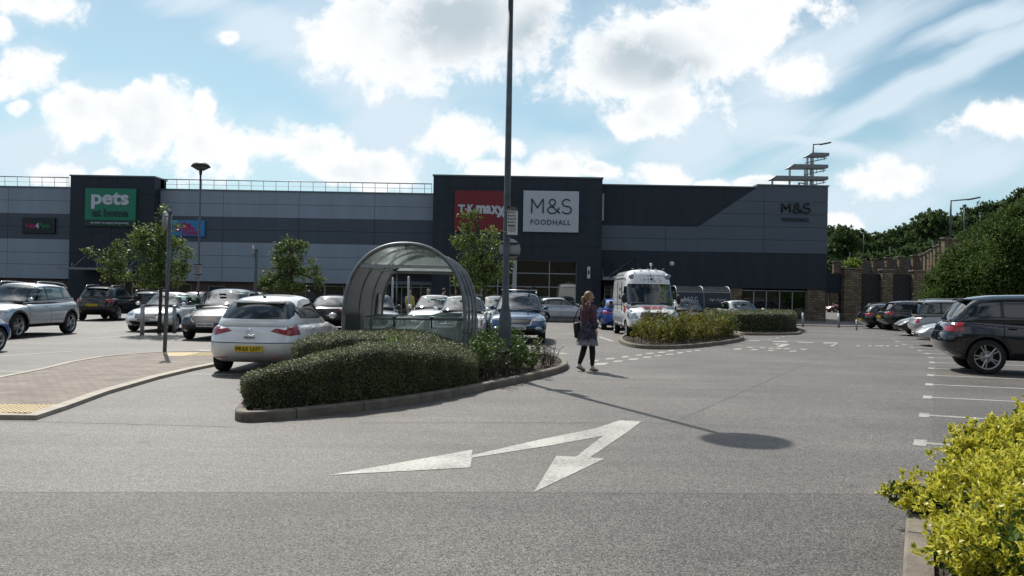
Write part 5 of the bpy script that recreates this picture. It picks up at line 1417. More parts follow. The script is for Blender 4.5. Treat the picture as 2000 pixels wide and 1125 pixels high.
def post_sign(px, pyb, pyt, discs, label, tilt=0.0, w=.047):
    g = G(px, pyb); t = A(px+(pyb-pyt)*ROLL, pyt, g.y)
    root = thing('sign_post', label, 'sign post', (g.x, g.y, 0)); root.rotation_euler = (0, R(tilt), 0)
    b = bmesh.new(); tube(b, [(0, 0, 0), (0, 0, t.z)], w, 10); bx(b, (0, 0, t.z+.01), (w*2, w*2, .02)); obj('post', b, MT['polegrey'], root, True)
    for (dz, r, ang) in discs:
        rt = Matrix.Rotation(R(ang), 4, 'Z')
        b = bmesh.new(); lathe(b, [(0, -.006), (r, -.006), (r, .006), (0, .006)], Matrix.Translation((-w-.06, -.02, t.z-dz)) @ rt @ Matrix.Rotation(R(90), 4, 'Y'), 28)
        bx(b, (-w-.02, 0, t.z-dz+.10), (.10, .06, .03)); bx(b, (-w-.02, 0, t.z-dz-.10), (.10, .06, .03)); obj('sign_disc', b, MT['signback'], root)
    return root
post_sign(321.5, 691, 415, [(.20, .23, 8)], 'grey sign post with a round sign seen edge-on, standing in the brick paving', tilt=1.1)
post_sign(496.5, 640, 488, [(.10, .27, 10)], 'farther grey sign post with a narrow round sign, beside the middle tree', tilt=0.5, w=.07)
def lamp_notices():
    Y = 42.8; 
    for (x0, y0, x1, y1, lab, dk) in ((378.5, 516, 394.5, 537, 'white framed parking notice on the slim domed lamp post', True), (378.5, 539, 392.5, 548.5, 'small pale plate under the notice on the slim domed lamp post', False)):
        a, c = A(x0, y0, Y), A(x1, y1, Y); root = thing('parking_notice', lab, 'notice', ((a.x+c.x)/2, Y, (a.z+c.z)/2)); w, h = c.x-a.x, a.z-c.z
        b = bmesh.new(); bx(b, (0, 0, 0), (w, .02, h)); obj('panel', b, MT['signback'], root)
        if dk:
            b = bmesh.new()
            for s in (1, -1): bx(b, (0, -.012, s*(h/2-.02)), (w, .01, .05))
            obj('black_band', b, MT['ink'], root)
        b = bmesh.new(); text_lines(b, w*.8, h*.7, 6, -.012); obj('small_print', b, MT['ink'], root)
lamp_notices()
# two more grey posts with small signs far away by the entrance
def thin_post(px, pyb, pyt, label, r=.05, m='galv_l', cat='post', name='post'):
    g = G(px, pyb); t = A(px, pyt, g.y); b = bmesh.new(); tube(b, [(0, 0, 0), (0, 0, t.z)], r, 8); ellip(b, (0, 0, t.z), (r*1.05, r*1.05, r*.5))
    o = obj(name, b, MT[m], None, True); o.location = (g.x, g.y, 0); tag(o, label, cat); return o
thin_post(765.5, 640, 543, 'thin pale pole seen through the left side of the shelter opening', .045)
thin_post(796.5, 640, 541, 'thin pale pole beside the person in the yellow coat', .05)
bo = [(277.5, 653, 597, 'stout steel bollard in front of the white hatchback, left of the young tree', .075), (340, 649, 598, 'stout steel bollard right of the young tree, by the dark people carrier', .075),
      (947, 666, 612, 'left one of the two close bollards by the shelter', .06), (956.5, 664, 611, 'right one of the two close bollards by the shelter', .06),
      (1484, 638, 611, 'bollard by the right end of the far hedge', .07), (1568, 638.5, 612, 'bollard in front of the stone pier at the corner of the shops', .07),
      (1638, 640, 613, 'bollard in front of the dark gateway beside the shops', .07), (1532, 637.5, 611, 'bollard between the far hedge and the stone pier, before the windows', .07), (1673, 645, 625, 'low bollard at the back of the black estate car', .05)]
for px, yb, yt, lab, r in bo:
    o = thin_post(px, yb, yt, lab, r, 'galv_l', 'bollard', 'bollard'); o['group'] = 'bollards in the car park'
# timber rail posts at the side of the shelter
for k, (px, yb, yt) in enumerate(((922, 672, 640), (931, 670, 622), (939, 668, 625))):
    o = thin_post(px, yb, yt, ['short timber post at the foot of the shelter hoop', 'middle timber post at the side of the shelter', 'timber post next to the pair of bollards'][k], .03, 'wood', 'post', 'timber_post')
# hooped bollard by the blue car
def hoop_barrier():
    g = G(1190, 643); b = bmesh.new(); tube(b, [(-.14, 0, 0), (-.14, 0, .85), (-.1, 0, .98), (0, 0, 1.03), (.1, 0, .98), (.14, 0, .85), (.14, 0, 0)], .03, 8)
    o = obj('hoop_barrier', b, MT['galv_l'], None, True); o.location = (g.x, g.y, 0); tag(o, 'narrow steel hoop barrier in front of the blue car beside the van', 'barrier')
hoop_barrier()

# ---------------------------------------------------------------- walls right of the shops
def stone_pier(a_px, b_px, top, Y, zb, label, dep=.6, cap=True, ztop=None, group=None):
    a, b_ = A(a_px, top, Y), A(b_px, top, Y); zt = a.z if ztop is None else ztop; w = b_.x-a.x
    root = thing('stone_pier', label, 'pier', ((a.x+b_.x)/2, Y, zb), group=group)
    b = bmesh.new(); bx(b, (0, dep/2, (zt-zb-.1)/2), (w, dep, zt-zb-.1)); obj('shaft', b, MT['stone'], root)
    b = bmesh.new(); bx(b, (0, dep/2, zt-zb-.05), (w+.16, dep+.16, .1), bev=.02); obj('cap', b, MT['kerb'], root)
    return root
def build_walls():
    MT['fence_d'] = mat('dark_timber_boards', (.022, .022, .024), .7, var=.3, vscale=6); MT['slat'] = mat('pale_slats', (.10, .105, .11), .6)
    MT['vboards'] = mat('weathered_boards', (.15, .14, .135), .85, var=.2, vscale=3)
    Yw = 57.6
    # gateway beside the building
    root = thing('gateway', 'dark panelled gateway bridging the gap between shops and stone pier', 'gateway', (X(1617.5), Yw, 0))
    x0 = root.location.x; xr = A(1652, 580, Yw).x
    b = bmesh.new(); bb(b, 0, xr-x0, 0, .5, A(1630, 573, Yw).z, A(1630, 534, Yw).z); obj('lintel', b, MT['clad_d'], root)
    b = bmesh.new(); bb(b, A(1643.5, 600, Yw).x-x0, xr-x0, .02, .5, 0, A(1630, 573, Yw).z-.01); obj('jamb', b, MT['clad_d'], root)
    stone_pier(1650, 1683, 523, 57.0, 0, 'broad stone pier right of the dark gateway')
    stone_pier(1724, 1744.5, 525.5, 57.0, 0, 'middle stone pier between two herringbone timber panels', group=None)
    stone_pier(1785, 1807, 527.5, 57.0, 0, 'stone pier at the right, partly behind the big leafy tree')
    for k, (p0, p1, t) in enumerate(((1683, 1724, 534.5), (1744.5, 1785, 535.5), (1807, 1855, 536.5))):
        Yp = 57.35; a, b_ = A(p0, t, Yp), A(p1, t, Yp); w = b_.x-a.x; h = a.z
        root = thing('herringbone_fence', ['dark herringbone timber panel next to the broad stone pier', 'dark herringbone timber panel between the middle and right piers', 'dark herringbone timber panel running behind the big tree'][k], 'fence', ((a.x+b_.x)/2, Yp, 0))
        b = bmesh.new(); bx(b, (0, .06, h/2), (w, .06, h)); obj('backing', b, MT['fence_d'], root)
        b = bmesh.new(); n = 15
        for q in range(n):
            for s in (-1, 1):
                z1 = h-.15-q*.36; c0 = Vector((s*.03, -.0, z1)); c1 = Vector((s*(w/2-.03), 0, z1-(w/2-.06)*1.05))
                if c1.z < .08:
                    t_ = (c0.z-.08)/(c0.z-c1.z); c1 = c0.lerp(c1, t_)
                if c0.z > .2: bar(b, c0, c1, .013, 4)
        for s in (-1, 1):   # lines above the first chevron
            for q in range(1, 5):
                x_ = s*(q*.34)
                if abs(x_) < w/2-.1:
                    c0 = Vector((x_, 0, h-.12)); c1 = Vector((s*(w/2-.03), 0, h-.12-((w/2-.03)-abs(x_))*1.05)); bar(b, c0, c1, .013, 4)
        obj('slats', b, MT['slat'], root)
    # ramp wall behind: piers and board panels
    P = [(1629, 1641, 510, 73.5), (1680, 1690, 506, 72.2), (1705, 1714, 504.5, 71.3), (1731, 1741, 502.5, 70.4), (1756, 1767, 500.5, 69.5), (1783, 1794, 498, 68.6), (1799.5, 1808, 496.5, 68.0)]
    pos = []
    names = ['first', 'second', 'third', 'fourth', 'fifth', 'sixth', 'seventh']
    for k, (a, b_, t, Y) in enumerate(P):
        r = stone_pier(a, b_, t, Y, 2.9 if k == 0 else 2.0, names[k]+' small stone pier from the left along the boarded ramp wall', .35); pos.append((r.location.x, Y+.17, A(a, t, Y).z))
    for k in range(len(P)-1):
        (xa, ya, za), (xb, yb, zb_) = pos[k], pos[k+1]; b = bmesh.new()
        z0 = 2.95 if k == 0 else 2.0; n = 7
        for q in range(n):
            t0, t1 = q/n, (q+1)/n-.012
            xa_, xb2 = xa+(xb-xa)*t0, xa+(xb-xa)*t1; ya_, yb2 = ya+(yb-ya)*t0, ya+(yb-ya)*t1; zt_ = za+(zb_-za)*(t0+t1)/2-.22
            vs = [b.verts.new(p) for p in ((xa_, ya_, z0), (xb2, yb2, z0), (xb2, yb2, zt_), (xa_, ya_, zt_), (xa_, ya_+.06, z0), (xb2, yb2+.06, z0), (xb2, yb2+.06, zt_), (xa_, ya_+.06, zt_))]
            for f in ((0, 1, 2, 3), (5, 4, 7, 6), (3, 2, 6, 7), (0, 3, 7, 4), (1, 5, 6, 2)): b.faces.new([vs[i] for i in f])
        o = obj('board_fence', b, MT['vboards']); tag(o, names[k]+' bay from the left of the grey boarding on top of the ramp wall', 'fence')
    # returning part, climbing towards the camera
    P2 = [(1807, 1813, 493.5, 67.0, 6.0), (1814.5, 1820, 489.5, 66.2, 6), (1820.5, 1826, 486, 65.4, 6), (1827, 1834, 480, 64.4, 6), (1835, 1843, 477, 63.2, 6)]
    prev = pos[-1]
    for k, (a, b_, t, Y, _) in enumerate(P2):
        r = stone_pier(a, b_, t, Y, 2.0, ['first', 'second', 'third', 'fourth', 'fifth'][k]+' of the close-set stone piers where the ramp wall turns and climbs', .35); cur = (r.location.x, Y+.17, A(a, t, Y).z)
        b = bmesh.new(); vs = [b.verts.new(p) for p in ((prev[0], prev[1], 2), (cur[0], cur[1], 2), (cur[0], cur[1], cur[2]-.2), (prev[0], prev[1], prev[2]-.2))]
        vs2 = [b.verts.new((v.co.x+.06, v.co.y+.06, v.co.z)) for v in vs]; b.faces.new(vs)
        for i in range(4): b.faces.new((vs[i], vs[(i+1) % 4], vs2[(i+1) % 4], vs2[i]))
        o = obj('board_fence', b, MT['vboards']); tag(o, 'boarded bay just left of the %s close-set pier on the climbing ramp wall' % ['first', 'second', 'third', 'fourth', 'fifth'][k], 'fence'); prev = cur
    stone_pier(1845, 1853, 463.5, 61.5, 1.5, 'tall stone pier at the head of the ramp wall beside the street lamp', .5)
    a, c = A(1853, 465, 61.7), A(1960, 467, 61.7); root = thing('stone_wall', 'stone wall with a flat coping disappearing into the big leafy trees', 'wall', (a.x, 61.7, 0))
    b = bmesh.new(); bb(b, 0, c.x-a.x, 0, .4, 0, a.z-.08); obj('masonry', b, MT['stone'], root)
    b = bmesh.new(); bb(b, -.0, c.x-a.x, -.06, .46, a.z-.08, a.z+.02); obj('coping', b, MT['kerb'], root)
    # retaining wall under the ramp and the raised ground behind
    b = bmesh.new(); x0, x1 = A(1668, 560, 75).x, 60
    bb(b, x0, x1, 74.2, 75, 0, 3.2); o = obj('retaining_wall', b, MT['stone']); tag(o, 'rough stone retaining wall below the boarded ramp', 'wall')
    # sunny wall seen through the gateway
    b = bmesh.new(); bx(b, (0, 0, 1.9), (16, .4, 3.8))
    for k in range(5): bx(b, (-7+k*2.6, -.3, 1.95), (.6, .3, 3.9))
    o = obj('stone_wall', b, MT['stone']); o.location = (A(1634, 580, 122).x, 122, 0); tag(o, 'sunny stone wall seen through the dark gateway beyond the red car', 'wall')
build_walls()
street_lamp_arm(1856, 466, 391, (1902, 388.5), 63.0, 'street lamp with one long level arm above the stone ramp wall', .085)
def mast(px, pb, pt, Y, label, w=.07):
    a, t = A(px, pb, Y), A(px, pt, Y); b = bmesh.new(); tube(b, [(0, 0, 0), (0, 0, t.z-a.z)], [w, w*.7], 6); bx(b, (0, 0, t.z-a.z), (w*3, w*3, w*3), bev=w*.5)
    o = obj('mast', b, MT['polegrey'], None, True); o.location = a; tag(o, label, 'mast')
mast(1882.5, 500, 402, 60, 'plain dark pole just right of the street lamp on the ramp', .07)
mast(1914, 480, 417, 70, 'thin pole among the treetops at the right', .06)
mast(1686, 520, 455, 85, 'thin pole before the wood, above the second small pier', .05)
mast(1738, 515, 484, 85, 'short thin pole before the wood, above the fourth small pier', .05)
mast(1822, 500, 472, 80, 'short pole behind the climbing ramp wall', .06)
mast(1660, 520, 494, 95, 'very short pole before the wood left of the bright bush', .05)
# ---------------------------------------------------------------- plants
MT['hedge'] = leafmat('clipped_hedge_leaf', (.070, .088, .034), (.120, .140, .056), (.20, .215, .10), .22)
MT['hedge_core'] = mat('hedge_twigs', (.022, .022, .014), .95, var=.4, vscale=9)
MT['treeleaf'] = leafmat('young_tree_leaf', (.045, .075, .016), (.10, .15, .036), (.20, .25, .075), .42)
MT['mapleleaf'] = leafmat('big_tree_leaf', (.022, .045, .012), (.070, .112, .028), (.13, .185, .050), .36, .8, spec=.12)
MT['woodleaf'] = leafmat('far_wood_leaf', (.022, .040, .016), (.070, .108, .042), (.120, .160, .066), .34, .9, spec=.05)
MT['shrubleaf'] = leafmat('glossy_shrub_leaf', (.032, .062, .014), (.062, .115, .022), (.12, .19, .04), .35)
MT['oliveleaf'] = leafmat('olive_shrub_leaf', (.085, .115, .018), (.165, .175, .030), (.29, .22, .042), .4)
MT['greyleaf'] = leafmat('grey_green_leaf', (.05, .065, .04), (.09, .105, .07), (.16, .17, .12), .3)
MT['euonymus'] = leafmat('yellow_variegated_leaf', (.05, .12, .010), (.11, .20, .014), (.24, .28, .02), .42, rough=.38, margin=((.45, .42, .02), (.76, .70, .13)))
MT['grass'] = leafmat('bright_grass', (.10, .19, .02), (.15, .27, .03), (.24, .36, .05), .5)
MT['brightleaf'] = leafmat('lime_bush_leaf', (.10, .17, .02), (.16, .24, .03), (.22, .30, .05), .4)

def hedge(label, outline, h, nleaf, size, hfun=None, loc=None, mat_='hedge', group=None, lump=.05):
    """clipped hedge: rounded block under leaf cover"""
    out = smooth_loop([Vector(p[:2]) for p in outline], 2)
    cx = sum(p.x for p in out)/len(out); cy = sum(p.y for p in out)/len(out)
    rings = [(0.03, 0), (0, .35), (-.03, .70), (-.02, .86), (.035, .955), (.13, .995), (.40, 1.0)]
    bm = bmesh.new(); prev = None; n = len(out)
    for d, t in rings:
        pts = inset(out, d) if d else out
        cur = []
        for p in pts:
            H = hfun(p.x, p.y) if hfun else h
            q = Vector((p.x, p.y, .06+H*t)); nz = noise.noise(q*2.3)*lump*1.4+noise.noise(q*6)*lump*.5
            dirn = Vector((p.x-cx, p.y-cy, 0)).normalized()
            q += dirn*nz*(1 if t < .9 else .3)+Vector((0, 0, nz*.8*(t > .8))); cur.append(bm.verts.new(q))
        if prev:
            for i in range(n): bm.faces.new((prev[i], prev[(i+1) % n], cur[(i+1) % n], cur[i]))
        prev = cur
    bmesh.ops.triangle_fill(bm, edges=[bm.edges.get((prev[i], prev[(i+1) % n])) for i in range(n)], use_beauty=True)
    bmesh.ops.recalc_face_normals(bm, faces=bm.faces[:])
    core = bm.copy()
    for v in core.verts: v.co -= Vector((v.co.x-cx, v.co.y-cy, v.co.z*.5)).normalized()*size*.8
    P, D = sample_bm(bm, nleaf); bm.free()
    nz = np.array([noise.noise(Vector(p)*4.0) for p in P]); P = P + D*(nz[:, None]*lump*.9+rng.normal(size=(nleaf, 1))*size*.5)
    spr = rng.random(nleaf) < .03; P[spr] += D[spr]*size*1.3
    o = thing('hedge', label, 'hedge', (cx, cy, 0), group=group)
    off = np.array([cx, cy, 0]); P = P-off
    for v in core.verts: v.co -= Vector(off)
    T_ = np.cross(D, rng.normal(size=D.shape)); T_ /= np.linalg.norm(T_, axis=1, keepdims=True)+1e-9
    me = leaves_mesh('foliage', P, T_*1.0+D*.45+np.array([0, 0, .15]), size, [MT[mat_], MT['hedge_core']], aspect=.55, core=core, nrm=D); core.free()
    mesh_obj('foliage', me, o)
    # woody stems at the foot
    b = bmesh.new()
    inn = inset(out, .12)
    for k in range(0, len(inn), 3):
        p = inn[k]; bar(b, (p.x-cx, p.y-cy, .04), (p.x-cx+random.uniform(-.08, .08), p.y-cy+random.uniform(-.08, .08), .3), .012, 5)
    obj('stem', b, MT['bark'], o)
    return o
gp = lambda x, y: G(x, y)
HA = [(-3.30, 10.02), (-2.55, 10.50), (-1.80, 11.25), (-1.1, 12.35), (-.60, 13.3), (-.55, 14.1), (-.85, 14.45), (-1.5, 13.7), (-2.2, 13.0), (-3.0, 12.45), (-3.5, 11.7), (-3.6, 10.8)]
hedge('long clipped dark green hedge at the front edge of the near planting bed', HA, .80, 85000, .025, lambda x, y: interp([(-3.5, .40), (-3.2, .47), (-2.8, .59), (-2.3, .70), (-1.8, .75), (-1.2, .64), (-.6, .46)], x))
HB = [(-3.85, 13.9), (-3.2, 13.35), (-2.4, 13.75), (-1.6, 14.35), (-1.05, 14.95), (-.75, 15.6), (-1.2, 16.2), (-2.3, 16.3), (-3.3, 16.1), (-3.8, 15.3)]
hedge('second clipped hedge just behind the long near hedge and before the trolley shelter', HB, .86, 55000, .027, lambda x, y: interp([(-3.9, .62), (-3.4, .72), (-2.6, .76), (-2.0, .77), (-1.5, .70), (-.8, .46)], x))
HC = [G(1545, 651), G(1480, 651.5), G(1432, 650), G(1402, 646), G(1372, 643), G(1372, 638.5), G(1450, 637), G(1540, 639), G(1556, 644)]
hedge('low clipped hedge on the far island, ending beside the bollards', HC, .80, 26000, .055, lambda x, y: .86)

def stems_shrub(label, pts, hmin, hmax, nst, nleaf, lsize, leafm, cat='shrub', aspect=.45, name='shrub', spread=.35, z0=.1, stemr=.008, bare=0.15, group=None, edge=False, side_twigs=3, fold=.25):
    """upright stems with leaves along them"""
    cx = sum(p[0] for p in pts)/len(pts); cy = sum(p[1] for p in pts)/len(pts)
    root = thing(name, label, cat, (cx, cy, z0), group=group)
    b = bmesh.new(); LP, LD = [], []
    xs = [p[0] for p in pts]; ys = [p[1] for p in pts]
    def inside(x, y):
        c = False; n = len(pts)
        for i in range(n):
            x1, y1 = pts[i][:2]; x2, y2 = pts[(i+1) % n][:2]
            if (y1 > y) != (y2 > y) and x < (x2-x1)*(y-y1)/(y2-y1)+x1: c = not c
        return c
    segs = []
    k = 0
    while k < nst:
        x, y = random.uniform(min(xs), max(xs)), random.uniform(min(ys), max(ys))
        if not inside(x, y): continue
        k += 1; h = random.uniform(hmin, hmax)*(.75+.5*(noise.noise(Vector((x*1.4, y*1.4, 3)))+.5)); base = Vector((x-cx, y-cy, 0)); a = random.uniform(0, 6.28); ln = random.uniform(.1, spread)
        p = base; d = Vector((math.cos(a)*ln, math.sin(a)*ln, 1)).normalized(); st = [p.copy()]
        for q in range(5):
            d = (d+Vector((random.uniform(-.18, .18), random.uniform(-.18, .18), random.uniform(-.05, .1)))).normalized(); p = p+d*h/5; st.append(p.copy())
        tube(b, st, [stemr*(1-.15*i) for i in range(6)], 4, cap=False)
        for i in range(5): segs.append((st[i], st[i+1], i/5))
        for q in range(side_twigs):
            i = random.randint(1, 4); a = random.uniform(0, 6.28); e = st[i]+Vector((math.cos(a), math.sin(a), random.uniform(.3, 1.0))).normalized()*h*random.uniform(.15, .38)
            bar(b, st[i], e, stemr*.5, 3); segs.append((st[i], e, .7)); segs.append((st[i], e, .7))
    obj('stem', b, MT['bark'], root)
    A_ = np.array([s[0][:] for s in segs]); B_ = np.array([s[1][:] for s in segs]); w = np.array([max(.0, s[2]-bare)+.05 for s in segs]); w /= w.sum()
    idx = rng.choice(len(segs), nleaf, p=w); t = rng.random(nleaf)[:, None]; ax = B_-A_; ax /= np.linalg.norm(ax, axis=1, keepdims=True)
    P = A_[idx]*(1-t)+B_[idx]*t+rng.normal(size=(nleaf, 3))*lsize*.35; D = ax[idx]*.8+rng.normal(size=(nleaf, 3))*.7; D /= np.linalg.norm(D, axis=1, keepdims=True)
    me = leaves_mesh('foliage', P, D, lsize, MT[leafm], aspect, fold, edge=edge); mesh_obj('foliage', me, root)
    return root
stems_shrub('mixed green leafy shrub at the foot of the near lamp post', [(-.75, 13.9), (-.25, 14.2), (.2, 15.0), (.55, 15.9), (.2, 17.0), (-.4, 17.0), (-.7, 15.6)], .45, .78, 110, 8500, .055, 'shrubleaf')
stems_shrub('silvery spreading shrub between the long hedge and the leafy shrub', [(-.7, 13.7), (-.3, 14.0), (.0, 14.7), (-.3, 15.0), (-.75, 14.6)], .30, .55, 46, 1800, .028, 'greyleaf', spread=1.0, stemr=.011, side_twigs=6)
stems_shrub('small bare twiggy shrub at the right tip of the near bed', [(.62, 16.4), (.95, 16.9), (.85, 17.5), (.5, 17.2)], .35, .58, 22, 160, .03, 'greyleaf', spread=.8, stemr=.009, side_twigs=7)
IBp = [p for p in [G(1232, 671), G(1262, 677), G(1310, 678), G(1360, 676), G(1405, 671), G(1432, 664), G(1415, 656), G(1340, 652), G(1260, 655)]]
stems_shrub('wide olive and green shrub mass on the island in front of the van', [(p.x, p.y) for p in IBp], .50, .92, 380, 30000, .080, 'oliveleaf', spread=.6, stemr=.012)
stems_shrub('brighter green leafy clump at the right end of the olive shrub', [(G(1378, 668).x, G(1378, 668).y), (G(1425, 664).x, G(1425, 664).y), (G(1436, 659).x, G(1436, 659).y), (G(1395, 655).x, G(1395, 655).y)], .55, .95, 60, 5200, .085, 'shrubleaf', spread=.5, stemr=.012)
g = G(1297, 676); stems_shrub('single tall leafy shoot sticking up before the van bonnet', [(g.x-.1, g.y+.6), (g.x+.1, g.y+.6), (g.x, g.y+.8)], 1.75, 1.85, 2, 150, .10, 'shrubleaf', spread=.08, bare=.55)
# tuft of grass on the second hedge
def tuft():
    c = A(768, 672, 13.9); root = thing('grass_tuft', 'bright green tuft of grass poking out between the two near hedges', 'grass', (c.x, c.y, .55))
    P = np.zeros((150, 3)); P[:, 0] = rng.normal(0, .13, 150); P[:, 1] = rng.normal(0, .06, 150); D = rng.normal(size=(150, 3))*.35; D[:, 2] = 1
    me = leaves_mesh('blades', P, D, .30, MT['grass'], .07, .1); mesh_obj('blades', me, root)
tuft()
# bark chips and litter on the beds
def chips(outline, n, label):
    pts = [Vector(p[:2]) for p in inset(smooth_loop([Vector(p[:2]) for p in outline], 2), .2)]; tri = []
    c = sum(pts, Vector((0, 0)))/len(pts); P = np.zeros((n, 3))
    for k in range(n):
        i = random.randrange(len(pts)); a, b_ = pts[i], pts[(i+1) % len(pts)]; u, v = math.sqrt(random.random()), random.random(); p = c*(1-u)+a*u*(1-v)+b_*u*v; P[k] = (p.x, p.y, .085+random.random()*.03)
    D = rng.normal(size=(n, 3)); D[:, 2] *= .25
    me = leaves_mesh('bark_chips', P, D, .045, MT['chips'], .5, .1); o = mesh_obj('bark_chips', me); o['kind'] = 'stuff'; o['label'] = label
MT['chips'] = leafmat('bark_chip', (.05, .035, .025), (.12, .09, .065), (.24, .20, .16), 0.0, .9)
chips(IA, 2600, 'bark chips on the near bed'); chips(IB, 5200, 'bark chips round the olive shrub'); chips(IC, 2500, 'bark chips by the far hedge'); chips(ID, 5200, 'bark chips under the yellow shrub')

# ---- the yellow shrub in the near corner
def yellow_shrub():
    """whorls of small variegated leaves at the ends of many shoots"""
    blobs = []
    for (px, py, Y, r) in ((1892, 888, 6.8, .17), (1935, 888, 6.8, .22), (1990, 890, 6.8, .23), (2060, 888, 6.8, .29), (2130, 885, 6.8, .35), (1885, 938, 6.2, .20), (1925, 925, 6.2, .28), (1990, 915, 6.2, .33), (2070, 910, 6.3, .41),
                           (1730, 975, 5.8, .055), (1752, 982, 5.75, .08), (1780, 992, 5.7, .11), (1810, 1005, 5.65, .15), (1840, 1022, 5.6, .19), (1895, 1000, 5.6, .27), (1945, 985, 5.6, .34), (2030, 965, 5.6, .43), (1870, 1062, 5.2, .21), (1925, 1050, 5.1, .30), (1990, 1040, 5.1, .38), (2090, 1040, 5.1, .5),
                           (1852, 1120, 4.75, .12), (1890, 1130, 4.6, .22), (1955, 1130, 4.6, .32), (2060, 1110, 4.5, .42), (1925, 1210, 4.2, .24), (2010, 1210, 4.1, .38), (1925, 965, 6.0, .25), (1895, 1095, 4.9, .22), (1900, 852, 6.9, .07), (1942, 846, 6.9, .07), (1988, 832, 6.9, .10), (2020, 838, 6.9, .14)):
        c = A(px, py, Y); blobs.append((c.x, c.y, max(c.z, r*.5), r*.92, r*.85, r*.85))
    blobs_ = [(4.55, 6.15, .36, .62, .52, .36), (5.2, 6.5, .50, .75, .62, .42), (6.1, 6.6, .66, .95, .75, .46), (5.0, 5.5, .42, .80, .6, .40), (5.9, 5.5, .55, .9, .8, .45), (4.1, 5.2, .30, .60, .5, .33),
             (3.5, 4.55, .25, .55, .5, .30), (4.3, 4.5, .36, .8, .7, .36), (5.2, 4.4, .45, .9, .7, .40), (7.2, 6.2, .75, 1.1, .9, .5), (3.9, 5.9, .25, .35, .3, .25), (3.05, 5.05, .30, .42, .12, .12), (3.3, 3.9, .2, .7, .5, .3), (6.7, 4.6, .6, 1.1, 1, .5), (4.4, 3.7, .3, 1.0, .6, .35)]
    root = thing('variegated_shrub', 'bushy yellow and green variegated shrub filling the near right corner behind its kerb', 'shrub', (4.6, 5.3, .07))
    nsh = 2500
    S, D = blob_points(blobs, nsh, .72); keep = (S[:, 2] > .05); S = S[keep]; D = D[keep]
    nz = np.array([noise.noise(Vector(p)*3.2) for p in S]); S = S+D*(nz[:, None]*.16)
    D = D*.6+np.array([0, -.05, .55]); D /= np.linalg.norm(D, axis=1, keepdims=True)
    ext = rng.random(len(S)) < .09; S[ext] += (D*.7+rng.normal(size=D.shape)*.25)[ext]*rng.uniform(.05, .15, len(S))[ext][:, None]
    P, DD = [], []
    for s, d in zip(S, D):
        L_ = random.uniform(.05, .11); t = np.cross(d, rng.normal(size=3)); t /= np.linalg.norm(t); u = np.cross(d, t)
        nl = random.randint(7, 11)
        for k in range(nl):
            a = k*2.4; h = k/nl; P.append(s+d*L_*h); DD.append(d*(.35+.9*h)+(t*math.cos(a)+u*math.sin(a))*(1.1-.45*h))
    P = np.array(P)-np.array([4.6, 5.3, 0]); DD = np.array(DD); DD /= np.linalg.norm(DD, axis=1, keepdims=True)
    me = leaves_mesh('foliage', P, DD*2.2, .047, MT['euonymus'], .62, .45, edge=True, jit=.3); mesh_obj('foliage', me, root)
    b = bmesh.new()
    for k in range(420):
        i = random.randrange(len(S)); s = Vector(S[i])-Vector((4.6, 5.3, 0)); f = Vector((s.x*.75+random.uniform(-.15, .15), s.y*.75+random.uniform(-.15, .15), 0)); m = f.lerp(s, .6)+Vector((0, 0, .03)); tube(b, [f, m, s], [.010, .006, .003], 4, cap=False)
    obj('stem', b, MT['bark'], root)
    # inner, older leaves fill the heart of the bush
    P2, D2 = blob_points([(x, y, z, a*.80, b_*.80, c*.80) for x, y, z, a, b_, c in blobs], 13000, .35); P2 = P2[:, :]-np.array([4.6, 5.3, 0])
    k = P2[:, 2] > .0; me = leaves_mesh('inner_foliage', P2[k], D2[k], .045, MT['shrubleaf'], .6, .3); mesh_obj('inner_foliage', me, root)
yellow_shrub()

# ---- trees
def tree(label, base, trunk_h, blobs, nleaf, lsize, leafm, trunk_r=.06, name='tree', group=None, inner=.25, nb=None, stake=False):
    """blobs relative to the base"""
    root = thing(name, label, 'tree', base, group=group)
    b = bmesh.new(); top = Vector((blobs[0][0]*.5, blobs[0][1]*.5, max(q[2]+q[5]*.6 for q in blobs)))
    pts = [Vector((0, 0, 0)), Vector((.02, 0, trunk_h*.5)), Vector((random.uniform(-.05, .05), 0, trunk_h)), Vector((top.x*.6, top.y*.6, (trunk_h+top.z)/2)), top]
    tube(b, pts, [trunk_r*1.2, trunk_r, trunk_r*.85, trunk_r*.5, trunk_r*.12], 8); obj('trunk', b, MT['bark'], root, True)
    b = bmesh.new()
    for q in blobs:
        c = Vector(q[:3]); s = pts[2].lerp(pts[4], max(0, min(.7, (c.z-trunk_h)/(top.z-trunk_h+.01)*.7)))
        for k in range(3):
            e = c+Vector((random.uniform(-.8, .8)*q[3], random.uniform(-.8, .8)*q[4], random.uniform(-.3, .8)*q[5])); m = s.lerp(e, .5)+Vector((0, 0, .08*(e-s).length)); tube(b, [s, m, e], [trunk_r*.4, trunk_r*.22, trunk_r*.06], 5, cap=False)
    obj('branch', b, MT['bark'], root, True)
    P, D = blob_points(blobs, nleaf, inner)
    # clump the leaves
    nc = max(20, nleaf//45); Cn, _ = blob_points(blobs, nc, inner); idx = rng.integers(0, nc, nleaf); sp = np.mean([q[3] for q in blobs])*.22
    m = rng.random(nleaf) < .84; P[m] = Cn[idx[m]]+rng.normal(size=(m.sum(), 3))*sp*np.array([1, 1, .75])
    D = D*.3+rng.normal(size=P.shape)*.5+np.array([0, 0, -.15]); D /= np.linalg.norm(D, axis=1, keepdims=True)
    me = leaves_mesh('crown', P, D, lsize, MT[leafm], .6, .2); mesh_obj('crown', me, root)
    return root
def px_blobs(base, Y, lst, depth=.8, dj=.5):
    o = []
    for (x, y, rx, ry) in lst:
        c = A(x, y, Y); dy = random.uniform(-dj, dj); o.append((c.x-base.x, dy, c.z-base.z, rx*Y/F, rx*Y/F*depth, ry*Y/F))
    return o
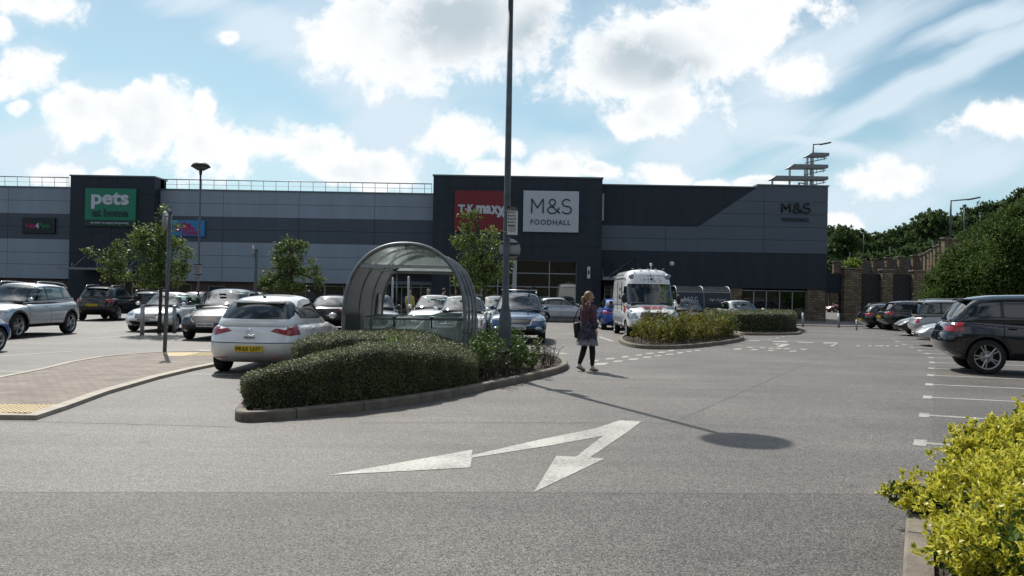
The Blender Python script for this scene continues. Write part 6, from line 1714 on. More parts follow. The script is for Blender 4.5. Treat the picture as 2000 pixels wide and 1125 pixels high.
g = G(311, 651)
tree('young tree with a loose open crown growing between the two steel bollards', g, 2.0, px_blobs(g, g.y, [(305, 470, 42, 32), (322, 430, 14, 26), (275, 465, 26, 24), (262, 485, 22, 18), (300, 505, 45, 32), (340, 500, 26, 28), (352, 520, 18, 18), (295, 540, 34, 22), (330, 540, 28, 22), (345, 475, 22, 16), (352, 440, 18, 8), (318, 410, 7, 8)]), 4600, .11, 'treeleaf', .065)
g = G(216, 622)
tree('smaller leafy tree left of the young staked tree, before the dark left block', g, 2.6, px_blobs(g, g.y, [(205, 500, 26, 20), (225, 490, 16, 26), (185, 498, 14, 12), (230, 520, 24, 20), (210, 530, 22, 20), (222, 545, 20, 14), (245, 530, 14, 10), (180, 492, 8, 8)]), 2400, .12, 'treeleaf', .07)
g = G(567, 632)
tree('round bushy tree rising behind the white hatchback with the yellow plate', g, 2.4, px_blobs(g, g.y, [(565, 500, 34, 32), (568, 480, 20, 18), (545, 520, 24, 24), (590, 525, 28, 24), (560, 540, 40, 26), (525, 548, 20, 14), (610, 530, 18, 10), (620, 550, 14, 10), (515, 530, 8, 10), (595, 480, 8, 14), (575, 560, 36, 12)]), 4800, .13, 'treeleaf', .09)
g = G(943, 652)
tree('slender tree between the trolley shelter and the lamp post, before the red sign', g, 2.2, px_blobs(g, g.y, [(915, 440, 18, 28), (925, 418, 12, 14), (950, 465, 32, 22), (905, 470, 24, 18), (930, 500, 44, 26), (970, 485, 22, 16), (990, 515, 20, 12), (935, 535, 40, 24), (960, 530, 30, 20), (895, 470, 16, 12), (905, 545, 20, 16), (943, 560, 22, 12)]), 5000, .115, 'treeleaf', .055)
# big trees at the right behind the parked cars
def px_tree(label, px, Y, trunk_px, lst, n, ls, leafm='mapleleaf', tr=.16, group=None, name='tree'):
    gx = A(px, 600, Y).x; base = Vector((gx, Y, 0)); tree(label, base, 2.0, px_blobs(base, Y, lst, .9, 1.2), n, ls, leafm, tr, name, group, inner=.5)
px_tree('big dense tree overhanging the parked cars, left of the highest tree', 1900, 45, None,
        [(1895, 545, 70, 55), (1860, 560, 40, 45), (1850, 530, 24, 22), (1868, 510, 30, 26), (1900, 500, 36, 34), (1935, 515, 50, 50), (1930, 468, 32, 30), (1880, 585, 60, 30), (1930, 570, 60, 40), (1845, 590, 26, 18)], 42000, .155)
px_tree('big dense tree at the very right edge with the highest crown', 1985, 41, None,
        [(1985, 520, 60, 60), (1975, 470, 42, 40), (1998, 430, 34, 28), (2030, 450, 50, 50), (1960, 540, 46, 50), (2030, 530, 60, 60), (1985, 575, 60, 26), (2045, 405, 40, 34), (1955, 440, 22, 20)], 38000, .15)
px_tree('lower leafy tree before the stone piers, left of the big trees', 1845, 50, None,
        [(1845, 560, 26, 34), (1838, 590, 22, 22), (1862, 540, 24, 30), (1850, 600, 28, 20)], 9000, .15)
px_tree('lime green bush topping the ramp wall beside the broad stone pier', 1660, 66, None, [(1660, 516, 15, 9), (1652, 520, 10, 6), (1668, 511, 8, 6)], 900, .22, 'brightleaf', .05, name='bush')

# ---- wooded hill
def build_hill():
    bm = bmesh.new(); nx, ny = 60, 24; V = []
    for j in range(ny+1):
        for i in range(nx+1):
            y = 84+j*9; x = .475*y+i*4.5; t = (y-84)/216
            h = 3.0+min(12, max(0, (x-45)*.10))+10*min(1, t*1.6)+noise.noise(Vector((x*.03, y*.03, 0)))*2
            if i == 0 or j == 0: h = 0 if i == 0 else 3.2
            V.append(bm.verts.new((x, y, h)))
    for j in range(ny):
        for i in range(nx): bm.faces.new((V[j*(nx+1)+i], V[j*(nx+1)+i+1], V[(j+1)*(nx+1)+i+1], V[(j+1)*(nx+1)+i]))
    struct('hill', bm, mat('hill_grass', (.045, .065, .02), .95, var=.4, vscale=.3), True)
    sil = [(1600, 452), (1625, 444), (1640, 441), (1665, 446), (1690, 455), (1740, 447), (1780, 438), (1800, 424), (1825, 410), (1850, 424), (1880, 408), (1920, 400), (1960, 390), (1990, 372), (2040, 350), (2200, 300)]
    P_, D_ = [], []
    tb = bmesh.new()
    def crown(px, py, Y, rpx, n, ls):
        c = A(px, py, Y); r = rpx*Y/F
        bl = [(c.x, Y, c.z-r*.8, r*.8, r*.8, r*.75)]+[(c.x+random.uniform(-.7, .7)*r, Y+random.uniform(-.5, .5)*r, c.z-r*random.uniform(.7, 1.6), r*random.uniform(.35, .55), r*.5, r*random.uniform(.35, .5)) for _ in range(7)]
        p, d = blob_points(bl, n, .6)
        nc = n//14; cn, _ = blob_points(bl, nc, .75); idx = rng.integers(0, nc, n); m = rng.random(n) < .7; p[m] = cn[idx[m]]+rng.normal(size=(m.sum(), 3))*r*.10
        P_.append(p); D_.append(d*.5+rng.normal(size=d.shape)*.6)
        bar(tb, (c.x, Y, 0), (c.x, Y, c.z-r), r*.07, 5)
    for row, (Y, dy, step, rp) in enumerate(((175, 0, 17, 17), (150, 20, 19, 20), (128, 42, 22, 23), (108, 62, 26, 26))):
        x = 1600
        while x < 2140:
            s = interp(sil, x)+dy+random.uniform(-5, 5); r = rp*random.uniform(.8, 1.25)
            if x < 1625 and row == 0: s += 4
            if s < 530 or row == 3: crown(x, s, Y, r, 620 if row < 3 else 520, .62 if row > 1 else .75)
            x += step*random.uniform(.7, 1.2)
    crown(1645, 445, 120, 30, 1500, .6); crown(1825, 412, 118, 30, 1500, .6)
    P = np.concatenate(P_); D = np.concatenate(D_); D /= np.linalg.norm(D, axis=1, keepdims=True)
    me = leaves_mesh('woodland', P, D, .72, MT['woodleaf'], .7, .2); o = mesh_obj('woodland', me); o['kind'] = 'stuff'; o['label'] = 'dark green wood covering the hillside behind the ramp wall'
    o2 = obj('woodland_trunks', tb, MT['bark']); o2['kind'] = 'stuff'; o2['label'] = 'trunks of the wood on the hillside'
build_hill()
def bank_behind():
    # tree-covered bank on the near side of the car park, behind the photographer; the shop windows and car sides mirror it
    bm = bmesh.new(); nx = 90; rows = [(0, 0), (2, 2.5), (3, 6), (5, 9.5), (9, 12.5), (16, 14), (30, 14)]; V = []
    for j, (dy, h) in enumerate(rows):
        for i in range(nx+1):
            x = -170+i*3.8; n_ = noise.noise(Vector((x*.11, j*.9, 2)))*2.4 if j else 0; V.append(bm.verts.new((x, -26-dy-n_*.6, max(0, h+n_*(.4+.2*j) if j else 0))))
    for j in range(len(rows)-1):
        for i in range(nx): bm.faces.new((V[j*(nx+1)+i], V[j*(nx+1)+i+1], V[(j+1)*(nx+1)+i+1], V[(j+1)*(nx+1)+i]))
    P, D = sample_bm(bm.copy(), 26000); D = D+rng.normal(size=D.shape)*.5
    me = leaves_mesh('woodland', P, D, .75, [MT['woodleaf'], MT['hedge_core']], .7, .2, core=bm); o = mesh_obj('woodland', me); o['kind'] = 'stuff'; o['label'] = 'wooded bank behind the viewpoint'; bm.free()
bank_behind()
# ---------------------------------------------------------------- people
def skin_mesh(chains, name, sub=2):
    """chains: list of polylines [(co, radius)...]; equal coordinates join; the first vertex is the root"""
    bm = bmesh.new(); sk = bm.verts.layers.skin.verify(); vd = {}
    def V(co, r):
        k = tuple(round(c, 4) for c in co)
        if k not in vd:
            v = bm.verts.new(co); v[sk].radius = r if isinstance(r, tuple) else (r, r); v[sk].use_root = len(vd) == 0; vd[k] = v
        return vd[k]
    for ch in chains:
        prev = None
        for co, r in ch:
            v = V(co, r)
            if prev is not None and prev is not v and not bm.edges.get((prev, v)): bm.edges.new((prev, v))
            prev = v
    me = bpy.data.meshes.new(name); bm.to_mesh(me); bm.free()
    o = bpy.data.objects.new(name, me); C.objects.link(o)
    m = o.modifiers.new('s', 'SKIN'); m.use_smooth_shade = True; s = o.modifiers.new('u', 'SUBSURF'); s.levels = sub; s.render_levels = sub
    bpy.context.view_layer.update()
    dg = bpy.context.evaluated_depsgraph_get(); res = bpy.data.meshes.new_from_object(o.evaluated_get(dg)); bpy.data.objects.remove(o); bpy.data.meshes.remove(me)
    res.name = name
    return res
MT['skin'] = mat('skin', (.42, .25, .19), .5, var=.08)
MT['hair'] = mat('blonde_hair', (.36, .235, .11), .5, col2=(.19, .115, .05), vscale=30, bump=.6, bscale=60)
def ring_loft(b, rings, n=28, mi=0, close=True, seed=0, ripple=0.0):
    """rings: (z, cx, cy, rx, ry)"""
    prev = None
    for k, (z, cx, cy, rx, ry) in enumerate(rings):
        cur = []
        for i in range(n):
            t = 2*math.pi*i/n; w = 1+ripple*(k/len(rings))*math.sin(5*t+seed)+ripple*.6*noise.noise(Vector((math.cos(t)*2, math.sin(t)*2, z*3+seed)))
            cur.append(b.verts.new((cx+rx*math.cos(t)*w, cy+ry*math.sin(t)*w, z)))
        if prev:
            for i in range(n): f = b.faces.new((prev[i], prev[(i+1) % n], cur[(i+1) % n], cur[i])); f.smooth = True; f.material_index = mi
        prev = cur
def hand_chains(w, d, side, curl=.5):
    """palm and five fingers hanging down from wrist w; side = direction of the thumb"""
    w = Vector(w); d = Vector(d).normalized(); s = Vector(side).normalized(); nrm = d.cross(s)
    palm = w+d*.055; out = [[(tuple(w), .024), (tuple(palm), (.034, .018))]]
    for k, (off, L) in enumerate(((.027, .070), (.009, .080), (-.009, .074), (-.026, .058))):
        a = palm+d*.028+s*off; m = a+d*L*.5+nrm*.008*curl; e = a+d*L*.85+nrm*.035*curl
        out.append([(tuple(palm), (.034, .018)), (tuple(a), .0095), (tuple(m), .0085), (tuple(e), .007)])
    a = w+d*.03+s*.028; out.append([(tuple(palm), (.034, .018)), (tuple(a), .012), (tuple(a+d*.035+s*.018), .0095), (tuple(a+d*.06+s*.014), .008)])
    return out
def build_woman():
    g = G(1147, 724.5)
    root = thing('person', 'woman with blonde tied-back hair walking in a mottled purple tunic and black leggings, looking right', 'person', (g.x, g.y, 0), R(-52))
    # local: facing +Y, right side +X. Rotated so that she walks to the right and away from the camera
    hip = .90
    body = [[((0, 0, .93), (.135, .10)), ((0, .0, 1.08), (.125, .095)), ((0, .005, 1.24), (.135, .10)), ((0, .0, 1.36), (.12, .075)), ((0, .005, 1.43), (.052, .05)), ((0, .02, 1.49), (.05, .05)), ((0, .03, 1.55), (.074, .085)), ((0, .025, 1.61), (.068, .078)), ((0, .015, 1.645), (.04, .05))]]
    # legs: left leg trails with a lifted heel, right leg carries the weight
    RL = [((0, 0, .93), (.135, .10)), ((.085, .0, .84), .088), ((.088, .045, .50), .058), ((.088, .06, .38), .056), ((.085, .06, .12), .034), ((.085, .05, .06), .034), ((.085, .14, .035), .03)]
    LL = [((0, 0, .93), (.135, .10)), ((-.085, .0, .84), .088), ((-.07, -.03, .50), .058), ((-.07, -.07, .38), .056), ((-.065, -.17, .15), .034), ((-.065, -.185, .09), .033), ((-.065, -.10, .035), .028)]
    RA = [((0, .0, 1.36), (.12, .075)), ((.155, -.005, 1.35), .055), ((.195, -.02, 1.10), .044), ((.205, .03, .88), .028)]
    LA = [((0, .0, 1.36), (.12, .075)), ((-.155, -.005, 1.35), .055), ((-.20, .03, 1.12), .044), ((-.19, .10, .93), .028)]
    hands = hand_chains((.205, .03, .88), (0.02, .10, -1), (0, 1, 0))+hand_chains((-.19, .10, .93), (0, .25, -1), (0, 1, 0))
    me = skin_mesh(body+[RL, LL, RA, LA]+hands, 'body'); 
    # face: the head turned to the right
    fb = bmesh.new(); fb.from_mesh(me)
    rot = Matrix.Rotation(R(-38), 3, 'Z'); hc = Vector((0, .028, 1.565))
    def F_(p): return hc+rot @ Vector(p)
    ellip(fb, F_((0, .0, -.0)), (.074, .088, .108), 18, 14, rot=rot); ellip(fb, F_((0, .088, -.012)), (.014, .020, .022), 8, 6, rot=rot); ellip(fb, F_((0, .062, -.088)), (.032, .026, .022), 8, 6, rot=rot)
    for s in (-1, 1): ellip(fb, F_((s*.076, -.005, -.01)), (.010, .018, .030), 8, 6, rot=rot)
    for s in (-1, 1): ellip(fb, F_((s*.045, .066, -.03)), (.022, .016, .02), 8, 6, rot=rot)
    fb.to_mesh(me); fb.free(); me.materials.append(MT['skin'])
    for p in me.polygons: p.use_smooth = True
    bo_ = mesh_obj('body', me, root)
    fm = mat('face_dark', (.10, .045, .035), .5); b = bmesh.new()
    for s in (-1, 1): ellip(b, F_((s*.030, .079, .012)), (.012, .008, .006), 8, 6, rot=rot); ellip(b, F_((s*.031, .080, .030)), (.017, .007, .004), 8, 6, rot=rot)
    ellip(b, F_((0, .083, -.052)), (.022, .008, .006), 8, 6, rot=rot); obj('face_features', b, fm, bo_)
    b = bmesh.new()
    ellip(b, F_((0, -.022, .030)), (.088, .092, .095), 18, 14, rot=rot)
    ellip(b, F_((0, -.06, -.01)), (.075, .062, .085), 14, 10, rot=rot)
    tube(b, [F_((-.005, -.10, .005)), F_((-.01, -.14, -.03)), F_((-.012, -.145, -.10)), F_((-.005, -.13, -.17)), F_((0, -.12, -.23))], [.03, .038, .036, .028, .010], 10)
    for v in b.verts: v.co += Vector((noise.noise(v.co*30), noise.noise(v.co*30+Vector((5, 5, 5))), noise.noise(v.co*30+Vector((9, 1, 3)))))*.006
    # open the hair at the face
    fdir = rot @ Vector((0, 1, 0))
    dl = [v for v in b.verts if (v.co-hc).dot(fdir) > .045 and v.co.z < hc.z+.062]
    bmesh.ops.delete(b, geom=dl, context='VERTS'); obj('hair', b, MT['hair'], root, True)
    # tunic: dyed cloth, rosy above, dark at the waist, grey hem
    m = bpy.data.materials.new('mottled_tunic'); m.use_nodes = True; nt = m.node_tree; N = nt.nodes.new; L = nt.links.new; bs = nt.nodes['Principled BSDF']
    tc = N('ShaderNodeTexCoord'); sx = N('ShaderNodeSeparateXYZ'); L(tc.outputs['Object'], sx.inputs[0]); n1 = N('ShaderNodeTexNoise'); n1.inputs['Scale'].default_value = 16; n1.inputs['Detail'].default_value = 6; n1.inputs['Distortion'].default_value = 1.5; L(tc.outputs['Object'], n1.inputs['Vector'])
    r1 = N('ShaderNodeValToRGB'); r1.color_ramp.elements[0].position = .40; r1.color_ramp.elements[0].color = (.035, .018, .030, 1); r1.color_ramp.elements[1].position = .64; r1.color_ramp.elements[1].color = (.15, .065, .08, 1); L(n1.outputs['Fac'], r1.inputs[0])
    r2 = N('ShaderNodeValToRGB'); r2.color_ramp.elements[0].position = .42; r2.color_ramp.elements[0].color = (.012, .012, .022, 1); r2.color_ramp.elements[1].position = .66; r2.color_ramp.elements[1].color = (.085, .075, .12, 1); L(n1.outputs['Fac'], r2.inputs[0])
    r3 = N('ShaderNodeValToRGB'); r3.color_ramp.elements[0].position = .38; r3.color_ramp.elements[0].color = (.06, .06, .07, 1); r3.color_ramp.elements[1].position = .6; r3.color_ramp.elements[1].color = (.27, .27, .29, 1); L(n1.outputs['Fac'], r3.inputs[0])
    def band(a, b2):
        k = N('ShaderNodeMapRange'); k.interpolation_type = 'SMOOTHSTEP'; L(sx.outputs[2], k.inputs['Value']); k.inputs['From Min'].default_value = a; k.inputs['From Max'].default_value = b2; return k.outputs[0]
    def mx(f, a, b2):
        k = N('ShaderNodeMix'); k.data_type = 'RGBA'; L(f, k.inputs[0]); L(a, k.inputs[6]); L(b2, k.inputs[7]); return k.outputs[2]
    col = mx(band(.60, .72), r3.outputs[0], mx(band(.98, 1.14), r2.outputs[0], r1.outputs[0])); L(col, bs.inputs['Base Color']); bs.inputs['Roughness'].default_value = .8
    b = bmesh.new()
    ring_loft(b, [(.545, .015, -.03, .250, .235), (.60, .015, -.03, .235, .215), (.72, .01, -.025, .220, .19), (.86, .01, -.01, .200, .168), (.98, 0, 0, .185, .150), (1.08, 0, .0, .168, .138), (1.18, 0, .01, .172, .148), (1.26, 0, .015, .178, .150), (1.33, 0, .0, .172, .118), (1.385, 0, .0, .135, .085), (1.42, 0, .0, .075, .064), (1.44, 0, .005, .058, .056)], 32, ripple=.05)
    ellip(b, (.065, .11, 1.24), (.07, .055, .065), 10, 8); ellip(b, (-.065, .11, 1.24), (.07, .055, .065), 10, 8)
    tu = obj('tunic', b, m, root, True)
    for s, arm in ((1, RA), (-1, LA)):
        b = bmesh.new(); pts = [Vector(arm[1][0])+Vector((-s*.05, 0, .01))]+[Vector(p[0]) for p in arm[1:]]; pts[-1] = pts[-2].lerp(pts[-1], .92)
        pp = [pts[0], pts[1], pts[1].lerp(pts[2], .5), pts[2], pts[2].lerp(pts[3], .5), pts[2].lerp(pts[3], .85), pts[3]]
        tube(b, pp, [.062, .072, .066, .062, .064, .060, .036], 12, cap=False)
        for v in b.verts: v.co += v.co.normalized()*noise.noise(v.co*14)*.008
        obj('sleeve', b, m, root, True)
    b = bmesh.new(); lm = MT['legging'] = mat('black_leggings', (.010, .010, .012), .8)
    for leg in (RL, LL):
        p = [Vector(q[0]) for q in leg[1:5]]; pp = [p[0]+Vector((0, 0, .03)), p[0].lerp(p[1], .5), p[1], p[2], p[2].lerp(p[3], .4), p[3]]
        tube(b, pp, [.10, .085, .066, .064, .058, .040], 12)
    me_l = obj('leggings', b, lm, root, True)
    sm = mat('pale_canvas_shoe', (.50, .46, .40), .8); so = mat('shoe_sole', (.13, .075, .05), .8)
    for (hx, hy, hz, ax, ay, az) in ((.085, .03, .052, .085, .20, .030), (-.065, -.195, .095, -.065, -.035, .035)):
        h, a = Vector((hx, hy, hz)), Vector((ax, ay, az)); b = bmesh.new(); d = (a-h); q = d.to_track_quat('Y', 'Z').to_matrix()
        ellip(b, h.lerp(a, .28)+Vector((0, 0, .012)), (.038, .078, .046), 12, 8, rot=q); ellip(b, h.lerp(a, .72), (.042, .085, .030), 12, 8, rot=q); ellip(b, h.lerp(a, .18)+Vector((0, 0, .05)), (.036, .04, .04), 10, 8)
        sh = obj('shoe', b, sm, root, True)
        b = bmesh.new(); bx(b, h.lerp(a, .5)-q @ Vector((0, 0, .030)), (.075, d.length+.08, .022), rot=q, bev=.009); obj('sole', b, so, sh, True)
    # shoulder bag
    r2_ = root.matrix_world
    bag = thing('shoulder_bag', 'black slouchy bag hanging behind the hip of the walking woman', 'bag', root.location, R(-52))
    b = bmesh.new(); bx(b, (-.205, -.05, .86), (.13, .28, .34), bev=.05, rot=Matrix.Rotation(R(6), 3, 'X'))
    for v in b.verts: v.co += Vector((noise.noise(v.co*7), noise.noise(v.co*7+Vector((3, 3, 3))), 0))*.03
    obj('pouch', b, MT['black'], bag, True)
    b = bmesh.new(); tube(b, [(-.22, -.22, 1.02), (-.20, -.13, 1.25), (-.13, -.03, 1.405), (-.17, .05, 1.30), (-.22, .02, 1.02)], .012, 6); obj('strap', b, MT['black'], bag, True)
build_woman()
def far_person(px, pyb, label, top, trousers, hair, h=1.7, rz=0.0, Y=None):
    g = G(px, pyb) if Y is None else Vector((A(px, 590, Y).x, Y, .05))
    root = thing('person', label, 'person', (g.x, g.y, g.z), rz); k = h/1.7
    ch = [[((0, 0, .93), (.13, .10)), ((0, 0, 1.15), (.14, .10)), ((0, 0, 1.38), (.13, .08)), ((0, 0, 1.46), (.05, .05)), ((0, .02, 1.56), (.075, .085)), ((0, .02, 1.65), (.055, .06))]]
    for s in (-1, 1):
        ch.append([((0, 0, .93), (.13, .10)), ((s*.09, 0, .84), .085), ((s*.10, s*.06, .47), .058), ((s*.10, s*.10, .08), .036), ((s*.10, s*.10+.1, .04), .03)])
        ch.append([((0, 0, 1.38), (.13, .08)), ((s*.17, 0, 1.36), .055), ((s*.22, -.01, 1.1), .044), ((s*.21, .08, .88), .03), ((s*.21, .11, .80), (.035, .02))]); w = Vector((s*.21, .11, .80))
        for o in (-.024, -.008, .008, .024): ch.append([(tuple(w), (.035, .02)), ((w.x, w.y+o, w.z-.03), .010), ((w.x-s*.01, w.y+o+.005, w.z-.09), .008)])
        ch.append([(tuple(w), (.035, .02)), ((w.x, w.y+.045, w.z-.01), .010), ((w.x, w.y+.055, w.z-.045), .008)])
    me = skin_mesh(ch, 'body', 1); me.materials.append(MT['skin']); mesh_obj('body', me, root)
    b = bmesh.new(); ring_loft(b, [(.70, 0, 0, .20, .15), (.9, 0, 0, .19, .145), (1.1, 0, 0, .175, .135), (1.28, 0, 0, .19, .14), (1.40, 0, 0, .15, .09), (1.45, 0, 0, .07, .065)], 18)
    for s in (-1, 1): tube(b, [(s*.15, 0, 1.37), (s*.22, -.01, 1.1), (s*.21, .07, .90)], [.07, .06, .045], 8)
    obj('coat', b, top, root, True)
    b = bmesh.new()
    for s in (-1, 1): tube(b, [(s*.09, 0, .86), (s*.10, s*.06, .47), (s*.10, s*.10, .09)], [.10, .075, .06], 8)
    obj('trousers', b, trousers, root, True)
    b = bmesh.new(); ellip(b, (0, -.01, 1.60), (.09, .10, .10)); obj('hair', b, hair, root, True); root.scale = (k, k, k)
dk = mat('dark_cloth', (.02, .022, .03), .9); grh = mat('grey_hair', (.30, .28, .26), .7); brh = mat('brown_hair', (.07, .04, .025), .7)
far_person(800.5, 0, 'person in a yellow-green coat by the glass doors, seen through the shelter', mat('yellow_coat', (.42, .38, .14), .8), dk, MT['hair'], 1.62, R(200), Y=42.0)
far_person(386, 0, 'small figure in a red top beyond the dark people carrier', mat('red_top', (.40, .03, .03), .8), dk, brh, 1.6, R(150), Y=46.0)
far_person(836, 0, 'grey-haired person whose head shows above the sun-glinting white car', dk, dk, grh, 1.74, R(100), Y=44.5)
far_person(867, 0, 'person whose head shows above the roof of the right white car in the shelter opening', dk, dk, brh, 1.80, R(-100), Y=43.0)

# ---------------------------------------------------------------- the parked vehicles
def ring_badge(root, x, z, r, fwd, kind):
    s = 1 if fwd else -1; b = bmesh.new(); M = Matrix.Translation((x+s*.012, 0, z)) @ Matrix.Rotation(R(90)*s, 4, 'Y')
    if kind == 'oval':
        M = M @ Matrix.Diagonal((.55, 1, 1, 1))
    lathe(b, [(r*.82, 0), (r*.86, .012), (r, .012), (r, 0)], M, 24)
    if kind == 'star':
        for a in (90, 210, 330): bar(b, (x+s*.018, 0, z), (x+s*.018, r*.9*math.cos(R(a)), z+r*.9*math.sin(R(a))), r*.09, 4, r2=r*.03)
    elif kind == 'bolt':
        for p, q in (((-.9, .25), (.2, .18)), ((.2, .18), (-.2, -.2)), ((-.2, -.2), (.9, -.25))): bar(b, (x+s*.018, p[0]*r*.85, z+p[1]*r), (x+s*.018, q[0]*r*.85, z+q[1]*r), r*.12, 4)
    o = obj('emblem', b, MT['chrome'], root); return o
CARS = 'cars parked in the marked bays'
def car_at(kind, label, px_front, Y, heading, pname, pcol, end='front', **k):
    """place the middle of the front (or rear) bumper at a pixel column and distance"""
    a = A(px_front, 590, Y); L = SPEC[kind]['L']*k.get('scale', 1.0); h = R(heading); s = -1 if end == 'front' else 1
    loc = (a.x+s*math.cos(h)*L/2, Y+s*math.sin(h)*L/2, 0)
    return make_car(kind, label, 'car' if kind != 'van' else 'van', loc, h, pname, pcol, group=k.pop('group', CARS), **k)
def astra_x(root, S, d):
    ring_badge(root, d['rear']+.03, .815, .062, False, 'bolt')
    b = bmesh.new(); bx(b, (d['rear']+.02, 0, .715), (.02, .20, .03), bev=.006); obj('boot_handle', b, MT['galv'], root)
    for s in (-1, 1):
        b = bmesh.new(); bx(b, (d['rear']+.055, s*.52, .335), (.03, .22, .022), bev=.006); obj('reflector', b, MT['redlamp'], root)
    b = bmesh.new(); bar(b, (-1.35, 0, 1.45), (-1.5, 0, 1.56), .006, 5); bx(b, (-1.33, 0, 1.462), (.07, .05, .03), bev=.01); obj('aerial', b, MT['black'], root)
    b = bmesh.new(); bar(b, (-2.06, 0, 1.07), (-1.99, -.46, 1.10), .012, 5); obj('rear_wiper', b, MT['black'], root)
car_at('hatch', 'white hatchback with yellow rear plate PK65 LHT parked behind the near hedge', 489, 14.9, 90.5, 'white', (.85, .86, .87), 'rear', plate='PK65 LHT', plate_side='r', extras=astra_x, rough=.28, metal=.1)
def kuga_x(root, S, d): pass
car_at('suv', 'silver white SUV facing left at the far left, beside the blue car', -62, 23.4, -91, 'silverwhite', (.62, .64, .66), metal=.45, plate=None, scale=1.02)
car_at('small', 'bright blue small car cut off by the left edge of the photo', -18, 19.95, 84, 'brightblue', (.015, .075, .34), metal=.5)
car_at('suv', 'black SUV seen from behind, second vehicle from the left in the back row', 180, 37.5, 96, 'black', (.012, .013, .015), 'rear', plate='LK14 VWX', plate_side='r', rough=.2, tint=True)
car_at('estate', 'dark estate with pale roof rails mostly hidden behind the white three-box hatchback', 277, 40.5, 96, 'black', (.012, .013, .015), 'rear', tint=True)
car_at('hatch', 'white older hatchback facing us behind the two steel bollards', 281, 28.7, -90, 'white', (.85, .86, .87), plate='MT53 OZX', scale=.96, metal=.1)
def oval_x(root, S, d): ring_badge(root, d['emb_f']-.02, S['grille'][1][1]+.035, .07, True, 'oval')
def kia_x(root, S, d):
    o = ring_badge(root, d['emb_f']+.0, .735, .075, True, 'oval'); lettering('KIA', .10, .035, (d['emb_f']+.02, 0, .735), MT['chrome'], o, (R(90), 0, R(90)), depth=.003)
    for s in (-1, 1):
        b = bmesh.new(); ellip(b, (d['front']-.07, s*.66, .50), (.05, .12, .05), 12, 8); obj('fog_lamp', b, MT['clearlamp'], root, True)
    # roof bars with bicycle carriers
    for x in (-.95, -.1):
        b = bmesh.new(); bar(b, (x, -.62, 1.73), (x, .62, 1.73), .022, 6)
        obj('roof_bar', b, MT['silver'], root)
    for y, x0 in ((.36, -.9), (-.46, -.9)):
        b = bmesh.new(); bar(b, (x0, y, 1.77), (.15, y, 1.79), .02, 5); bx(b, (-.3, y, 1.80), (.22, .10, .07), bev=.02); bar(b, (-.2, y-.16, 1.82), (-.1, y+.18, 1.86), .016, 5); bx(b, (.1, y, 1.81), (.12, .09, .08), bev=.02); obj('bike_carrier', b, MT['black'], root)
car_at('mpv', 'dark grey people carrier with plate RF65 HPN behind the white hatchback', 401, 24.6, -88, 'darkgrey', (.020, .019, .020), plate='RF65 HPN', extras=oval_x, rough=.22)
car_at('hatch', 'grey dark car roof showing right behind the people carrier', 452, 33.5, -90, 'midgrey', (.06, .062, .066), scale=1.0)
car_at('saloon', 'black saloon parked beyond the right side of the white hatchback', 640, 31.0, 95, 'black', (.012, .013, .015), 'rear')
car_at('saloon', 'far dark car glimpsed past the small figure in red', 362, 44.5, 92, 'maroon', (.05, .012, .012), 'rear')
car_at('hatch', 'black hatchback at the left of the shelter opening', 738, 29.5, -78, 'black', (.012, .013, .015))
def merc_x(root, S, d): ring_badge(root, d['emb_f']-.01, .60, .09, True, 'star')
car_at('hatch', 'white car with a three-pointed star badge and bright glint on its windscreen', 834, 30.5, -92, 'white', (.85, .86, .87), extras=merc_x, metal=.1, grille_bar=True)
car_at('hatch', 'white hatchback filling the right of the shelter opening', 897, 26.2, -90, 'white', (.85, .86, .87), metal=.1)
car_at('hatch', 'silver hatchback with glaring windscreen between shelter and blue SUV', 966, 31.5, -92, 'silver', (.36, .37, .38))
car_at('suv', 'blue SUV with plate M63 NSY and bicycle carriers on its roof bars', 1012, 25.6, -91.5, 'seablue', (.018, .070, .155), plate='LM63 NSY', extras=kia_x, rails=True, rough=.25, metal=.5, clad=.34)
car_at('small', 'pale silver small car parked side-on before the big shop window', 1165, 47.5, 0, 'palesilver', (.40, .44, .50), scale=.98)
car_at('small', 'blue small car half hidden behind the left side of the van', 1213, 37.0, 92, 'brightblue', (.015, .075, .34), 'rear')
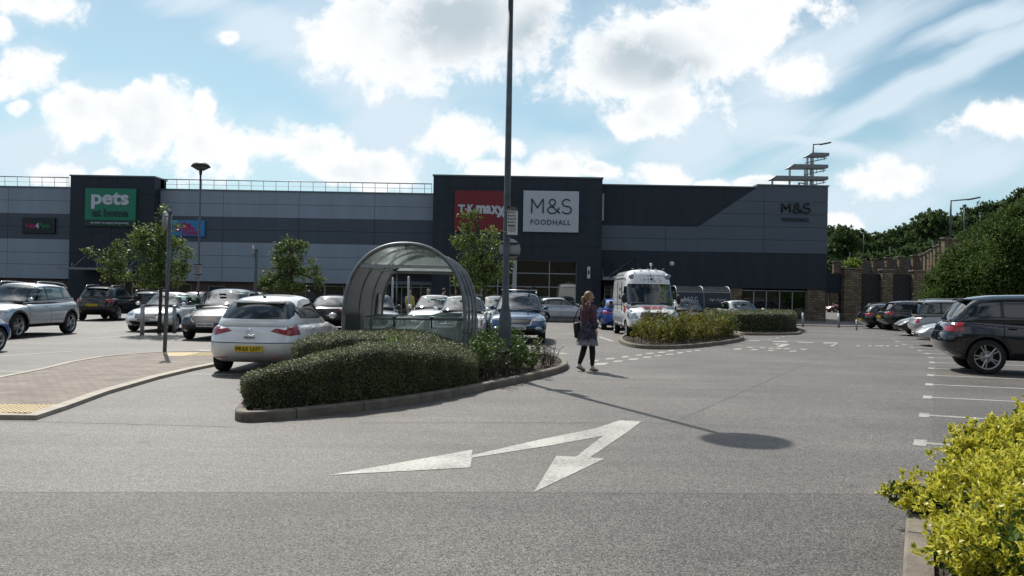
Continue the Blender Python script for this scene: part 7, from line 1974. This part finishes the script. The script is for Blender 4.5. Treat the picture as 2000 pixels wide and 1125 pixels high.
def van_x(root, S, d):
    xf = d['front']
    def at_front(z):   # cab roof slope
        return None
    o = lettering('CCTV Mobile Vehicle', 1.15, .085, (1.56, 0, 2.40), MT['ink'], root, (R(90-28), 0, R(90)), depth=.004)
    bm = bmesh.new()
    M = Matrix.Translation((1.66, 0, 2.225)) @ Matrix.Rotation(R(90), 4, 'Z') @ Matrix.Rotation(R(90-30), 4, 'X')
    for ln in MS: tube(bm, [M @ Vector((-.28+.70*u, -.09+.18*v, .01)) for u, v in ln], .012, 5)
    obj('lettering', bm, mat('van_grey_letters', (.22, .23, .25), .5), root)
    lettering('YOUR', .17, .045, (1.66, -.385, 2.225), MT['ink'], root, (R(90-30), 0, R(180)), depth=.004)
    # guard company panel on the bonnet
    z = 1.10; x = 2.66
    b = bmesh.new(); M2 = Matrix.Translation((2.62, -.05, 1.155)) @ Matrix.Rotation(R(90), 4, 'Z') @ Matrix.Rotation(R(30), 4, 'X')
    def panel(w, h, dy, dz, m, nm, par):
        b = bmesh.new(); bx(b, (0, dy, dz), (w, h, .008)); b.transform(M2); return obj(nm, b, m, par)
    p = panel(.78, .24, 0, 0, MT['plate_w'], 'bonnet_panel', root); panel(.78, .12, .06, .006, mat('guard_red', (.50, .03, .04), .5), 'red_band', p)
    for k in (-1, 0, 1):
        b = bmesh.new(); lathe(b, [(0, .014), (.045, .014), (.045, .0)], Matrix.Translation((k*.20, .06, 0)), 16); b.transform(M2); obj('disc', b, mat('guard_pink', (.70, .25, .25), .5), p)
    me = fit(text_mesh('SECURITAS', 1, .004, .03), .66, .075); me.transform(M2 @ Matrix.Translation((0, -.06, .008))); me.materials.append(MT['ink']); o = mesh_obj('lettering', me, p)
    # roof furniture: cameras, beacon, markers
    for y, m in ((.74, 'signback'), (-.80, 'galv_l')):
        b = bmesh.new(); ellip(b, (1.55, y*.9, 2.36), (.12, .11, .11), 14, 10); bar(b, (1.4, y*.9, 2.45), (1.55, y*.9, 2.38), .03, 6); obj('camera_dome', b, MT[m], root, True)
    b = bmesh.new(); bar(b, (1.2, .02, 2.62), (1.7, .02, 2.30), .012, 5); ellip(b, (1.74, .02, 2.26), (.05, .05, .06), 8, 6); obj('camera_arm', b, MT['black'], root, True)
    for y in (-.6, -.3, 0, .3, .6):
        b = bmesh.new(); bx(b, (.95, y, 2.675), (.06, .08, .03), bev=.01); obj('roof_marker', b, MT['clearlamp'], root)
    b = bmesh.new(); bar(b, (.2, .25, 2.65), (.2, .25, 2.86), .02, 6); ellip(b, (.2, .25, 2.88), (.06, .06, .06), 10, 8); obj('mast_camera', b, MT['signback'], root, True)
    b = bmesh.new(); ellip(b, (1.75, .10, 1.40), (.12, .15, .15), 14, 10); obj('dashboard_dome', b, MT['white'], root, True)
    # side bits: grey rubbing band, lettering
    for s in (-1, 1):
        b = bmesh.new(); bx(b, (-.3, s*.985, .66), (3.0, .03, .22), bev=.01); obj('side_moulding', b, MT['galv'], root)
        b = bmesh.new(); bx(b, (1.62, s*.985, 1.10), (.30, .02, .26), bev=.004); obj('door_badge', b, mat('badge_red', (.45, .03, .04), .5), root)
        lettering('CCTV', .55, .13, (.35, s*.990, 1.86), MT['ink'], root, (R(90), 0, 0 if s < 0 else R(180)), depth=.004)
        lettering('M&S', .7, .2, (.2, s*.993, 1.55), MT['ink'], root, (R(90), 0, 0 if s < 0 else R(180)), depth=.004)
        b = bmesh.new(); bx(b, (-.9, s*.93, 2.42), (3.4, .02, .05)); obj('gutter', b, MT['galv_l'], root)
        b = bmesh.new(); bx(b, (.78, s*.985, 1.3), (.012, .02, 1.7)); bx(b, (-.6, s*.985, 1.3), (.012, .02, 1.7)); obj('door_seam', b, MT['under'], root)
    b = bmesh.new(); bx(b, (xf+.0, 0, .50), (.02, 1.0, .1)); obj('bumper_grille', b, MT['black'], root)
car_at('van', 'white high-roofed camera van marked CCTV Mobile Vehicle behind the olive shrub', 1281, 29.6, -90.5, 'vanwhite', (.85, .86, .87), name='parked_van', group=None, extras=van_x, metal=.05, rough=.35)
car_at('hatch', 'dark red-brown car whose windscreen shows above the olive shrub, right of the van', 1360, 36.0, -90, 'brown', (.07, .025, .02))
car_at('small', 'small white car with rounded roof behind the low far hedge', 1478, 38.5, -84, 'white', (.85, .86, .87), metal=.1)
car_at('hatch', 'dark red car in sunlight beyond the gateway', 1612, 100.0, 185, 'darkred', (.16, .008, .015), group=None)
HR = -19.0
def bmw_x(root, S, d):
    b = bmesh.new()
    for s in (-1, 1): bar(b, (-2.16, s*.50, .985), (-1.95, s*.88, 1.0), .010, 4)
    obj('light_strip', b, MT['clearlamp'], root)
def row_car(kind, label, px_rear, py_ground, pname, pcol, end, head, dx=0, **k):
    g = G(px_rear, py_ground); L = SPEC[kind]['L']*k.get('scale', 1.0); h = R(head)
    d = Vector((math.cos(R(HR)), math.sin(R(HR)), 0)); c = g+d*(L/2)
    return make_car(kind, label, 'car', (c.x, c.y, 0), h, pname, pcol, group=CARS, **k)
big = row_car('suv', 'large dark navy SUV seen side-on with twin-spoke wheels, nearest car at the right edge', 1824, 721, 'navy', (.004, .006, .012), 'rear', HR+1, twin=True, extras=bmw_x, rough=.12, tint=True, clad=.34, scale=1.05, rails=False, metal=.0)
big.scale = (1.05, 1.05, 1.085)
row_car('saloon', 'silver saloon poking its nose out just beyond the big dark SUV', 1783, 674, 'silver', (.36, .37, .38), 'front', 180+HR, plate='YJ61 KDN')
row_car('box', 'silver SUV with tall red rear lamps and roof rails, middle of the right-hand row', 1775, 661.5, 'silver', (.36, .37, .38), 'rear', HR+4, rails=True, clad=.01)
row_car('saloon', 'low black car facing out of its bay between the silver SUV and the dark estates', 1744, 654, 'black', (.012, .013, .015), 'front', 180+HR+4)
row_car('suv', 'dark grey SUV with shiny rear bumper, second from the far end of the right-hand row', 1712, 643.5, 'darkgrey', (.020, .019, .020), 'rear', HR+16, scale=.97, tint=True, plate='FX62 BHN', plate_side='r', rails=False, clad=.01)
row_car('estate', 'black estate with chrome window line at the far end of the right-hand row', 1673, 640, 'black', (.012, .013, .015), 'rear', HR+20, plate='NK13 UOA', plate_side='r', scale=.97)
